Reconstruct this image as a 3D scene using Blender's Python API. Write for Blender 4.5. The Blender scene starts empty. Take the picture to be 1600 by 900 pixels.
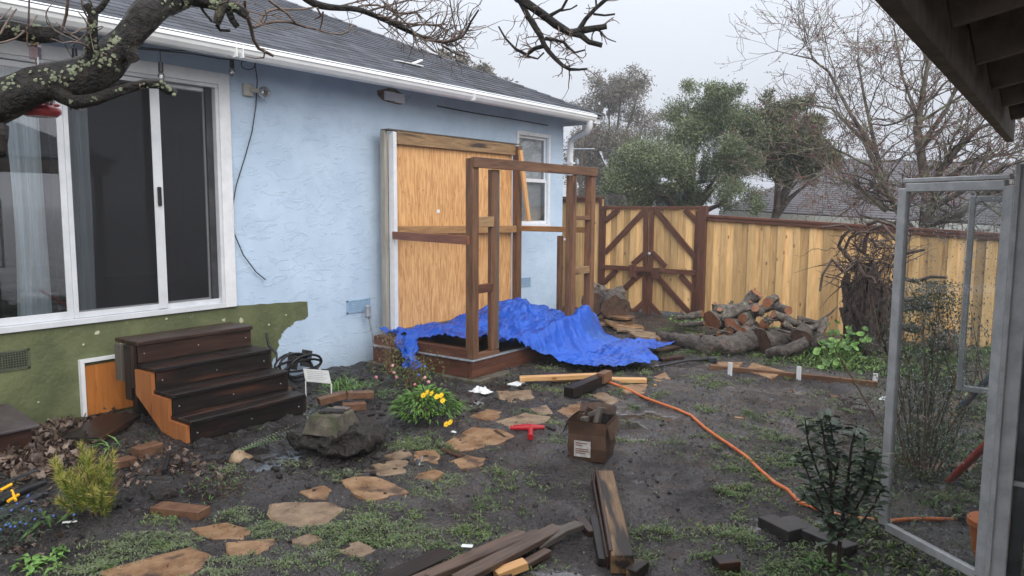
import bpy, bmesh, math, random
import numpy as np
from mathutils import Vector, Matrix, noise
R = math.radians
rnd = random.Random(7)
scene = bpy.context.scene
col = scene.collection

# ---------------------------------------------------------------- camera
H = 1.72                                   # eye height above the yard
ROT = Matrix(((0.8069271, 0.5906241, 0.0056321), (-0.0685611, 0.0841906, 0.9940882), (0.5866584, -0.8025429, 0.1084295)))
FPX = 1180.0
cam_d = bpy.data.cameras.new('camera'); cam = bpy.data.objects.new('camera', cam_d); col.objects.link(cam)
cam_d.sensor_width = 36; cam_d.lens = FPX / 1600 * 36; cam_d.clip_start = 0.05; cam_d.clip_end = 2000
cam.matrix_world = Matrix.Translation((0, 0, H)) @ ROT.transposed().to_4x4()
scene.camera = cam

# ---------------------------------------------------------------- sky, sun, exposure
SUN_E, SUN_R = R(32), R(120)
w = bpy.data.worlds.new('World'); scene.world = w; w.use_nodes = True
nt = w.node_tree; nt.nodes.clear()
out = nt.nodes.new('ShaderNodeOutputWorld'); bg = nt.nodes.new('ShaderNodeBackground')
sky = nt.nodes.new('ShaderNodeTexSky'); sky.sky_type = 'NISHITA'; sky.sun_disc = False
sky.sun_elevation = SUN_E; sky.sun_rotation = SUN_R; sky.air_density = 2; sky.dust_density = 6
tc = nt.nodes.new('ShaderNodeTexCoord'); sx = nt.nodes.new('ShaderNodeSeparateXYZ')
nt.links.new(tc.outputs['Generated'], sx.inputs[0])
mr = nt.nodes.new('ShaderNodeMapRange'); mr.inputs[1].default_value = 0.0; mr.inputs[2].default_value = 1.0
pw = nt.nodes.new('ShaderNodeMath'); pw.operation = 'POWER'; pw.inputs[1].default_value = 1.4; pw.use_clamp = True
mx0 = nt.nodes.new('ShaderNodeMath'); mx0.operation = 'MAXIMUM'; mx0.inputs[1].default_value = 0.0
nt.links.new(sx.outputs[2], mx0.inputs[0]); nt.links.new(mx0.outputs[0], pw.inputs[0]); nt.links.new(pw.outputs[0], mr.inputs[0])
# overcast: an even grey cloud sheet, brighter towards the zenith as overcast skies are
cr = nt.nodes.new('ShaderNodeMixRGB'); cr.inputs[1].default_value = (3.1, 3.3, 3.72, 1); cr.inputs[2].default_value = (9.2, 9.5, 10.2, 1)
nt.links.new(mr.outputs[0], cr.inputs[0])
ns = nt.nodes.new('ShaderNodeTexNoise'); ns.inputs['Scale'].default_value = 2.2; ns.inputs['Detail'].default_value = 4
nt.links.new(tc.outputs['Generated'], ns.inputs['Vector'])
nr = nt.nodes.new('ShaderNodeMapRange'); nr.inputs[3].default_value = 0.93; nr.inputs[4].default_value = 1.06
nt.links.new(ns.outputs[0], nr.inputs[0])
cm = nt.nodes.new('ShaderNodeMixRGB'); cm.blend_type = 'MULTIPLY'; cm.inputs[0].default_value = 1
nt.links.new(cr.outputs[0], cm.inputs[1]); nt.links.new(nr.outputs[0], cm.inputs[2])
mx = nt.nodes.new('ShaderNodeMixRGB'); mx.inputs[0].default_value = 0.93
nt.links.new(sky.outputs[0], mx.inputs[1]); nt.links.new(cm.outputs[0], mx.inputs[2])
nt.links.new(mx.outputs[0], bg.inputs[0]); bg.inputs[1].default_value = 0.1
nt.links.new(bg.outputs[0], out.inputs[0])
sd = bpy.data.lights.new('sun', 'SUN'); sd.energy = 1.5; sd.angle = R(75); sd.color = (1, 0.98, 0.95)
so = bpy.data.objects.new('sun', sd); col.objects.link(so)
sdir = Vector((math.sin(SUN_R) * math.cos(SUN_E), math.cos(SUN_R) * math.cos(SUN_E), math.sin(SUN_E)))
so.rotation_euler = sdir.to_track_quat('Z', 'Y').to_euler(); so.location = (3, -4, 8)
scene.view_settings.view_transform = 'Standard'; scene.view_settings.look = 'None'
scene.view_settings.exposure = 1.2; scene.view_settings.gamma = 1
scene.render.engine = 'CYCLES'
scene.cycles.transparent_max_bounces = 24; scene.cycles.max_bounces = 8

# ---------------------------------------------------------------- points in the yard
def ray(u, v):
    return ROT.transposed() @ Vector(((u - 800) / FPX, -(v - 450) / FPX, -1))
O = Vector((0, 0, H))
def G(u, v, z=0.0):
    d = ray(u, v); return O + d * ((z - H) / d.z)
def AX(u, v, x):
    d = ray(u, v); return O + d * (x / d.x)
def AY(u, v, y):
    d = ray(u, v); return O + d * (y / d.y)
def AD(u, v, dist):
    return O + ray(u, v).normalized() * dist

# ---------------------------------------------------------------- materials
def mat(name, c1, c2=None, scale=6, rough=.6, rough2=None, bump=.2, bdist=.01, stretch=(1, 1, 1), detail=6, c3=None, c3pos=.62,
        c3scale=None, coords='Object', rand=True, spec=.33, dist=0., lo=.35, hi=.65, hue=0., metallic=0., trans=0., bscale=None, coat=0.):
    m = bpy.data.materials.new(name); m.use_nodes = True; n = m.node_tree.nodes; L = m.node_tree.links
    b = n['Principled BSDF']; b.inputs['Metallic'].default_value = metallic
    b.inputs['Specular IOR Level'].default_value = spec; b.inputs['Coat Weight'].default_value = coat
    b.inputs['Coat Roughness'].default_value = .15
    t = n.new('ShaderNodeTexCoord'); mp = n.new('ShaderNodeMapping'); mp.inputs['Scale'].default_value = stretch
    L.new(t.outputs[coords], mp.inputs[0])
    vec = mp.outputs[0]
    oi = n.new('ShaderNodeObjectInfo')
    if rand:
        mu = n.new('ShaderNodeMath'); mu.operation = 'MULTIPLY'; mu.inputs[1].default_value = 37
        L.new(oi.outputs['Random'], mu.inputs[0])
        ad = n.new('ShaderNodeVectorMath'); ad.operation = 'ADD'; L.new(vec, ad.inputs[0]); L.new(mu.outputs[0], ad.inputs[1]); vec = ad.outputs[0]
    a = n.new('ShaderNodeTexNoise'); a.inputs['Scale'].default_value = scale; a.inputs['Detail'].default_value = detail
    a.inputs['Roughness'].default_value = .62; a.inputs['Distortion'].default_value = dist
    L.new(vec, a.inputs['Vector'])
    r = n.new('ShaderNodeValToRGB'); r.color_ramp.elements[0].position = lo; r.color_ramp.elements[1].position = hi
    r.color_ramp.elements[0].color = (*c1, 1); r.color_ramp.elements[1].color = (*(c2 or c1), 1)
    L.new(a.outputs[0], r.inputs[0]); c = r.outputs[0]
    if c3:
        s = n.new('ShaderNodeTexNoise'); s.inputs['Scale'].default_value = c3scale or scale * .35; s.inputs['Detail'].default_value = 5
        L.new(vec, s.inputs['Vector'])
        rr = n.new('ShaderNodeMapRange'); rr.inputs[1].default_value = c3pos; rr.inputs[2].default_value = c3pos + .08
        L.new(s.outputs[0], rr.inputs[0])
        q = n.new('ShaderNodeMixRGB'); q.inputs[2].default_value = (*c3, 1); L.new(rr.outputs[0], q.inputs[0]); L.new(c, q.inputs[1]); c = q.outputs[0]
    if hue:
        hm = n.new('ShaderNodeMapRange'); hm.inputs[3].default_value = 1 - hue; hm.inputs[4].default_value = 1 + hue
        ge = n.new('ShaderNodeNewGeometry'); sm_ = n.new('ShaderNodeMath'); sm_.operation = 'ADD'; fr = n.new('ShaderNodeMath'); fr.operation = 'FRACT'
        L.new(oi.outputs['Random'], sm_.inputs[0]); L.new(ge.outputs['Random Per Island'], sm_.inputs[1]); L.new(sm_.outputs[0], fr.inputs[0]); L.new(fr.outputs[0], hm.inputs[0])
        hs = n.new('ShaderNodeHueSaturation'); L.new(c, hs.inputs['Color']); L.new(hm.outputs[0], hs.inputs['Value']); c = hs.outputs[0]
    L.new(c, b.inputs['Base Color'])
    if rough2 is not None:
        rm = n.new('ShaderNodeMapRange'); rm.inputs[1].default_value = .35; rm.inputs[2].default_value = .65
        rm.inputs[3].default_value = rough; rm.inputs[4].default_value = rough2
        L.new(a.outputs[0], rm.inputs[0]); L.new(rm.outputs[0], b.inputs['Roughness'])
    else: b.inputs['Roughness'].default_value = rough
    if bump:
        h = a
        if bscale:
            h = n.new('ShaderNodeTexNoise'); h.inputs['Scale'].default_value = bscale; h.inputs['Detail'].default_value = 5; L.new(vec, h.inputs['Vector'])
        bp = n.new('ShaderNodeBump'); bp.inputs['Strength'].default_value = bump; bp.inputs['Distance'].default_value = bdist
        L.new(h.outputs[0], bp.inputs['Height']); L.new(bp.outputs[0], b.inputs['Normal'])
    if trans: b.inputs['Transmission Weight'].default_value = trans
    return m
def wood(name, c1, c2, c3=None, rough=.5, hue=.12, c3pos=.62, axis=0, bump=.5, scale=3.2, spec=.38, knots=None, kscale=2.2):
    st = [9, 9, 9]; st[axis] = 1
    m = mat(name, c1, c2, scale=scale, rough=rough, stretch=tuple(st), detail=8, c3=c3, c3pos=c3pos, c3scale=1.1, bump=bump, bdist=.004, hue=hue, dist=.7, lo=.3, hi=.7, spec=spec)
    if knots:                                  # dark knots set in the grain
        n = m.node_tree.nodes; L = m.node_tree.links; b = n['Principled BSDF']
        src = b.inputs['Base Color'].links[0].from_socket
        t = n.new('ShaderNodeTexCoord'); mp = n.new('ShaderNodeMapping'); s2 = [3.2, 3.2, 3.2]; s2[axis] = 1.5; mp.inputs['Scale'].default_value = s2
        oi = n.new('ShaderNodeObjectInfo'); mu = n.new('ShaderNodeMath'); mu.operation = 'MULTIPLY'; mu.inputs[1].default_value = 91
        L.new(oi.outputs['Random'], mu.inputs[0])
        ad = n.new('ShaderNodeVectorMath'); ad.operation = 'ADD'
        L.new(t.outputs['Object'], mp.inputs[0]); L.new(mp.outputs[0], ad.inputs[0]); L.new(mu.outputs[0], ad.inputs[1])
        v = n.new('ShaderNodeTexVoronoi'); v.inputs['Scale'].default_value = kscale; L.new(ad.outputs[0], v.inputs['Vector'])
        k = n.new('ShaderNodeMapRange'); k.inputs[1].default_value = .05; k.inputs[2].default_value = .12; k.inputs[3].default_value = .85; k.inputs[4].default_value = 0
        L.new(v.outputs['Distance'], k.inputs[0])
        q = n.new('ShaderNodeMixRGB'); q.inputs[2].default_value = (*knots, 1); L.new(k.outputs[0], q.inputs[0]); L.new(src, q.inputs[1]); L.new(q.outputs[0], b.inputs['Base Color'])
    return m
def glassmat(name, tint=(.9, .94, .95), fac=1.0, rough=.0, base=.03, dirt=0.):
    m = bpy.data.materials.new(name); m.use_nodes = True; n = m.node_tree.nodes; L = m.node_tree.links; n.clear()
    o = n.new('ShaderNodeOutputMaterial'); t = n.new('ShaderNodeBsdfTransparent'); t.inputs[0].default_value = (*tint, 1)
    g = n.new('ShaderNodeBsdfGlossy'); g.inputs[1].default_value = rough; f = n.new('ShaderNodeFresnel'); f.inputs[0].default_value = 1.5
    a = n.new('ShaderNodeMath'); a.operation = 'MULTIPLY_ADD'; a.inputs[1].default_value = fac; a.inputs[2].default_value = base
    L.new(f.outputs[0], a.inputs[0]); x = n.new('ShaderNodeMixShader')
    L.new(a.outputs[0], x.inputs[0]); L.new(t.outputs[0], x.inputs[1]); L.new(g.outputs[0], x.inputs[2])
    last = x
    if dirt:
        d = n.new('ShaderNodeBsdfDiffuse'); d.inputs[0].default_value = (.45, .48, .5, 1)
        tcn = n.new('ShaderNodeTexCoord'); mp = n.new('ShaderNodeMapping'); mp.inputs['Scale'].default_value = (30, 30, 1.5)
        L.new(tcn.outputs['Object'], mp.inputs[0]); nn = n.new('ShaderNodeTexNoise'); nn.inputs['Scale'].default_value = 3; nn.inputs['Detail'].default_value = 5
        L.new(mp.outputs[0], nn.inputs['Vector']); r = n.new('ShaderNodeMapRange'); r.inputs[1].default_value = .5; r.inputs[2].default_value = .8; r.inputs[4].default_value = dirt; r.inputs[3].default_value = dirt * .25
        L.new(nn.outputs[0], r.inputs[0]); y = n.new('ShaderNodeMixShader'); L.new(r.outputs[0], y.inputs[0]); L.new(x.outputs[0], y.inputs[1]); L.new(d.outputs[0], y.inputs[2]); last = y
    L.new(last.outputs[0], o.inputs[0]); return m

MT = {}
MT['trim_white'] = mat('white_paint', (.62, .63, .65), (.72, .73, .75), scale=9, rough=.45, bump=.12)
MT['gutter_white'] = mat('gutter_white', (.76, .78, .78), (.84, .85, .86), scale=4, rough=.35, bump=.04)
MT['wet_dark'] = wood('wet_dark_wood', (.004, .003, .003), (.019, .012, .010), c3=(.05, .02, .011), c3pos=.58, rough=.36, spec=.28)
MT['wet_brown'] = wood('wet_brown_wood', (.014, .007, .005), (.052, .024, .015), c3=(.009, .005, .004), c3pos=.6, rough=.36, spec=.35)
MT['red_brown'] = wood('red_brown_wood', (.05, .019, .012), (.15, .058, .032), c3=(.03, .014, .01), c3pos=.66, rough=.5)
MT['frame_brown'] = wood('frame_brown_wood', (.07, .034, .019), (.21, .105, .054), c3=(.045, .022, .015), c3pos=.62, rough=.5)
MT['grey_wood'] = wood('weathered_grey_wood', (.05, .04, .035), (.13, .11, .09), rough=.6)
MT['stained'] = wood('stained_beam', (.06, .033, .017), (.21, .125, .06), c3=(.018, .012, .009), c3pos=.5, rough=.55)
MT['cedar'] = wood('cedar_board', (.40, .22, .085), (.60, .37, .165), c3=(.34, .17, .06), c3pos=.62, rough=.6, hue=.2, axis=2, bump=.35, knots=(.14, .05, .02))
MT['fresh'] = wood('fresh_lumber', (.48, .24, .09), (.66, .40, .18), rough=.5, hue=.1, knots=(.2, .08, .03))
MT['orange_wood'] = wood('orange_wet_wood', (.24, .065, .014), (.42, .14, .035), c3=(.14, .04, .012), c3pos=.66, rough=.35)
MT['plywood'] = wood('plywood', (.38, .165, .055), (.84, .50, .215), c3=(.50, .24, .085), c3pos=.60, rough=.6, hue=.03, axis=2, scale=4.6, knots=(.22, .085, .03), bump=.2, kscale=4.2)
MT['alu'] = mat('aluminium_frame', (.33, .33, .33), (.46, .46, .46), scale=14, rough=.5, bump=.08, metallic=.2)
MT['alu_light'] = mat('door_aluminium', (.50, .52, .55), (.60, .62, .65), scale=5, rough=.4, bump=.03)
MT['blackp'] = mat('black_rubber', (.008, .008, .009), (.016, .016, .018), rough=.3, bump=.05)
MT['dark_metal'] = mat('dark_metal', (.02, .022, .025), (.05, .05, .055), rough=.4, spec=.3)
MT['galv'] = mat('galvanised_metal', (.28, .30, .33), (.42, .44, .47), scale=20, rough=.45, metallic=.5)
MT['blue_vent'] = mat('painted_grille', (.22, .34, .48), (.30, .42, .56), scale=20, rough=.6)
MT['green_vent'] = mat('green_grille', (.05, .06, .04), (.09, .10, .06), scale=20, rough=.7)
MT['leaf_dark'] = mat('dark_leaf', (.012, .026, .014), (.035, .06, .03), scale=30, rough=.3, bump=0, coords='Object')
MT['leaf_mid'] = mat('mid_leaf', (.035, .085, .02), (.09, .17, .035), scale=20, rough=.45, bump=0)
MT['leaf_bright'] = mat('bright_leaf', (.08, .18, .035), (.17, .30, .07), scale=20, rough=.4, bump=0)
MT['leaf_olive'] = mat('olive_leaf', (.06, .075, .02), (.16, .17, .05), scale=12, rough=.5, bump=0)
MT['leaf_grey'] = mat('grey_green_leaf', (.075, .10, .06), (.17, .20, .12), scale=16, rough=.55, bump=0)
MT['dry'] = mat('dry_stem', (.10, .06, .035), (.22, .14, .08), scale=20, rough=.7, bump=0)
MT['dead_leaf'] = mat('dead_leaf', (.022, .014, .011), (.10, .062, .045), scale=25, rough=.45, bump=0)
MT['bark'] = mat('wet_bark', (.006, .005, .004), (.034, .028, .022), scale=34, rough=.5, bump=1, bdist=.035, detail=10, c3=(.10, .095, .06), c3pos=.62, c3scale=9)
MT['lichen'] = mat('lichen', (.11, .135, .085), (.24, .26, .17), scale=60, rough=.8, bump=.6)
MT['twig'] = mat('grey_twig', (.07, .05, .04), (.19, .14, .115), scale=30, rough=.6, bump=.3)
MT['log'] = mat('log_bark', (.035, .027, .022), (.17, .145, .12), scale=16, rough=.65, bump=1, bdist=.03, detail=9, c3=(.24, .24, .17), c3pos=.62, c3scale=13, stretch=(1, 1, 1))
MT['logend'] = mat('cut_end_wood', (.17, .062, .03), (.33, .145, .075), scale=18, rough=.5, bump=.4)
MT['stone'] = mat('flagstone', (.16, .08, .036), (.30, .185, .10), scale=7, rough=.25, rough2=.5, bump=1, bdist=.02, c3=(.075, .045, .03), c3pos=.57, c3scale=6, detail=9)
MT['stone_grey'] = mat('flagstone_grey', (.14, .09, .055), (.27, .19, .12), scale=9, rough=.25, rough2=.5, bump=1, bdist=.02, c3=(.075, .05, .034), c3pos=.58, c3scale=4, detail=9)
MT['brick'] = mat('wet_brick', (.085, .042, .025), (.165, .085, .047), scale=14, rough=.5, bump=.5, c3=(.05, .03, .02), c3pos=.62, c3scale=7)
MT['soil'] = mat('soil_clod', (.007, .0055, .005), (.045, .036, .031), scale=38, spec=.3, rough=.5, bump=1, bdist=.03, detail=9)
MT['concrete'] = mat('mossy_concrete', (.04, .034, .026), (.13, .115, .085), scale=12, rough=.7, bump=.7, c3=(.05, .055, .025), c3pos=.55, c3scale=5)
MT['paper'] = mat('white_plastic', (.62, .63, .63), (.75, .76, .76), scale=9, rough=.45, bump=.3)
MT['red'] = mat('red_plastic', (.36, .012, .02), (.45, .02, .03), rough=.3, bump=.05)
MT['orange'] = mat('orange_hose_rubber', (.50, .12, .035), (.62, .19, .07), scale=10, rough=.35, bump=.1)
MT['pot'] = mat('orange_pot', (.5, .12, .02), (.6, .17, .03), rough=.4)
MT['yellow'] = mat('yellow_plastic', (.75, .36, .01), (.85, .45, .02), rough=.4, bump=0)
MT['yellowflower'] = mat('yellow_petal', (.8, .45, .01), (.9, .62, .03), rough=.5, bump=0)
MT['pink'] = mat('pink_petal', (.55, .22, .24), (.7, .4, .4), rough=.5, bump=0)
MT['blueflower'] = mat('blue_petal', (.06, .10, .36), (.12, .18, .5), rough=.5, bump=0)
MT['card'] = mat('wet_cardboard', (.040, .021, .014), (.105, .058, .035), scale=6, rough=.5, bump=.4, c3=(.04, .02, .013), c3pos=.58)
MT['curtain'] = mat('white_curtain', (.62, .68, .74), (.74, .80, .86), scale=3, rough=.9, bump=0)
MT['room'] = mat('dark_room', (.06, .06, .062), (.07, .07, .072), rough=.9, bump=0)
MT['amber'] = wood('amber_wood', (.20, .10, .04), (.40, .23, .10), c3=(.12, .06, .025), rough=.5)
MT['reddish'] = wood('reddish_rail', (.13, .045, .025), (.27, .105, .055), c3=(.08, .03, .018), rough=.45)
MT['stained_light'] = wood('stained_header', (.14, .08, .035), (.36, .23, .115), c3=(.045, .028, .018), c3pos=.57, rough=.55)
MT['deck_wood'] = wood('old_deck_board', (.04, .024, .017), (.14, .092, .068), c3=(.02, .013, .01), c3pos=.6, rough=.35)
MT['paver'] = mat('dark_paver', (.02, .018, .018), (.05, .045, .043), scale=14, rough=.35, bump=.3)
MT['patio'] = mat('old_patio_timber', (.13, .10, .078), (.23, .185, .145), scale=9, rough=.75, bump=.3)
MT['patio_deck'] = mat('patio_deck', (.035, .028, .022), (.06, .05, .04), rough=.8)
MT['nroof'] = mat('neighbour_shingle', (.06, .053, .06), (.115, .105, .112), scale=26, rough=.6, bump=.3, stretch=(1, 3, 1))
MT['nwall'] = mat('neighbour_wall', (.32, .42, .48), (.4, .5, .56), rough=.7)
MT['shingle'] = mat('asphalt_shingle', (.026, .029, .037), (.058, .063, .078), scale=60, rough=.6, rough2=.8, bump=.5, hue=.5)
MT['interior_blind'] = mat('window_blind', (.74, .75, .76), (.82, .83, .84), rough=.6, bump=0)
MT['feeder'] = mat('feeder_red', (.42, .04, .05), (.5, .08, .08), rough=.25, bump=0)
MT['glass_pink'] = glassmat('feeder_glass', (.95, .8, .8), 1, 0, .08)
MT['glass'] = glassmat('window_glass', (.82, .86, .88), 1.8, 0, .17)
MT['glass_dark'] = glassmat('dark_glass', (.8, .84, .86), 1.0, 0, .03)
MT['ghglass'] = glassmat('wet_glass', (.90, .92, .92), 1.0, 0.02, .02, dirt=.10)
MT['drop'] = glassmat('water_drop', (.75, .78, .8), 1.5, 0, .25)
MT['bulb'] = glassmat('bulb_glass', (.9, .92, .92), 1.5, 0, .15)

def screenmat():
    m = bpy.data.materials.new('insect_screen'); m.use_nodes = True; n = m.node_tree.nodes; L = m.node_tree.links; n.clear()
    o = n.new('ShaderNodeOutputMaterial'); t = n.new('ShaderNodeBsdfTransparent'); d = n.new('ShaderNodeBsdfDiffuse'); d.inputs[0].default_value = (.03, .03, .034, 1)
    x = n.new('ShaderNodeMixShader'); x.inputs[0].default_value = .5
    L.new(t.outputs[0], x.inputs[1]); L.new(d.outputs[0], x.inputs[2]); L.new(x.outputs[0], o.inputs[0]); return m
MT['screen'] = screenmat()

def stucco():
    m = mat('blue_stucco', (.40, .51, .645), (.48, .595, .73), scale=2.2, rough=.75, bump=0, rand=False, detail=5)
    n = m.node_tree.nodes; L = m.node_tree.links; b = n['Principled BSDF']
    t = n.new('ShaderNodeTexCoord')
    mp = n.new('ShaderNodeMapping'); mp.inputs['Scale'].default_value = (1, 1, 2.2); L.new(t.outputs['Object'], mp.inputs[0])
    a = n.new('ShaderNodeTexNoise'); a.inputs['Scale'].default_value = 4.5; a.inputs['Detail'].default_value = 4; a.inputs['Distortion'].default_value = 1.6; L.new(mp.outputs[0], a.inputs[0])
    # skip-trowel ridges
    r = n.new('ShaderNodeValToRGB'); e = r.color_ramp.elements; e[0].position = .55; e[0].color = (0, 0, 0, 1); e[1].position = .60; e[1].color = (.5, .5, .5, 1)
    r.color_ramp.elements.new(.607).color = (.0, .0, .0, 1); L.new(a.outputs[0], r.inputs[0])
    f = n.new('ShaderNodeTexNoise'); f.inputs['Scale'].default_value = 45; f.inputs['Detail'].default_value = 6; L.new(t.outputs['Object'], f.inputs[0])
    ad = n.new('ShaderNodeMath'); ad.operation = 'MULTIPLY_ADD'; ad.inputs[1].default_value = .22
    L.new(f.outputs[0], ad.inputs[0]); L.new(r.outputs[0], ad.inputs[2])
    bp = n.new('ShaderNodeBump'); bp.inputs['Strength'].default_value = .6; bp.inputs['Distance'].default_value = .009
    L.new(ad.outputs[0], bp.inputs['Height']); L.new(bp.outputs[0], b.inputs['Normal'])
    # damp and soil splash near the ground
    sp = n.new('ShaderNodeSeparateXYZ'); L.new(t.outputs['Object'], sp.inputs[0])
    zr = n.new('ShaderNodeMapRange'); zr.inputs[1].default_value = .0; zr.inputs[2].default_value = .45; zr.inputs[3].default_value = .75; zr.inputs[4].default_value = 0
    L.new(sp.outputs[2], zr.inputs[0]); g = n.new('ShaderNodeTexNoise'); g.inputs['Scale'].default_value = 9; g.inputs['Detail'].default_value = 8; L.new(t.outputs['Object'], g.inputs[0])
    mu = n.new('ShaderNodeMath'); mu.operation = 'MULTIPLY'; L.new(zr.outputs[0], mu.inputs[0]); L.new(g.outputs[0], mu.inputs[1])
    q = n.new('ShaderNodeMixRGB'); q.inputs[2].default_value = (.17, .19, .20, 1); L.new(mu.outputs[0], q.inputs[0])
    src = b.inputs['Base Color'].links[0].from_socket; L.new(src, q.inputs[1]); L.new(q.outputs[0], b.inputs['Base Color'])
    return m
MT['stucco'] = stucco()
MT['green_paint'] = mat('green_paint', (.078, .092, .042), (.135, .15, .07), scale=3, rough=.6, bump=.8, bscale=30, bdist=.008, c3=(.34, .33, .20), c3pos=.69, c3scale=14, rand=False)

# ---------------------------------------------------------------- building blocks
BASE = {}
def tag(o, label=None, cat=None, group=None, kind=None):
    if label: o['label'] = label
    if cat: o['category'] = cat
    if group: o['group'] = group
    if kind: o['kind'] = kind
    return o
def thing(name, label, cat, loc, group=None, kind=None):
    o = bpy.data.objects.new(name, None); col.objects.link(o); o.location = loc; o.empty_display_size = .1
    BASE[o] = Vector(loc); return tag(o, label, cat, group, kind)
def link(name, me, m, parent=None, base=(0, 0, 0), rot=None):
    o = bpy.data.objects.new(name, me); col.objects.link(o)
    if m is not None and not me.materials:
        for x in (m if isinstance(m, (list, tuple)) else [m]): me.materials.append(x)
    base = Vector(base); BASE[o] = base
    pb = BASE[parent] if parent else Vector((0, 0, 0))
    if parent: o.parent = parent
    mw = Matrix.Translation(base - pb)
    if rot is not None: mw = mw @ rot.to_4x4()
    o.matrix_local = mw
    return o
class MB:
    def __init__(s): s.v = []; s.f = []; s.mi = []; s.sm = []
    def add(s, vs, fs, mi=0, smooth=False):
        k = len(s.v); s.v.extend([tuple(v) for v in vs]); s.f.extend([tuple(i + k for i in f) for f in fs]); s.mi.extend([mi] * len(fs)); s.sm.extend([smooth] * len(fs)); return s
    def bx(s, x0, x1, y0, y1, z0, z1, mi=0):
        vs = [(x, y, z) for x in (x0, x1) for y in (y0, y1) for z in (z0, z1)]
        return s.add(vs, [(0, 1, 3, 2), (4, 6, 7, 5), (0, 4, 5, 1), (2, 3, 7, 6), (0, 2, 6, 4), (1, 5, 7, 3)], mi)
    def box(s, c, size, rot=None, mi=0):
        c = Vector(c); vs = []
        for x in (-.5, .5):
            for y in (-.5, .5):
                for z in (-.5, .5):
                    p = Vector((x * size[0], y * size[1], z * size[2])); p = rot @ p if rot is not None else p; vs.append(c + p)
        return s.add(vs, [(0, 1, 3, 2), (4, 6, 7, 5), (0, 4, 5, 1), (2, 3, 7, 6), (0, 2, 6, 4), (1, 5, 7, 3)], mi)
    def tube(s, pts, rad, n=6, mi=0, cap=True, jitter=0., smooth=True, capmi=None):
        pts = [Vector(p) for p in pts]
        if not isinstance(rad, (list, tuple)): rad = [rad] * len(pts)
        k = len(pts); ref = None; vs = []
        for i, p in enumerate(pts):
            d = (pts[min(i + 1, k - 1)] - pts[max(i - 1, 0)])
            d = d.normalized() if d.length > 1e-9 else Vector((0, 0, 1))
            if ref is None:
                ref = Vector((0, 0, 1)) if abs(d.z) < .9 else Vector((1, 0, 0))
            a = (ref - d * ref.dot(d)).normalized(); ref = a; b = d.cross(a)
            for j in range(n):
                t = 2 * math.pi * j / n; rr = rad[i]
                if jitter: rr *= 1 + jitter * (noise.noise(p * 9 + Vector((math.cos(t), math.sin(t), 0)) * 1.3) * 1.6)
                vs.append(p + a * (math.cos(t) * rr) + b * (math.sin(t) * rr))
        fs = [(i * n + j, i * n + (j + 1) % n, (i + 1) * n + (j + 1) % n, (i + 1) * n + j) for i in range(k - 1) for j in range(n)]
        s.add(vs, fs, mi, smooth)
        if cap:
            s.add([vs[j] for j in range(n)], [tuple(range(n - 1, -1, -1))], capmi if capmi is not None else mi)
            s.add([vs[(k - 1) * n + j] for j in range(n)], [tuple(range(n))], capmi if capmi is not None else mi)
        return s
    def prism(s, poly, z0, z1, mi=0):
        n = len(poly); vs = [(p[0], p[1], z0) for p in poly] + [(p[0], p[1], z1) for p in poly]
        return s.add(vs, [tuple(range(n - 1, -1, -1)), tuple(range(n, 2 * n))] + [(i, (i + 1) % n, n + (i + 1) % n, n + i) for i in range(n)], mi)
    def leaf(s, p, d, L, W, up=None, mi=0, fold=.25, droop=.3):
        d = d.normalized(); up = up or Vector((rnd.uniform(-.3, .3), rnd.uniform(-.3, .3), 1))
        a = d.cross(up); a = a.normalized() if a.length > 1e-6 else Vector((1, 0, 0)); nn = a.cross(d)
        m = p + d * L * .5; e = p + d * L - nn * L * droop
        s.add([p, m + a * W * .5 + nn * W * fold, e, m - a * W * .5 + nn * W * fold, m], [(0, 1, 4), (1, 2, 4), (2, 3, 4), (3, 0, 4)], mi, False)
    def oval(s, p, d, L, W, mi=0, fold=.12, droop=.15):
        d = d.normalized(); a = d.cross(Vector((rnd.uniform(-.5, .5), rnd.uniform(-.5, .5), 1))).normalized(); nn = a.cross(d)
        P = [p + d * L * t - nn * L * droop * t * t for t in (0, .3, .7, 1)]
        s.add([P[0], P[1] + a * W * .42 + nn * W * fold, P[2] + a * W * .5 + nn * W * fold, P[3], P[2] - a * W * .5 + nn * W * fold, P[1] - a * W * .42 + nn * W * fold, P[1], P[2]],
              [(0, 6, 1), (6, 7, 2, 1), (7, 3, 2), (0, 5, 6), (5, 4, 7, 6), (4, 3, 7)], mi)
    def ball(s, c, r, n=8, m=6, mi=0, sc=(1, 1, 1), jit=0.):
        c = Vector(c); vs = [c + Vector((0, 0, r * sc[2]))]
        for i in range(1, m):
            ph = math.pi * i / m
            for j in range(n):
                t = 2 * math.pi * j / n; q = Vector((math.sin(ph) * math.cos(t), math.sin(ph) * math.sin(t), math.cos(ph)))
                k = 1 + (jit * noise.noise((c + q * r) * 2.2 / max(r, .01) * .5) if jit else 0)
                vs.append(c + Vector((q.x * r * sc[0], q.y * r * sc[1], q.z * r * sc[2])) * k)
        vs.append(c - Vector((0, 0, r * sc[2]))); fs = [(0, 1 + j, 1 + (j + 1) % n) for j in range(n)]
        for i in range(m - 2):
            for j in range(n): fs.append((1 + i * n + j, 1 + (i + 1) * n + j, 1 + (i + 1) * n + (j + 1) % n, 1 + i * n + (j + 1) % n))
        l = len(vs) - 1; k = 1 + (m - 2) * n
        fs += [(l, k + (j + 1) % n, k + j) for j in range(n)]
        return s.add(vs, fs, mi, True)
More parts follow.
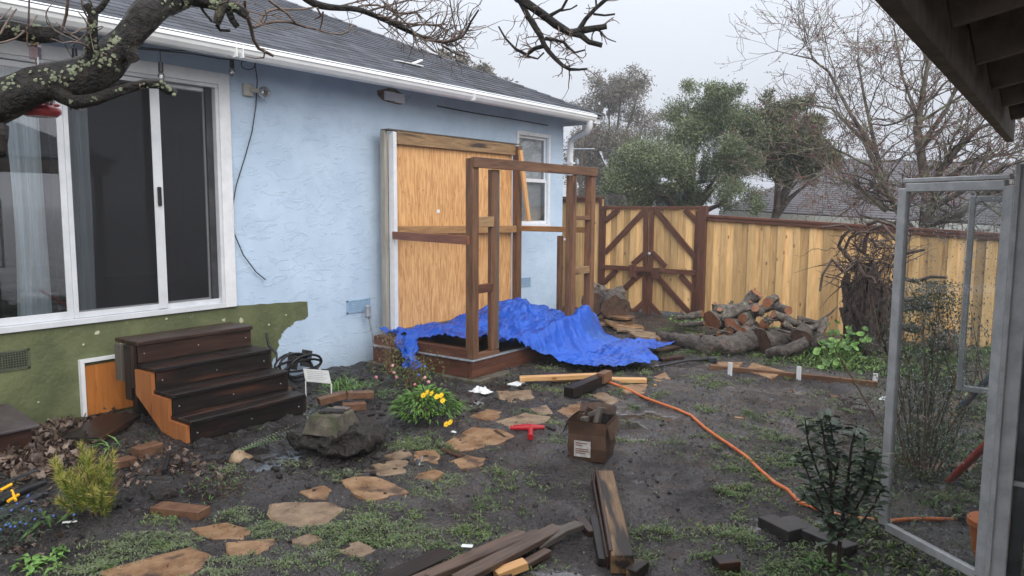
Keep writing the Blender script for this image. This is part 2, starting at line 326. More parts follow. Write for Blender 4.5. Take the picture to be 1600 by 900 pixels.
    def out(s, name, m, parent=None, base=None, label=None, cat=None, group=None, kind=None, bevel=0):
        if base is None:
            a = np.array(s.v); base = (a[:, 0].mean(), a[:, 1].mean(), a[:, 2].min())
        base = Vector(base); me = bpy.data.meshes.new(name)
        me.from_pydata([(v[0] - base.x, v[1] - base.y, v[2] - base.z) for v in s.v], [], s.f)
        me.polygons.foreach_set('material_index', s.mi); me.polygons.foreach_set('use_smooth', s.sm)
        if bevel:
            bm = bmesh.new(); bm.from_mesh(me); bmesh.ops.bevel(bm, geom=list(bm.edges), offset=bevel, segments=1, affect='EDGES'); bm.to_mesh(me); bm.free()
        me.update(); o = link(name, me, m, parent, base); return tag(o, label, cat, group, kind)
def npmesh(name, V, F, m, parent=None, base=(0, 0, 0), smooth=False, mi=None, attr=None):
    V = np.asarray(V, dtype=np.float32) - np.array(base, dtype=np.float32); F = np.asarray(F, dtype=np.int32)
    me = bpy.data.meshes.new(name); me.vertices.add(len(V)); me.vertices.foreach_set('co', V.ravel())
    k = F.shape[1]; me.loops.add(F.size); me.loops.foreach_set('vertex_index', F.ravel()); me.polygons.add(len(F))
    me.polygons.foreach_set('loop_start', np.arange(0, F.size, k, dtype=np.int32)); me.polygons.foreach_set('loop_total', np.full(len(F), k, dtype=np.int32))
    me.polygons.foreach_set('use_smooth', np.full(len(F), smooth))
    if mi is not None: me.polygons.foreach_set('material_index', np.asarray(mi, dtype=np.int32))
    me.update(calc_edges=True)
    if attr is not None:
        a = me.attributes.new('wet', 'FLOAT', 'POINT'); a.data.foreach_set('value', np.asarray(attr, dtype=np.float32))
    return link(name, me, m, parent, base)
_bc = {}
def board(name, p0, p1, wd, th, m, parent=None, up=None, label=None, cat=None, group=None, warp=.0, bev=.0035, notch=0):
    """one length of timber from p0 to p1: wd across, th along up"""
    p0 = Vector(p0); p1 = Vector(p1); d = p1 - p0; L = d.length; d.normalize()
    up = Vector(up) if up is not None else (Vector((0, 0, 1)) if abs(d.z) < .9 else Vector((1, 0, 0)))
    z = (up - d * up.dot(d)).normalized(); y = z.cross(d)
    key = (round(L, 2), round(wd, 3), round(th, 3), round(warp, 3), bev, m.name)
    if key not in _bc:
        bm = bmesh.new(); nseg = 1 if not warp else 5
        r2 = random.Random(hash(key[:4]))
        rings = []
        for i in range(nseg + 1):
            x = L * i / nseg; o = (math.sin(math.pi * i / nseg) * warp, r2.uniform(-.25, .25) * warp)
            rings.append([bm.verts.new((x + r2.uniform(-.004, .004), a * wd / 2 + o[1], b * th / 2 + o[0])) for a, b in ((-1, -1), (1, -1), (1, 1), (-1, 1))])
        for i in range(nseg):
            for j in range(4): bm.faces.new((rings[i][j], rings[i + 1][j], rings[i + 1][(j + 1) % 4], rings[i][(j + 1) % 4]))
        bm.faces.new(rings[0][::1]); bm.faces.new(rings[-1][::-1])
        bmesh.ops.recalc_face_normals(bm, faces=bm.faces)
        es = [e for e in bm.edges if len(e.link_faces) == 2 and e.calc_face_angle(0) > .6]
        if bev: bmesh.ops.bevel(bm, geom=es, offset=min(bev, th * .3), segments=1, affect='EDGES')
        me = bpy.data.meshes.new(name); bm.to_mesh(me); bm.free(); me.materials.append(m); _bc[key] = me
    rot = Matrix((d, y, z)).transposed()
    o = link(name, _bc[key], None, parent, p0, rot); return tag(o, label, cat, group)
# value noise for numpy grids
_rs = np.random.RandomState(5); _P = _rs.rand(256, 256)
def vn(x, y):
    xi = np.floor(x).astype(int); yi = np.floor(y).astype(int); fx = x - xi; fy = y - yi; fx = fx * fx * (3 - 2 * fx); fy = fy * fy * (3 - 2 * fy)
    g = lambda a, b: _P[a % 256, b % 256]
    return (g(xi, yi) * (1 - fx) + g(xi + 1, yi) * fx) * (1 - fy) + (g(xi, yi + 1) * (1 - fx) + g(xi + 1, yi + 1) * fx) * fy
def fbm(x, y, o=4, gain=.5):
    s = 0; a = 1; t = 0
    for i in range(o): s = s + a * vn(x * 2 ** i + 17 * i, y * 2 ** i + 31 * i); t += a; a *= gain
    return s / t

# ---------------------------------------------------------------- ground, one sheet
def heights(x, y):
    h = (fbm(x * 1.1, y * 1.1, 3) - .5) * .07 + (fbm(x * 5.5, y * 5.5, 3) - .5) * .055
    near = np.clip(1 - (np.maximum(np.abs(x + 1.6) - 5, 0) + np.maximum(np.abs(y - 5) - 6, 0)) / 2, 0, 1)
    h = h * near
    fine = ((fbm(x * 24, y * 24, 2) - .5) * .018 + np.maximum(fbm(x * 13 + 5, y * 13, 3) - .55, 0) * .06) * (np.abs(x + 2.4) < 4) * (np.abs(y - 6) < 5.2)
    dug = np.clip((-3.5 - x) / .6, 0, 1) * np.clip((6 - y) / .5, 0, 1)        # loose dug soil by the house
    return h + fine * (1 + 1.1 * dug)
STONEPX = (
    ([(417, 805), (421, 788), (450, 786), (521, 785), (540, 795), (506, 820), (453, 827), (427, 817)], 'stone_grey'),
    ([(532, 754), (551, 749), (586, 744), (620, 756), (640, 771), (574, 783), (551, 771)], 'stone'),
    ([(557, 740), (582, 726), (620, 719), (638, 722), (636, 739), (597, 744)], 'stone_grey'),
    ([(642, 753), (653, 740), (680, 734), (695, 741), (680, 753)], 'stone'),
    ([(646, 705), (680, 703), (689, 711), (685, 726), (646, 722)], 'stone'),
    ([(468, 774), (506, 760), (520, 766), (510, 779), (483, 779)], 'stone'),
    ([(295, 828), (355, 814), (395, 828), (380, 843), (330, 845)], 'stone'),
    ([(353, 850), (437, 840), (410, 865), (355, 872)], 'stone'),
    ([(145, 896), (210, 878), (300, 858), (330, 868), (315, 890), (250, 918), (160, 925)], 'stone'),
    ([(689, 692), (737, 671), (786, 669), (805, 681), (774, 696), (718, 707)], 'stone'),
    ([(774, 660), (820, 645), (861, 654), (842, 668), (793, 670)], 'stone_grey'),
    ([(827, 639), (854, 635), (864, 647), (842, 649)], 'stone_grey'),
    ([(699, 722), (729, 712), (761, 713), (755, 726), (733, 737)], 'stone'),
    ([(922, 618), (944, 611), (978, 626), (952, 632)], 'stone_grey'),
    ([(965, 603), (1012, 601), (1012, 613), (975, 615)], 'stone'),
    ([(1015, 590), (1040, 583), (1048, 590), (1030, 597)], 'stone'),
    ([(775, 612), (830, 610), (835, 622), (785, 630)], 'stone_grey'),
    ([(865, 640), (905, 628), (930, 640), (890, 655)], 'stone'),
    ([(520, 862), (560, 850), (590, 858), (560, 872)], 'stone_grey'),
    ([(735, 652), (762, 640), (790, 645), (770, 658)], 'stone'),
    ([(600, 712), (632, 702), (644, 710), (620, 720)], 'stone_grey'),
    ([(448, 846), (485, 836), (505, 844), (470, 856)], 'stone_grey'),
    ([(1480, 730), (1500, 722), (1532, 724), (1520, 735)], 'stone'),
    ([(1425, 735), (1470, 722), (1480, 734), (1440, 742)], 'stone'))
STONEZ = []
_base = heights
def heights(x, y):
    h = _base(x, y)
    for (cx, cy, r, poly), zc in zip(SPOLY, STONEZ):
        near = (np.abs(x - cx) < r) & (np.abs(y - cy) < r)
        if not near.any(): continue
        xs, ys = x[near], y[near]; ins = np.zeros(xs.shape, bool); j = len(poly) - 1
        for i in range(len(poly)):
            xi, yi = poly[i]; xj, yj = poly[j]; ins ^= ((yi > ys) != (yj > ys)) & (xs < (xj - xi) * (ys - yi) / (yj - yi + 1e-12) + xi); j = i
        hn = h[near]; hn[ins] = np.minimum(hn[ins], zc - .006); h[near] = hn
    return h
SPOLY = []
for _p, _m in STONEPX:
    _q = [G(u, v) for u, v in _p]; _cx = sum(p.x for p in _q) / len(_q); _cy = sum(p.y for p in _q) / len(_q)
    STONEZ.append(float(np.median(_base(np.array([p.x for p in _q] + [_cx]), np.array([p.y for p in _q] + [_cy])))) + .006)
    SPOLY.append((_cx, _cy, max(max(abs(p.x - _cx), abs(p.y - _cy)) for p in _q) + .02, [(_cx + (p.x - _cx) * .93, _cy + (p.y - _cy) * .93) for p in _q]))
def pond(x, y):
    # low wet spots where rain stands
    return (fbm(x * .9 + 40, y * .9 + 12, 3) > .60) & (x > -5.5)
def gz(x, y):
    return float(heights(np.array([x]), np.array([y]))[0])
def GG(u, v, dz=0.):
    p = G(u, v, 0); p.z = gz(p.x, p.y); q = G(u, v, p.z); q.z = gz(q.x, q.y) + dz; return q
def build_ground():
    def axis(a, b, st, lo, hi):
        c = np.arange(a, b, st); s = st; left = []; v = a
        while v > lo: s *= 1.35; v -= s; left.append(v)
        right = []; v = b; s = st
        while v < hi: s *= 1.35; v += s; right.append(v)
        return np.array(left[::-1] + list(c) + [b] + right)
    xs = axis(-6.3, 1.5, .022, -400, 400); ys = axis(.9, 11, .026, -300, 500)
    X, Y = np.meshgrid(xs, ys, indexing='ij'); Z = heights(X, Y)
    lvl = heights(X, Y) * .0 - .013
    wet = np.clip((lvl + .004 - Z) / .006, 0, 1) * (X > -5.3) * (fbm(X * .6 + 9, Y * .6, 2) > .40)
    Z = np.where((wet > 0) & (Z < lvl), lvl, Z)
    nx, ny = X.shape; V = np.stack([X, Y, Z], -1).reshape(-1, 3)
    i = np.arange(nx * ny).reshape(nx, ny); F = np.stack([i[:-1, :-1], i[1:, :-1], i[1:, 1:], i[:-1, 1:]], -1).reshape(-1, 4)
    m = bpy.data.materials.new('wet_mud'); m.use_nodes = True; n = m.node_tree.nodes; L = m.node_tree.links; b = n['Principled BSDF']
    t = n.new('ShaderNodeTexCoord')
    def nz(s, d=6, r=.6, di=0):
        a = n.new('ShaderNodeTexNoise'); a.inputs['Scale'].default_value = s; a.inputs['Detail'].default_value = d; a.inputs['Roughness'].default_value = r; a.inputs['Distortion'].default_value = di; L.new(t.outputs['Object'], a.inputs[0]); return a
    a = nz(2.2, 8); r = n.new('ShaderNodeValToRGB'); e = r.color_ramp.elements
    e[0].position = .32; e[0].color = (.018, .0145, .014, 1); e[1].position = .68; e[1].color = (.075, .063, .060, 1); L.new(a.outputs[0], r.inputs[0])
    g = nz(1.3, 9, .7); gr = n.new('ShaderNodeMapRange'); gr.inputs[1].default_value = .56; gr.inputs[2].default_value = .72; gr.inputs[4].default_value = .55; L.new(g.outputs[0], gr.inputs[0])
    q = n.new('ShaderNodeMixRGB'); q.inputs[2].default_value = (.04, .05, .022, 1); L.new(gr.outputs[0], q.inputs[0]); L.new(r.outputs[0], q.inputs[1])
    # pale grit and wood chips
    v = n.new('ShaderNodeTexVoronoi'); v.inputs['Scale'].default_value = 42; L.new(t.outputs['Object'], v.inputs['Vector'])
    vr = n.new('ShaderNodeMapRange'); vr.inputs[1].default_value = .10; vr.inputs[2].default_value = .16; vr.inputs[3].default_value = .55; vr.inputs[4].default_value = 0; L.new(v.outputs['Distance'], vr.inputs[0])
    cn = nz(3, 4); cr_ = n.new('ShaderNodeMapRange'); cr_.inputs[1].default_value = .48; cr_.inputs[2].default_value = .6; L.new(cn.outputs[0], cr_.inputs[0])
    mm = n.new('ShaderNodeMath'); mm.operation = 'MULTIPLY'; L.new(vr.outputs[0], mm.inputs[0]); L.new(cr_.outputs[0], mm.inputs[1])
    q2 = n.new('ShaderNodeMixRGB'); q2.inputs[2].default_value = (.12, .10, .08, 1); L.new(mm.outputs[0], q2.inputs[0]); L.new(q.outputs[0], q2.inputs[1])
    gn = nz(60, 6, .8); gr2 = n.new('ShaderNodeMapRange'); gr2.inputs[1].default_value = .38; gr2.inputs[2].default_value = .64; gr2.inputs[3].default_value = .25; gr2.inputs[4].default_value = 1.9; L.new(gn.outputs[0], gr2.inputs[0])  # soil grain tones, strengthened so the colour also paints in glints and crevice shade
    q3 = n.new('ShaderNodeMixRGB'); q3.blend_type = 'MULTIPLY'; q3.inputs[0].default_value = 1; L.new(q2.outputs[0], q3.inputs[1]); L.new(gr2.outputs[0], q3.inputs[2]); L.new(q3.outputs[0], b.inputs['Base Color'])
    at = n.new('ShaderNodeAttribute'); at.attribute_name = 'wet'
    wn = nz(1.7, 5); wr = n.new('ShaderNodeMapRange'); wr.inputs[1].default_value = .4; wr.inputs[2].default_value = .62; wr.inputs[3].default_value = .42; wr.inputs[4].default_value = .14; L.new(wn.outputs[0], wr.inputs[0])
    mixr = n.new('ShaderNodeMixRGB'); mixr.inputs[2].default_value = (.05, .05, .05, 1); L.new(at.outputs['Fac'], mixr.inputs[0]); L.new(wr.outputs[0], mixr.inputs[1]); L.new(mixr.outputs[0], b.inputs['Roughness'])
    f1 = nz(38, 9, .7); f2 = nz(9, 8, .65, .5); ad = n.new('ShaderNodeMath'); ad.operation = 'MULTIPLY_ADD'; ad.inputs[1].default_value = .5; L.new(f1.outputs[0], ad.inputs[0]); L.new(f2.outputs[0], ad.inputs[2])
    iv = n.new('ShaderNodeMath'); iv.operation = 'SUBTRACT'; iv.inputs[0].default_value = 1; L.new(at.outputs['Fac'], iv.inputs[1])
    bp = n.new('ShaderNodeBump'); bp.inputs['Distance'].default_value = .05; L.new(ad.outputs[0], bp.inputs['Height']); L.new(iv.outputs[0], bp.inputs['Strength']); L.new(bp.outputs[0], b.inputs['Normal'])
    b.inputs['Specular IOR Level'].default_value = .32
    # loose dark soil near the house against the trodden grey mud of the yard
    sxg = n.new('ShaderNodeSeparateXYZ'); L.new(t.outputs['Object'], sxg.inputs[0]); wb = nz(1.4, 5); ax_ = n.new('ShaderNodeMath'); ax_.operation = 'MULTIPLY_ADD'; ax_.inputs[1].default_value = 2.2; L.new(wb.outputs[0], ax_.inputs[0]); L.new(sxg.outputs[0], ax_.inputs[2])
    dm = n.new('ShaderNodeMapRange'); dm.inputs[1].default_value = -2.9; dm.inputs[2].default_value = -1.6; dm.inputs[3].default_value = .55; dm.inputs[4].default_value = 1; L.new(ax_.outputs[0], dm.inputs[0])
    q4 = n.new('ShaderNodeMixRGB'); q4.blend_type = 'MULTIPLY'; q4.inputs[0].default_value = 1; L.new(q3.outputs[0], q4.inputs[1]); L.new(dm.outputs[0], q4.inputs[2]); L.new(q4.outputs[0], b.inputs['Base Color'])
    cw = nz(1.1, 7, .65); cwr = n.new('ShaderNodeMapRange'); cwr.inputs[1].default_value = .38; cwr.inputs[2].default_value = .56; cwr.inputs[3].default_value = .1; cwr.inputs[4].default_value = 1; L.new(cw.outputs[0], cwr.inputs[0]); gs_ = nz(48, 5, .7); gsr = n.new('ShaderNodeMapRange'); gsr.inputs[1].default_value = .30; gsr.inputs[2].default_value = .58; L.new(gs_.outputs[0], gsr.inputs[0]); cmu = n.new('ShaderNodeMath'); cmu.operation = 'MULTIPLY'; L.new(cwr.outputs[0], cmu.inputs[0]); L.new(gsr.outputs[0], cmu.inputs[1]); L.new(cmu.outputs[0], b.inputs['Coat Weight']); b.inputs['Coat Roughness'].default_value = .08
    L.new(bp.outputs[0], b.inputs['Coat Normal'])
    o = npmesh('ground', V, F, m, smooth=True, attr=wet.reshape(-1)); o['kind'] = 'structure'; return o
ground = build_ground()
# ================================================================ THE BLUE HOUSE
WX = -6.2
house = thing('stucco_house', 'pale blue stucco house with white gutter and grey shingle roof', 'house', (WX, 4, 0))
def wall_boxes():
    b = MB(); x0, x1 = WX - .16, WX
    DY0, DY1, DZ0, DZ1 = .9, 4.02, .80, 2.80; AY0, AY1, AZ0, AZ1 = 8.60, 9.34, 1.46, 2.71
    b.bx(x0, x1, -3, DY0, -.2, 3.09); b.bx(x0, x1, DY0, DY1, -.2, DZ0); b.bx(x0, x1, DY0, DY1, DZ1, 3.09)
    b.bx(x0, x1, DY1, AY0, -.2, 3.09); b.bx(x0, x1, AY0, AY1, -.2, AZ0); b.bx(x0, x1, AY0, AY1, AZ1, 3.09); b.bx(x0, x1, AY1, 9.77, -.2, 3.09)
    b.bx(-15, x0, 9.61, 9.77, -.2, 3.09); b.bx(-15, x0, -3, -2.84, -.2, 3.09)
    b.out('wall', MT['stucco'], house)
wall_boxes()
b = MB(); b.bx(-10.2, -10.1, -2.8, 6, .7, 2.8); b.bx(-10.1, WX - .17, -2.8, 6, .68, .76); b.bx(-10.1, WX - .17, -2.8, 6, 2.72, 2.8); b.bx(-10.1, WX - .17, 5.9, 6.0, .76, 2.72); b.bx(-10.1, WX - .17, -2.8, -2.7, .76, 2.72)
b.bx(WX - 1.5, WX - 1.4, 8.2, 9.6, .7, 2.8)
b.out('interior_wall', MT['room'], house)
# green paint left unpainted at the foot of the wall
pl = [(-2.9, -.1), (-2.9, .79), (1.0, .79), (4.14, .775)]
for i in range(9): pl.append((4.2 + i * .09, .775 - i * .004 + rnd.uniform(-.006, .006)))
pl += [(4.94, .735), (4.945, .585)]
cv = [(4.90, .565), (4.82, .55), (4.74, .52), (4.66, .48), (4.62, .44), (4.585, .38), (4.575, .32), (4.54, .25), (4.50, .20), (4.49, .1), (4.47, -.1)]
for i in range(len(cv) - 1):
    for k in range(4):
        t = k / 4; pl.append((cv[i][0] * (1 - t) + cv[i + 1][0] * t + rnd.uniform(-.012, .012), cv[i][1] * (1 - t) + cv[i + 1][1] * t + rnd.uniform(-.012, .012)))
pl.append(cv[-1])
b = MB(); b.add([(WX + .004, y, z) for y, z in pl], [tuple(range(len(pl)))]); b.out('green_paint_band', MT['green_paint'], house)
# chipped plaster flakes on the green band
b = MB()
for (u, v, s) in ((152, 520, .022), (212, 548, .02), (188, 537, .012), (377, 500, .03), (447, 492, .012), (420, 507, .012), (130, 538, .01), (60, 628, .008), (260, 498, .012), (350, 500, .02)):
    p = AX(u, v, WX + .006); n_ = 7; b.add([(p.x, p.y + math.cos(i * 6.28 / n_) * s * rnd.uniform(.6, 1.2), p.z + math.sin(i * 6.28 / n_) * s * rnd.uniform(.5, 1.1)) for i in range(n_)], [tuple(range(n_))])
b.out('plaster_chip', mat('bare_plaster', (.40, .38, .26), (.5, .48, .34), rough=.7), house, kind='stuff')
# soffit, fascia, gutter
b = MB()
b.add([(-5.72, -3, 2.985), (-5.72, 9.98, 2.985), (WX, 9.98, 3.20), (WX, -3, 3.20)], [(0, 3, 2, 1)]); b.add([(-5.72, 9.99, 2.985), (-15, 9.99, 2.985), (-15, 9.77, 3.085), (-6.0, 9.77, 3.085)], [(0, 3, 2, 1)])
b.out('soffit', mat('soffit_board', (.5, .53, .57), (.6, .63, .66), rough=.7), house)
MB().bx(-5.74, -5.715, -3, 10.0, 2.935, 3.06).bx(-15, -5.715, 10.0, 10.025, 2.935, 3.06).out('fascia_board', MT['trim_white'], house)
prof = [(-5.712, 2.925), (-5.712, 3.03), (-5.60, 3.03), (-5.588, 3.018), (-5.588, 2.998), (-5.60, 2.99), (-5.61, 2.965), (-5.64, 2.935), (-5.66, 2.925)]
b = MB(); n_ = len(prof); y0, y1 = -3, 9.72
b.add([(x, y0, z) for x, z in prof] + [(x, y1, z) for x, z in prof], [tuple(range(n_)), tuple(range(2 * n_ - 1, n_ - 1, -1))] + [(i, n_ + i, n_ + (i + 1) % n_, (i + 1) % n_) for i in range(n_)])
gut = b.out('gutter', MT['gutter_white'], house)
b = MB()
for y in (1.9, 3.80, 3.86, 6.9): b.bx(-5.705, -5.586, y, y + .006, 2.9235, 3.0315)
b.out('gutter_seam', MT['gutter_white'], gut)
b = MB()                                                     # leaf guard with rows of slots, rising to the roof edge
b.add([(-5.59, -3, 3.034), (-5.59, 9.72, 3.034), (-5.74, 9.72, 3.085), (-5.74, -3, 3.085)], [(0, 3, 2, 1)])
b.out('gutter_guard', mat('guard_white', (.70, .72, .74), (.8, .82, .83), scale=30, rough=.4, bump=.2), house)
# downspout with its elbow
b = MB(); b.tube([(-5.66, 9.62, 2.94), (-5.66, 9.62, 2.86), (-5.72, 9.66, 2.80), (-6.0, 9.80, 2.74), (-6.11, 9.84, 2.68), (-6.12, 9.84, 2.5), (-6.12, 9.84, .08), (-6.02, 9.84, .02)], [.048] * 8, n=8)
ds = b.out('downspout', MT['trim_white'], house)
for z in (2.35, 1.2): MB().bx(-6.18, -6.06, 9.785, 9.895, z, z + .03).out('bracket', MT['trim_white'], ds)
# roof
S = .45; EX, EZ = -5.68, 3.05; CY = 10.02; RX = -10.4
zr = lambda x: EZ + S * (EX - x)
b = MB(); ty = CY - (EX - RX)
for o in (0, -.04):
    b.add([(EX, -3, EZ + o), (EX, CY, EZ + o), (RX, ty, zr(RX) + o), (RX, -3, zr(RX) + o), (2 * RX - EX, -3, EZ + o), (2 * RX - EX, CY, EZ + o)],
          [(0, 1, 2, 3), (3, 2, 5, 4), (1, 5, 2)])
roof = b.out('roof', MT['shingle'], house, base=(RX, 3, 3))
# shingles laid course by course
LS = math.sqrt(1 + S * S); sdirv = Vector((-1, 0, S)).normalized(); nrm = Vector((S, 0, 1)).normalized()
rotS = Matrix((Vector((0, 1, 0)), sdirv, nrm)).transposed()
def tabmesh(wd):
    bm = bmesh.new(); vs = []
    for (a, bb, c) in ((0, -.006, 0.0), (wd, -.006, 0.0), (wd, .16, -.004), (0, .16, -.004)):
        vs.append((bm.verts.new((a, bb, c + .014)), bm.verts.new((a, bb, c + .001))))
    bm.faces.new([v[0] for v in vs])
    for i in range(3 + 1): bm.faces.new((vs[i][1], vs[(i + 1) % 4][1], vs[(i + 1) % 4][0], vs[i][0]))
    bmesh.ops.recalc_face_normals(bm, faces=bm.faces); me = bpy.data.meshes.new('shingle'); bm.to_mesh(me); bm.free(); me.materials.append(MT['shingle']); return me
tabs = [tabmesh(x) for x in (.145, .19, .24)]; tw = (.15, .195, .245)
items = []
for c in range(38):
    t = c * .135; x = EX - t / LS; z = zr(x); y = -1.0 - rnd.uniform(0, .3)
    while y < CY - (EX - x) - .1:
        k = rnd.choice((0, 1, 2)); items.append((x, y, z + rnd.uniform(0, .002), k)); y += tw[k]
items.sort(key=lambda q: (Vector((q[0], q[1], q[2])) - O).length + (100 if q[1] < 2.2 or (q[1] < 2.9 and q[0] < -6) else 0))
for (x, y, z, k) in items[:290]:
    o = bpy.data.objects.new('shingle', tabs[k]); col.objects.link(o); o.parent = roof
    o.matrix_local = Matrix.Translation(Vector((x, y, z)) - BASE[roof]) @ rotS.to_4x4()
V = []; F = []
for (x, y, z, k) in items[290:]:
    n0 = len(V); p = Vector((x, y, z)); wd = tw[k] - .005
    for (a, bb, c) in ((0, -.006, .014), (wd, -.006, .014), (wd, .16, .006), (0, .16, .006), (0, -.006, .001), (wd, -.006, .001)): V.append(p + Vector((0, 1, 0)) * a + sdirv * bb + nrm * c)
    F += [(n0, n0 + 1, n0 + 2, n0 + 3), (n0 + 4, n0 + 5, n0 + 1, n0)]
o = npmesh('far_shingles', V, F, MT['shingle'], roof, BASE[roof]); o['kind'] = 'stuff'
b = MB(); hd = Vector((-1, -1, S)).normalized()
for i in range(34):
    p = Vector((EX, CY, EZ)) + Vector((-1, -1, S)) * (i * .14) + Vector((0, 0, .018))
    a = hd.cross(Vector((0, 0, 1))).normalized(); nn = a.cross(hd); q = p + hd * .24
    b.add([p + nn * .012, p + a * .13 - nn * .035, q + a * .13 - nn * .045, q, q - a * .13 - nn * .045, p - a * .13 - nn * .035, p - nn * .01], [(0, 1, 2, 3), (0, 3, 4, 5), (6, 1, 0), (6, 0, 5)])
b.out('hip_cap', MT['shingle'], roof)
# vents painted or bare, low in the wall
def grille(name, y0, y1, z0, z1, m, label=None):
    b = MB(); b.bx(WX - .0, WX + .012, y0, y1, z0, z0 + .014); b.bx(WX, WX + .012, y0, y1, z1 - .014, z1); b.bx(WX, WX + .012, y0, y0 + .014, z0, z1); b.bx(WX, WX + .012, y1 - .014, y1, z0, z1)
    o = b.out(name, m, house); tag(o, label)
    g = MB(); n1 = int((y1 - y0) / .018); n2 = int((z1 - z0) / .018)
    for i in range(1, n1): g.bx(WX + .004, WX + .009, y0 + i * .018 - .003, y0 + i * .018 + .003, z0 + .014, z1 - .014)
    for i in range(1, n2): g.bx(WX + .005, WX + .010, y0 + .014, y1 - .014, z0 + i * .018 - .003, z0 + i * .018 + .003)
    g.out('mesh', m, o); MB().bx(WX + .0055, WX + .006, y0 + .01, y1 - .01, z0 + .01, z1 - .01).out('vent_hole', MT['blackp'] if m == MT['green_vent'] else MT['blue_vent'], o)
grille('crawlspace_vent', 1.98, 2.36, .49, .64, MT['green_vent'], 'green crawlspace grille left of the steps')
grille('crawlspace_vent', 5.46, 5.80, .55, .69, MT['blue_vent'], 'blue painted vent behind the grey pipe')
grille('crawlspace_vent', 8.63, 8.92, .57, .70, MT['blue_vent'], 'blue painted vent below the blind window')
# crawl hatch: orange plywood with a white frame
hy0, hy1, hz0, hz1 = 2.70, 3.32, .04, .47
hat = MB().bx(WX + .004, WX + .03, hy0 + .03, hy1, hz0, hz1 - .03).out('access_panel', wood('hatch_ply', (.30, .10, .02), (.46, .17, .04), c3=(.14, .05, .015), c3pos=.6, rough=.4, axis=2, scale=2), house)
MB().bx(WX + .004, WX + .045, hy0, hy0 + .03, hz0, hz1).bx(WX + .004, WX + .045, hy0, hy1, hz1, hz1 + .025).out('frame', MT['trim_white'], hat)
b = MB(); b.bx(WX + .03, WX + .036, 2.98, 3.05, .36, .42); b.out('hinge', MT['dark_metal'], hat)
# vent hood in a rough hole under the eave
c = AX(612, 151, WX + .003)
n_ = 14; pts = [(WX + .003, c.y + math.cos(i * 6.283 / n_) * .23 * rnd.uniform(.85, 1.1), c.z + math.sin(i * 6.283 / n_) * .085 * rnd.uniform(.8, 1.15)) for i in range(n_)]
hole = MB().add(pts, [tuple(range(n_))]).out('patched_hole', mat('raw_plaster', (.05, .03, .02), (.26, .17, .09), scale=18, rough=.8), house)
MB().bx(WX + .01, WX + .05, c.y - .13, c.y + .02, c.z - .05, c.z + .045).bx(WX + .01, WX + .045, c.y + .024, c.y + .17, c.z - .06, c.z + .04).out('cover_plate', mat('plate', (.74, .75, .82), (.82, .83, .88), rough=.6), hole, bevel=.004)
MB().tube([(WX + .04, c.y + .16, c.z - .04), (WX + .06, c.y + .22, c.z + .0), (WX + .03, c.y + .28, c.z + .05)], .004, 5).out('loose_wire', MT['galv'], hole)
MB().tube([(WX + .03, 6.9, 2.90), (WX + .04, 7.6, 2.885), (WX + .03, 8.4, 2.89), (WX + .03, 9.3, 2.88)], .008, 5).out('cable', MT['blackp'], house)

# ---------------- sliding door
door = MB().bx(WX - .06, WX - .02, .92, 4.0, .82, .86).out('sliding_door', MT['alu_light'], house, base=(WX, 2.5, .78)); tag(door, 'white framed sliding glass door with insect screen')
b = MB()   # broad white casing
b.bx(WX + .001, WX + .035, 4.0, 4.11, .775, 2.88); b.bx(WX + .001, WX + .034, .8, 4.0, 2.775, 2.882)
b.out('casing', MT['trim_white'], door, bevel=.004)
b = MB()
b.bx(WX - .10, WX + .03, .9, 4.0, .775, .82); b.bx(WX - .10, WX + .02, .9, 4.0, 2.745, 2.775); b.bx(WX - .10, WX + .02, 3.97, 4.0, .82, 2.745)
b.out('frame', MT['alu_light'], door, bevel=.003)
b = MB(); b.bx(WX - .09, WX - .03, 3.905, 3.965, .822, 2.74); b.out('jamb_channel', MT['dark_metal'], door)
def pane(y0, y1, x, st=.045, name='sash', m=None, gl='glass', z0=.822, z1=2.742):
    b = MB(); b.bx(x - .02, x, y0, y0 + st, z0, z1); b.bx(x - .02, x, y1 - st, y1, z0, z1); b.bx(x - .02, x, y0 + st, y1 - st, z0, z0 + st * 1.3); b.bx(x - .02, x, y0 + st, y1 - st, z1 - st, z1)
    b.out(name, m or MT['alu_light'], door, bevel=.002)
    MB().add([(x - .01, y0 + st, z0 + st), (x - .01, y1 - st, z0 + st), (x - .01, y1 - st, z1 - st), (x - .01, y0 + st, z1 - st)], [(0, 1, 2, 3)]).out('glass_pane' if gl.startswith('glass') else 'screen_mesh', MT[gl], door)
pane(2.14, 2.70, WX - .015); pane(.92, 2.12, WX - .018); pane(2.66, 3.93, WX - .055, st=.04, gl='glass_dark')
pane(2.70, 3.46, WX - .004, st=.035, name='screen_frame', gl='screen')
MB().bx(WX - .003, WX + .004, 3.38, 3.46, .83, 2.735).out('screen_stile', MT['alu_light'], door)
MB().bx(WX + .004, WX + .028, 3.405, 3.435, 1.70, 1.86).out('pull_handle', MT['blackp'], door, bevel=.006)
MB().add([(WX - .035, 3.47, .86), (WX - .035, 3.93, .86), (WX - .035, 3.93, 2.71), (WX - .035, 3.47, 2.71)], [(0, 1, 2, 3)]).out('screen_mesh', MT['screen'], door)
MB().bx(WX - .045, WX - .03, 2.60, 2.655, .83, 2.74).out('seal_strip', MT['blackp'], door)
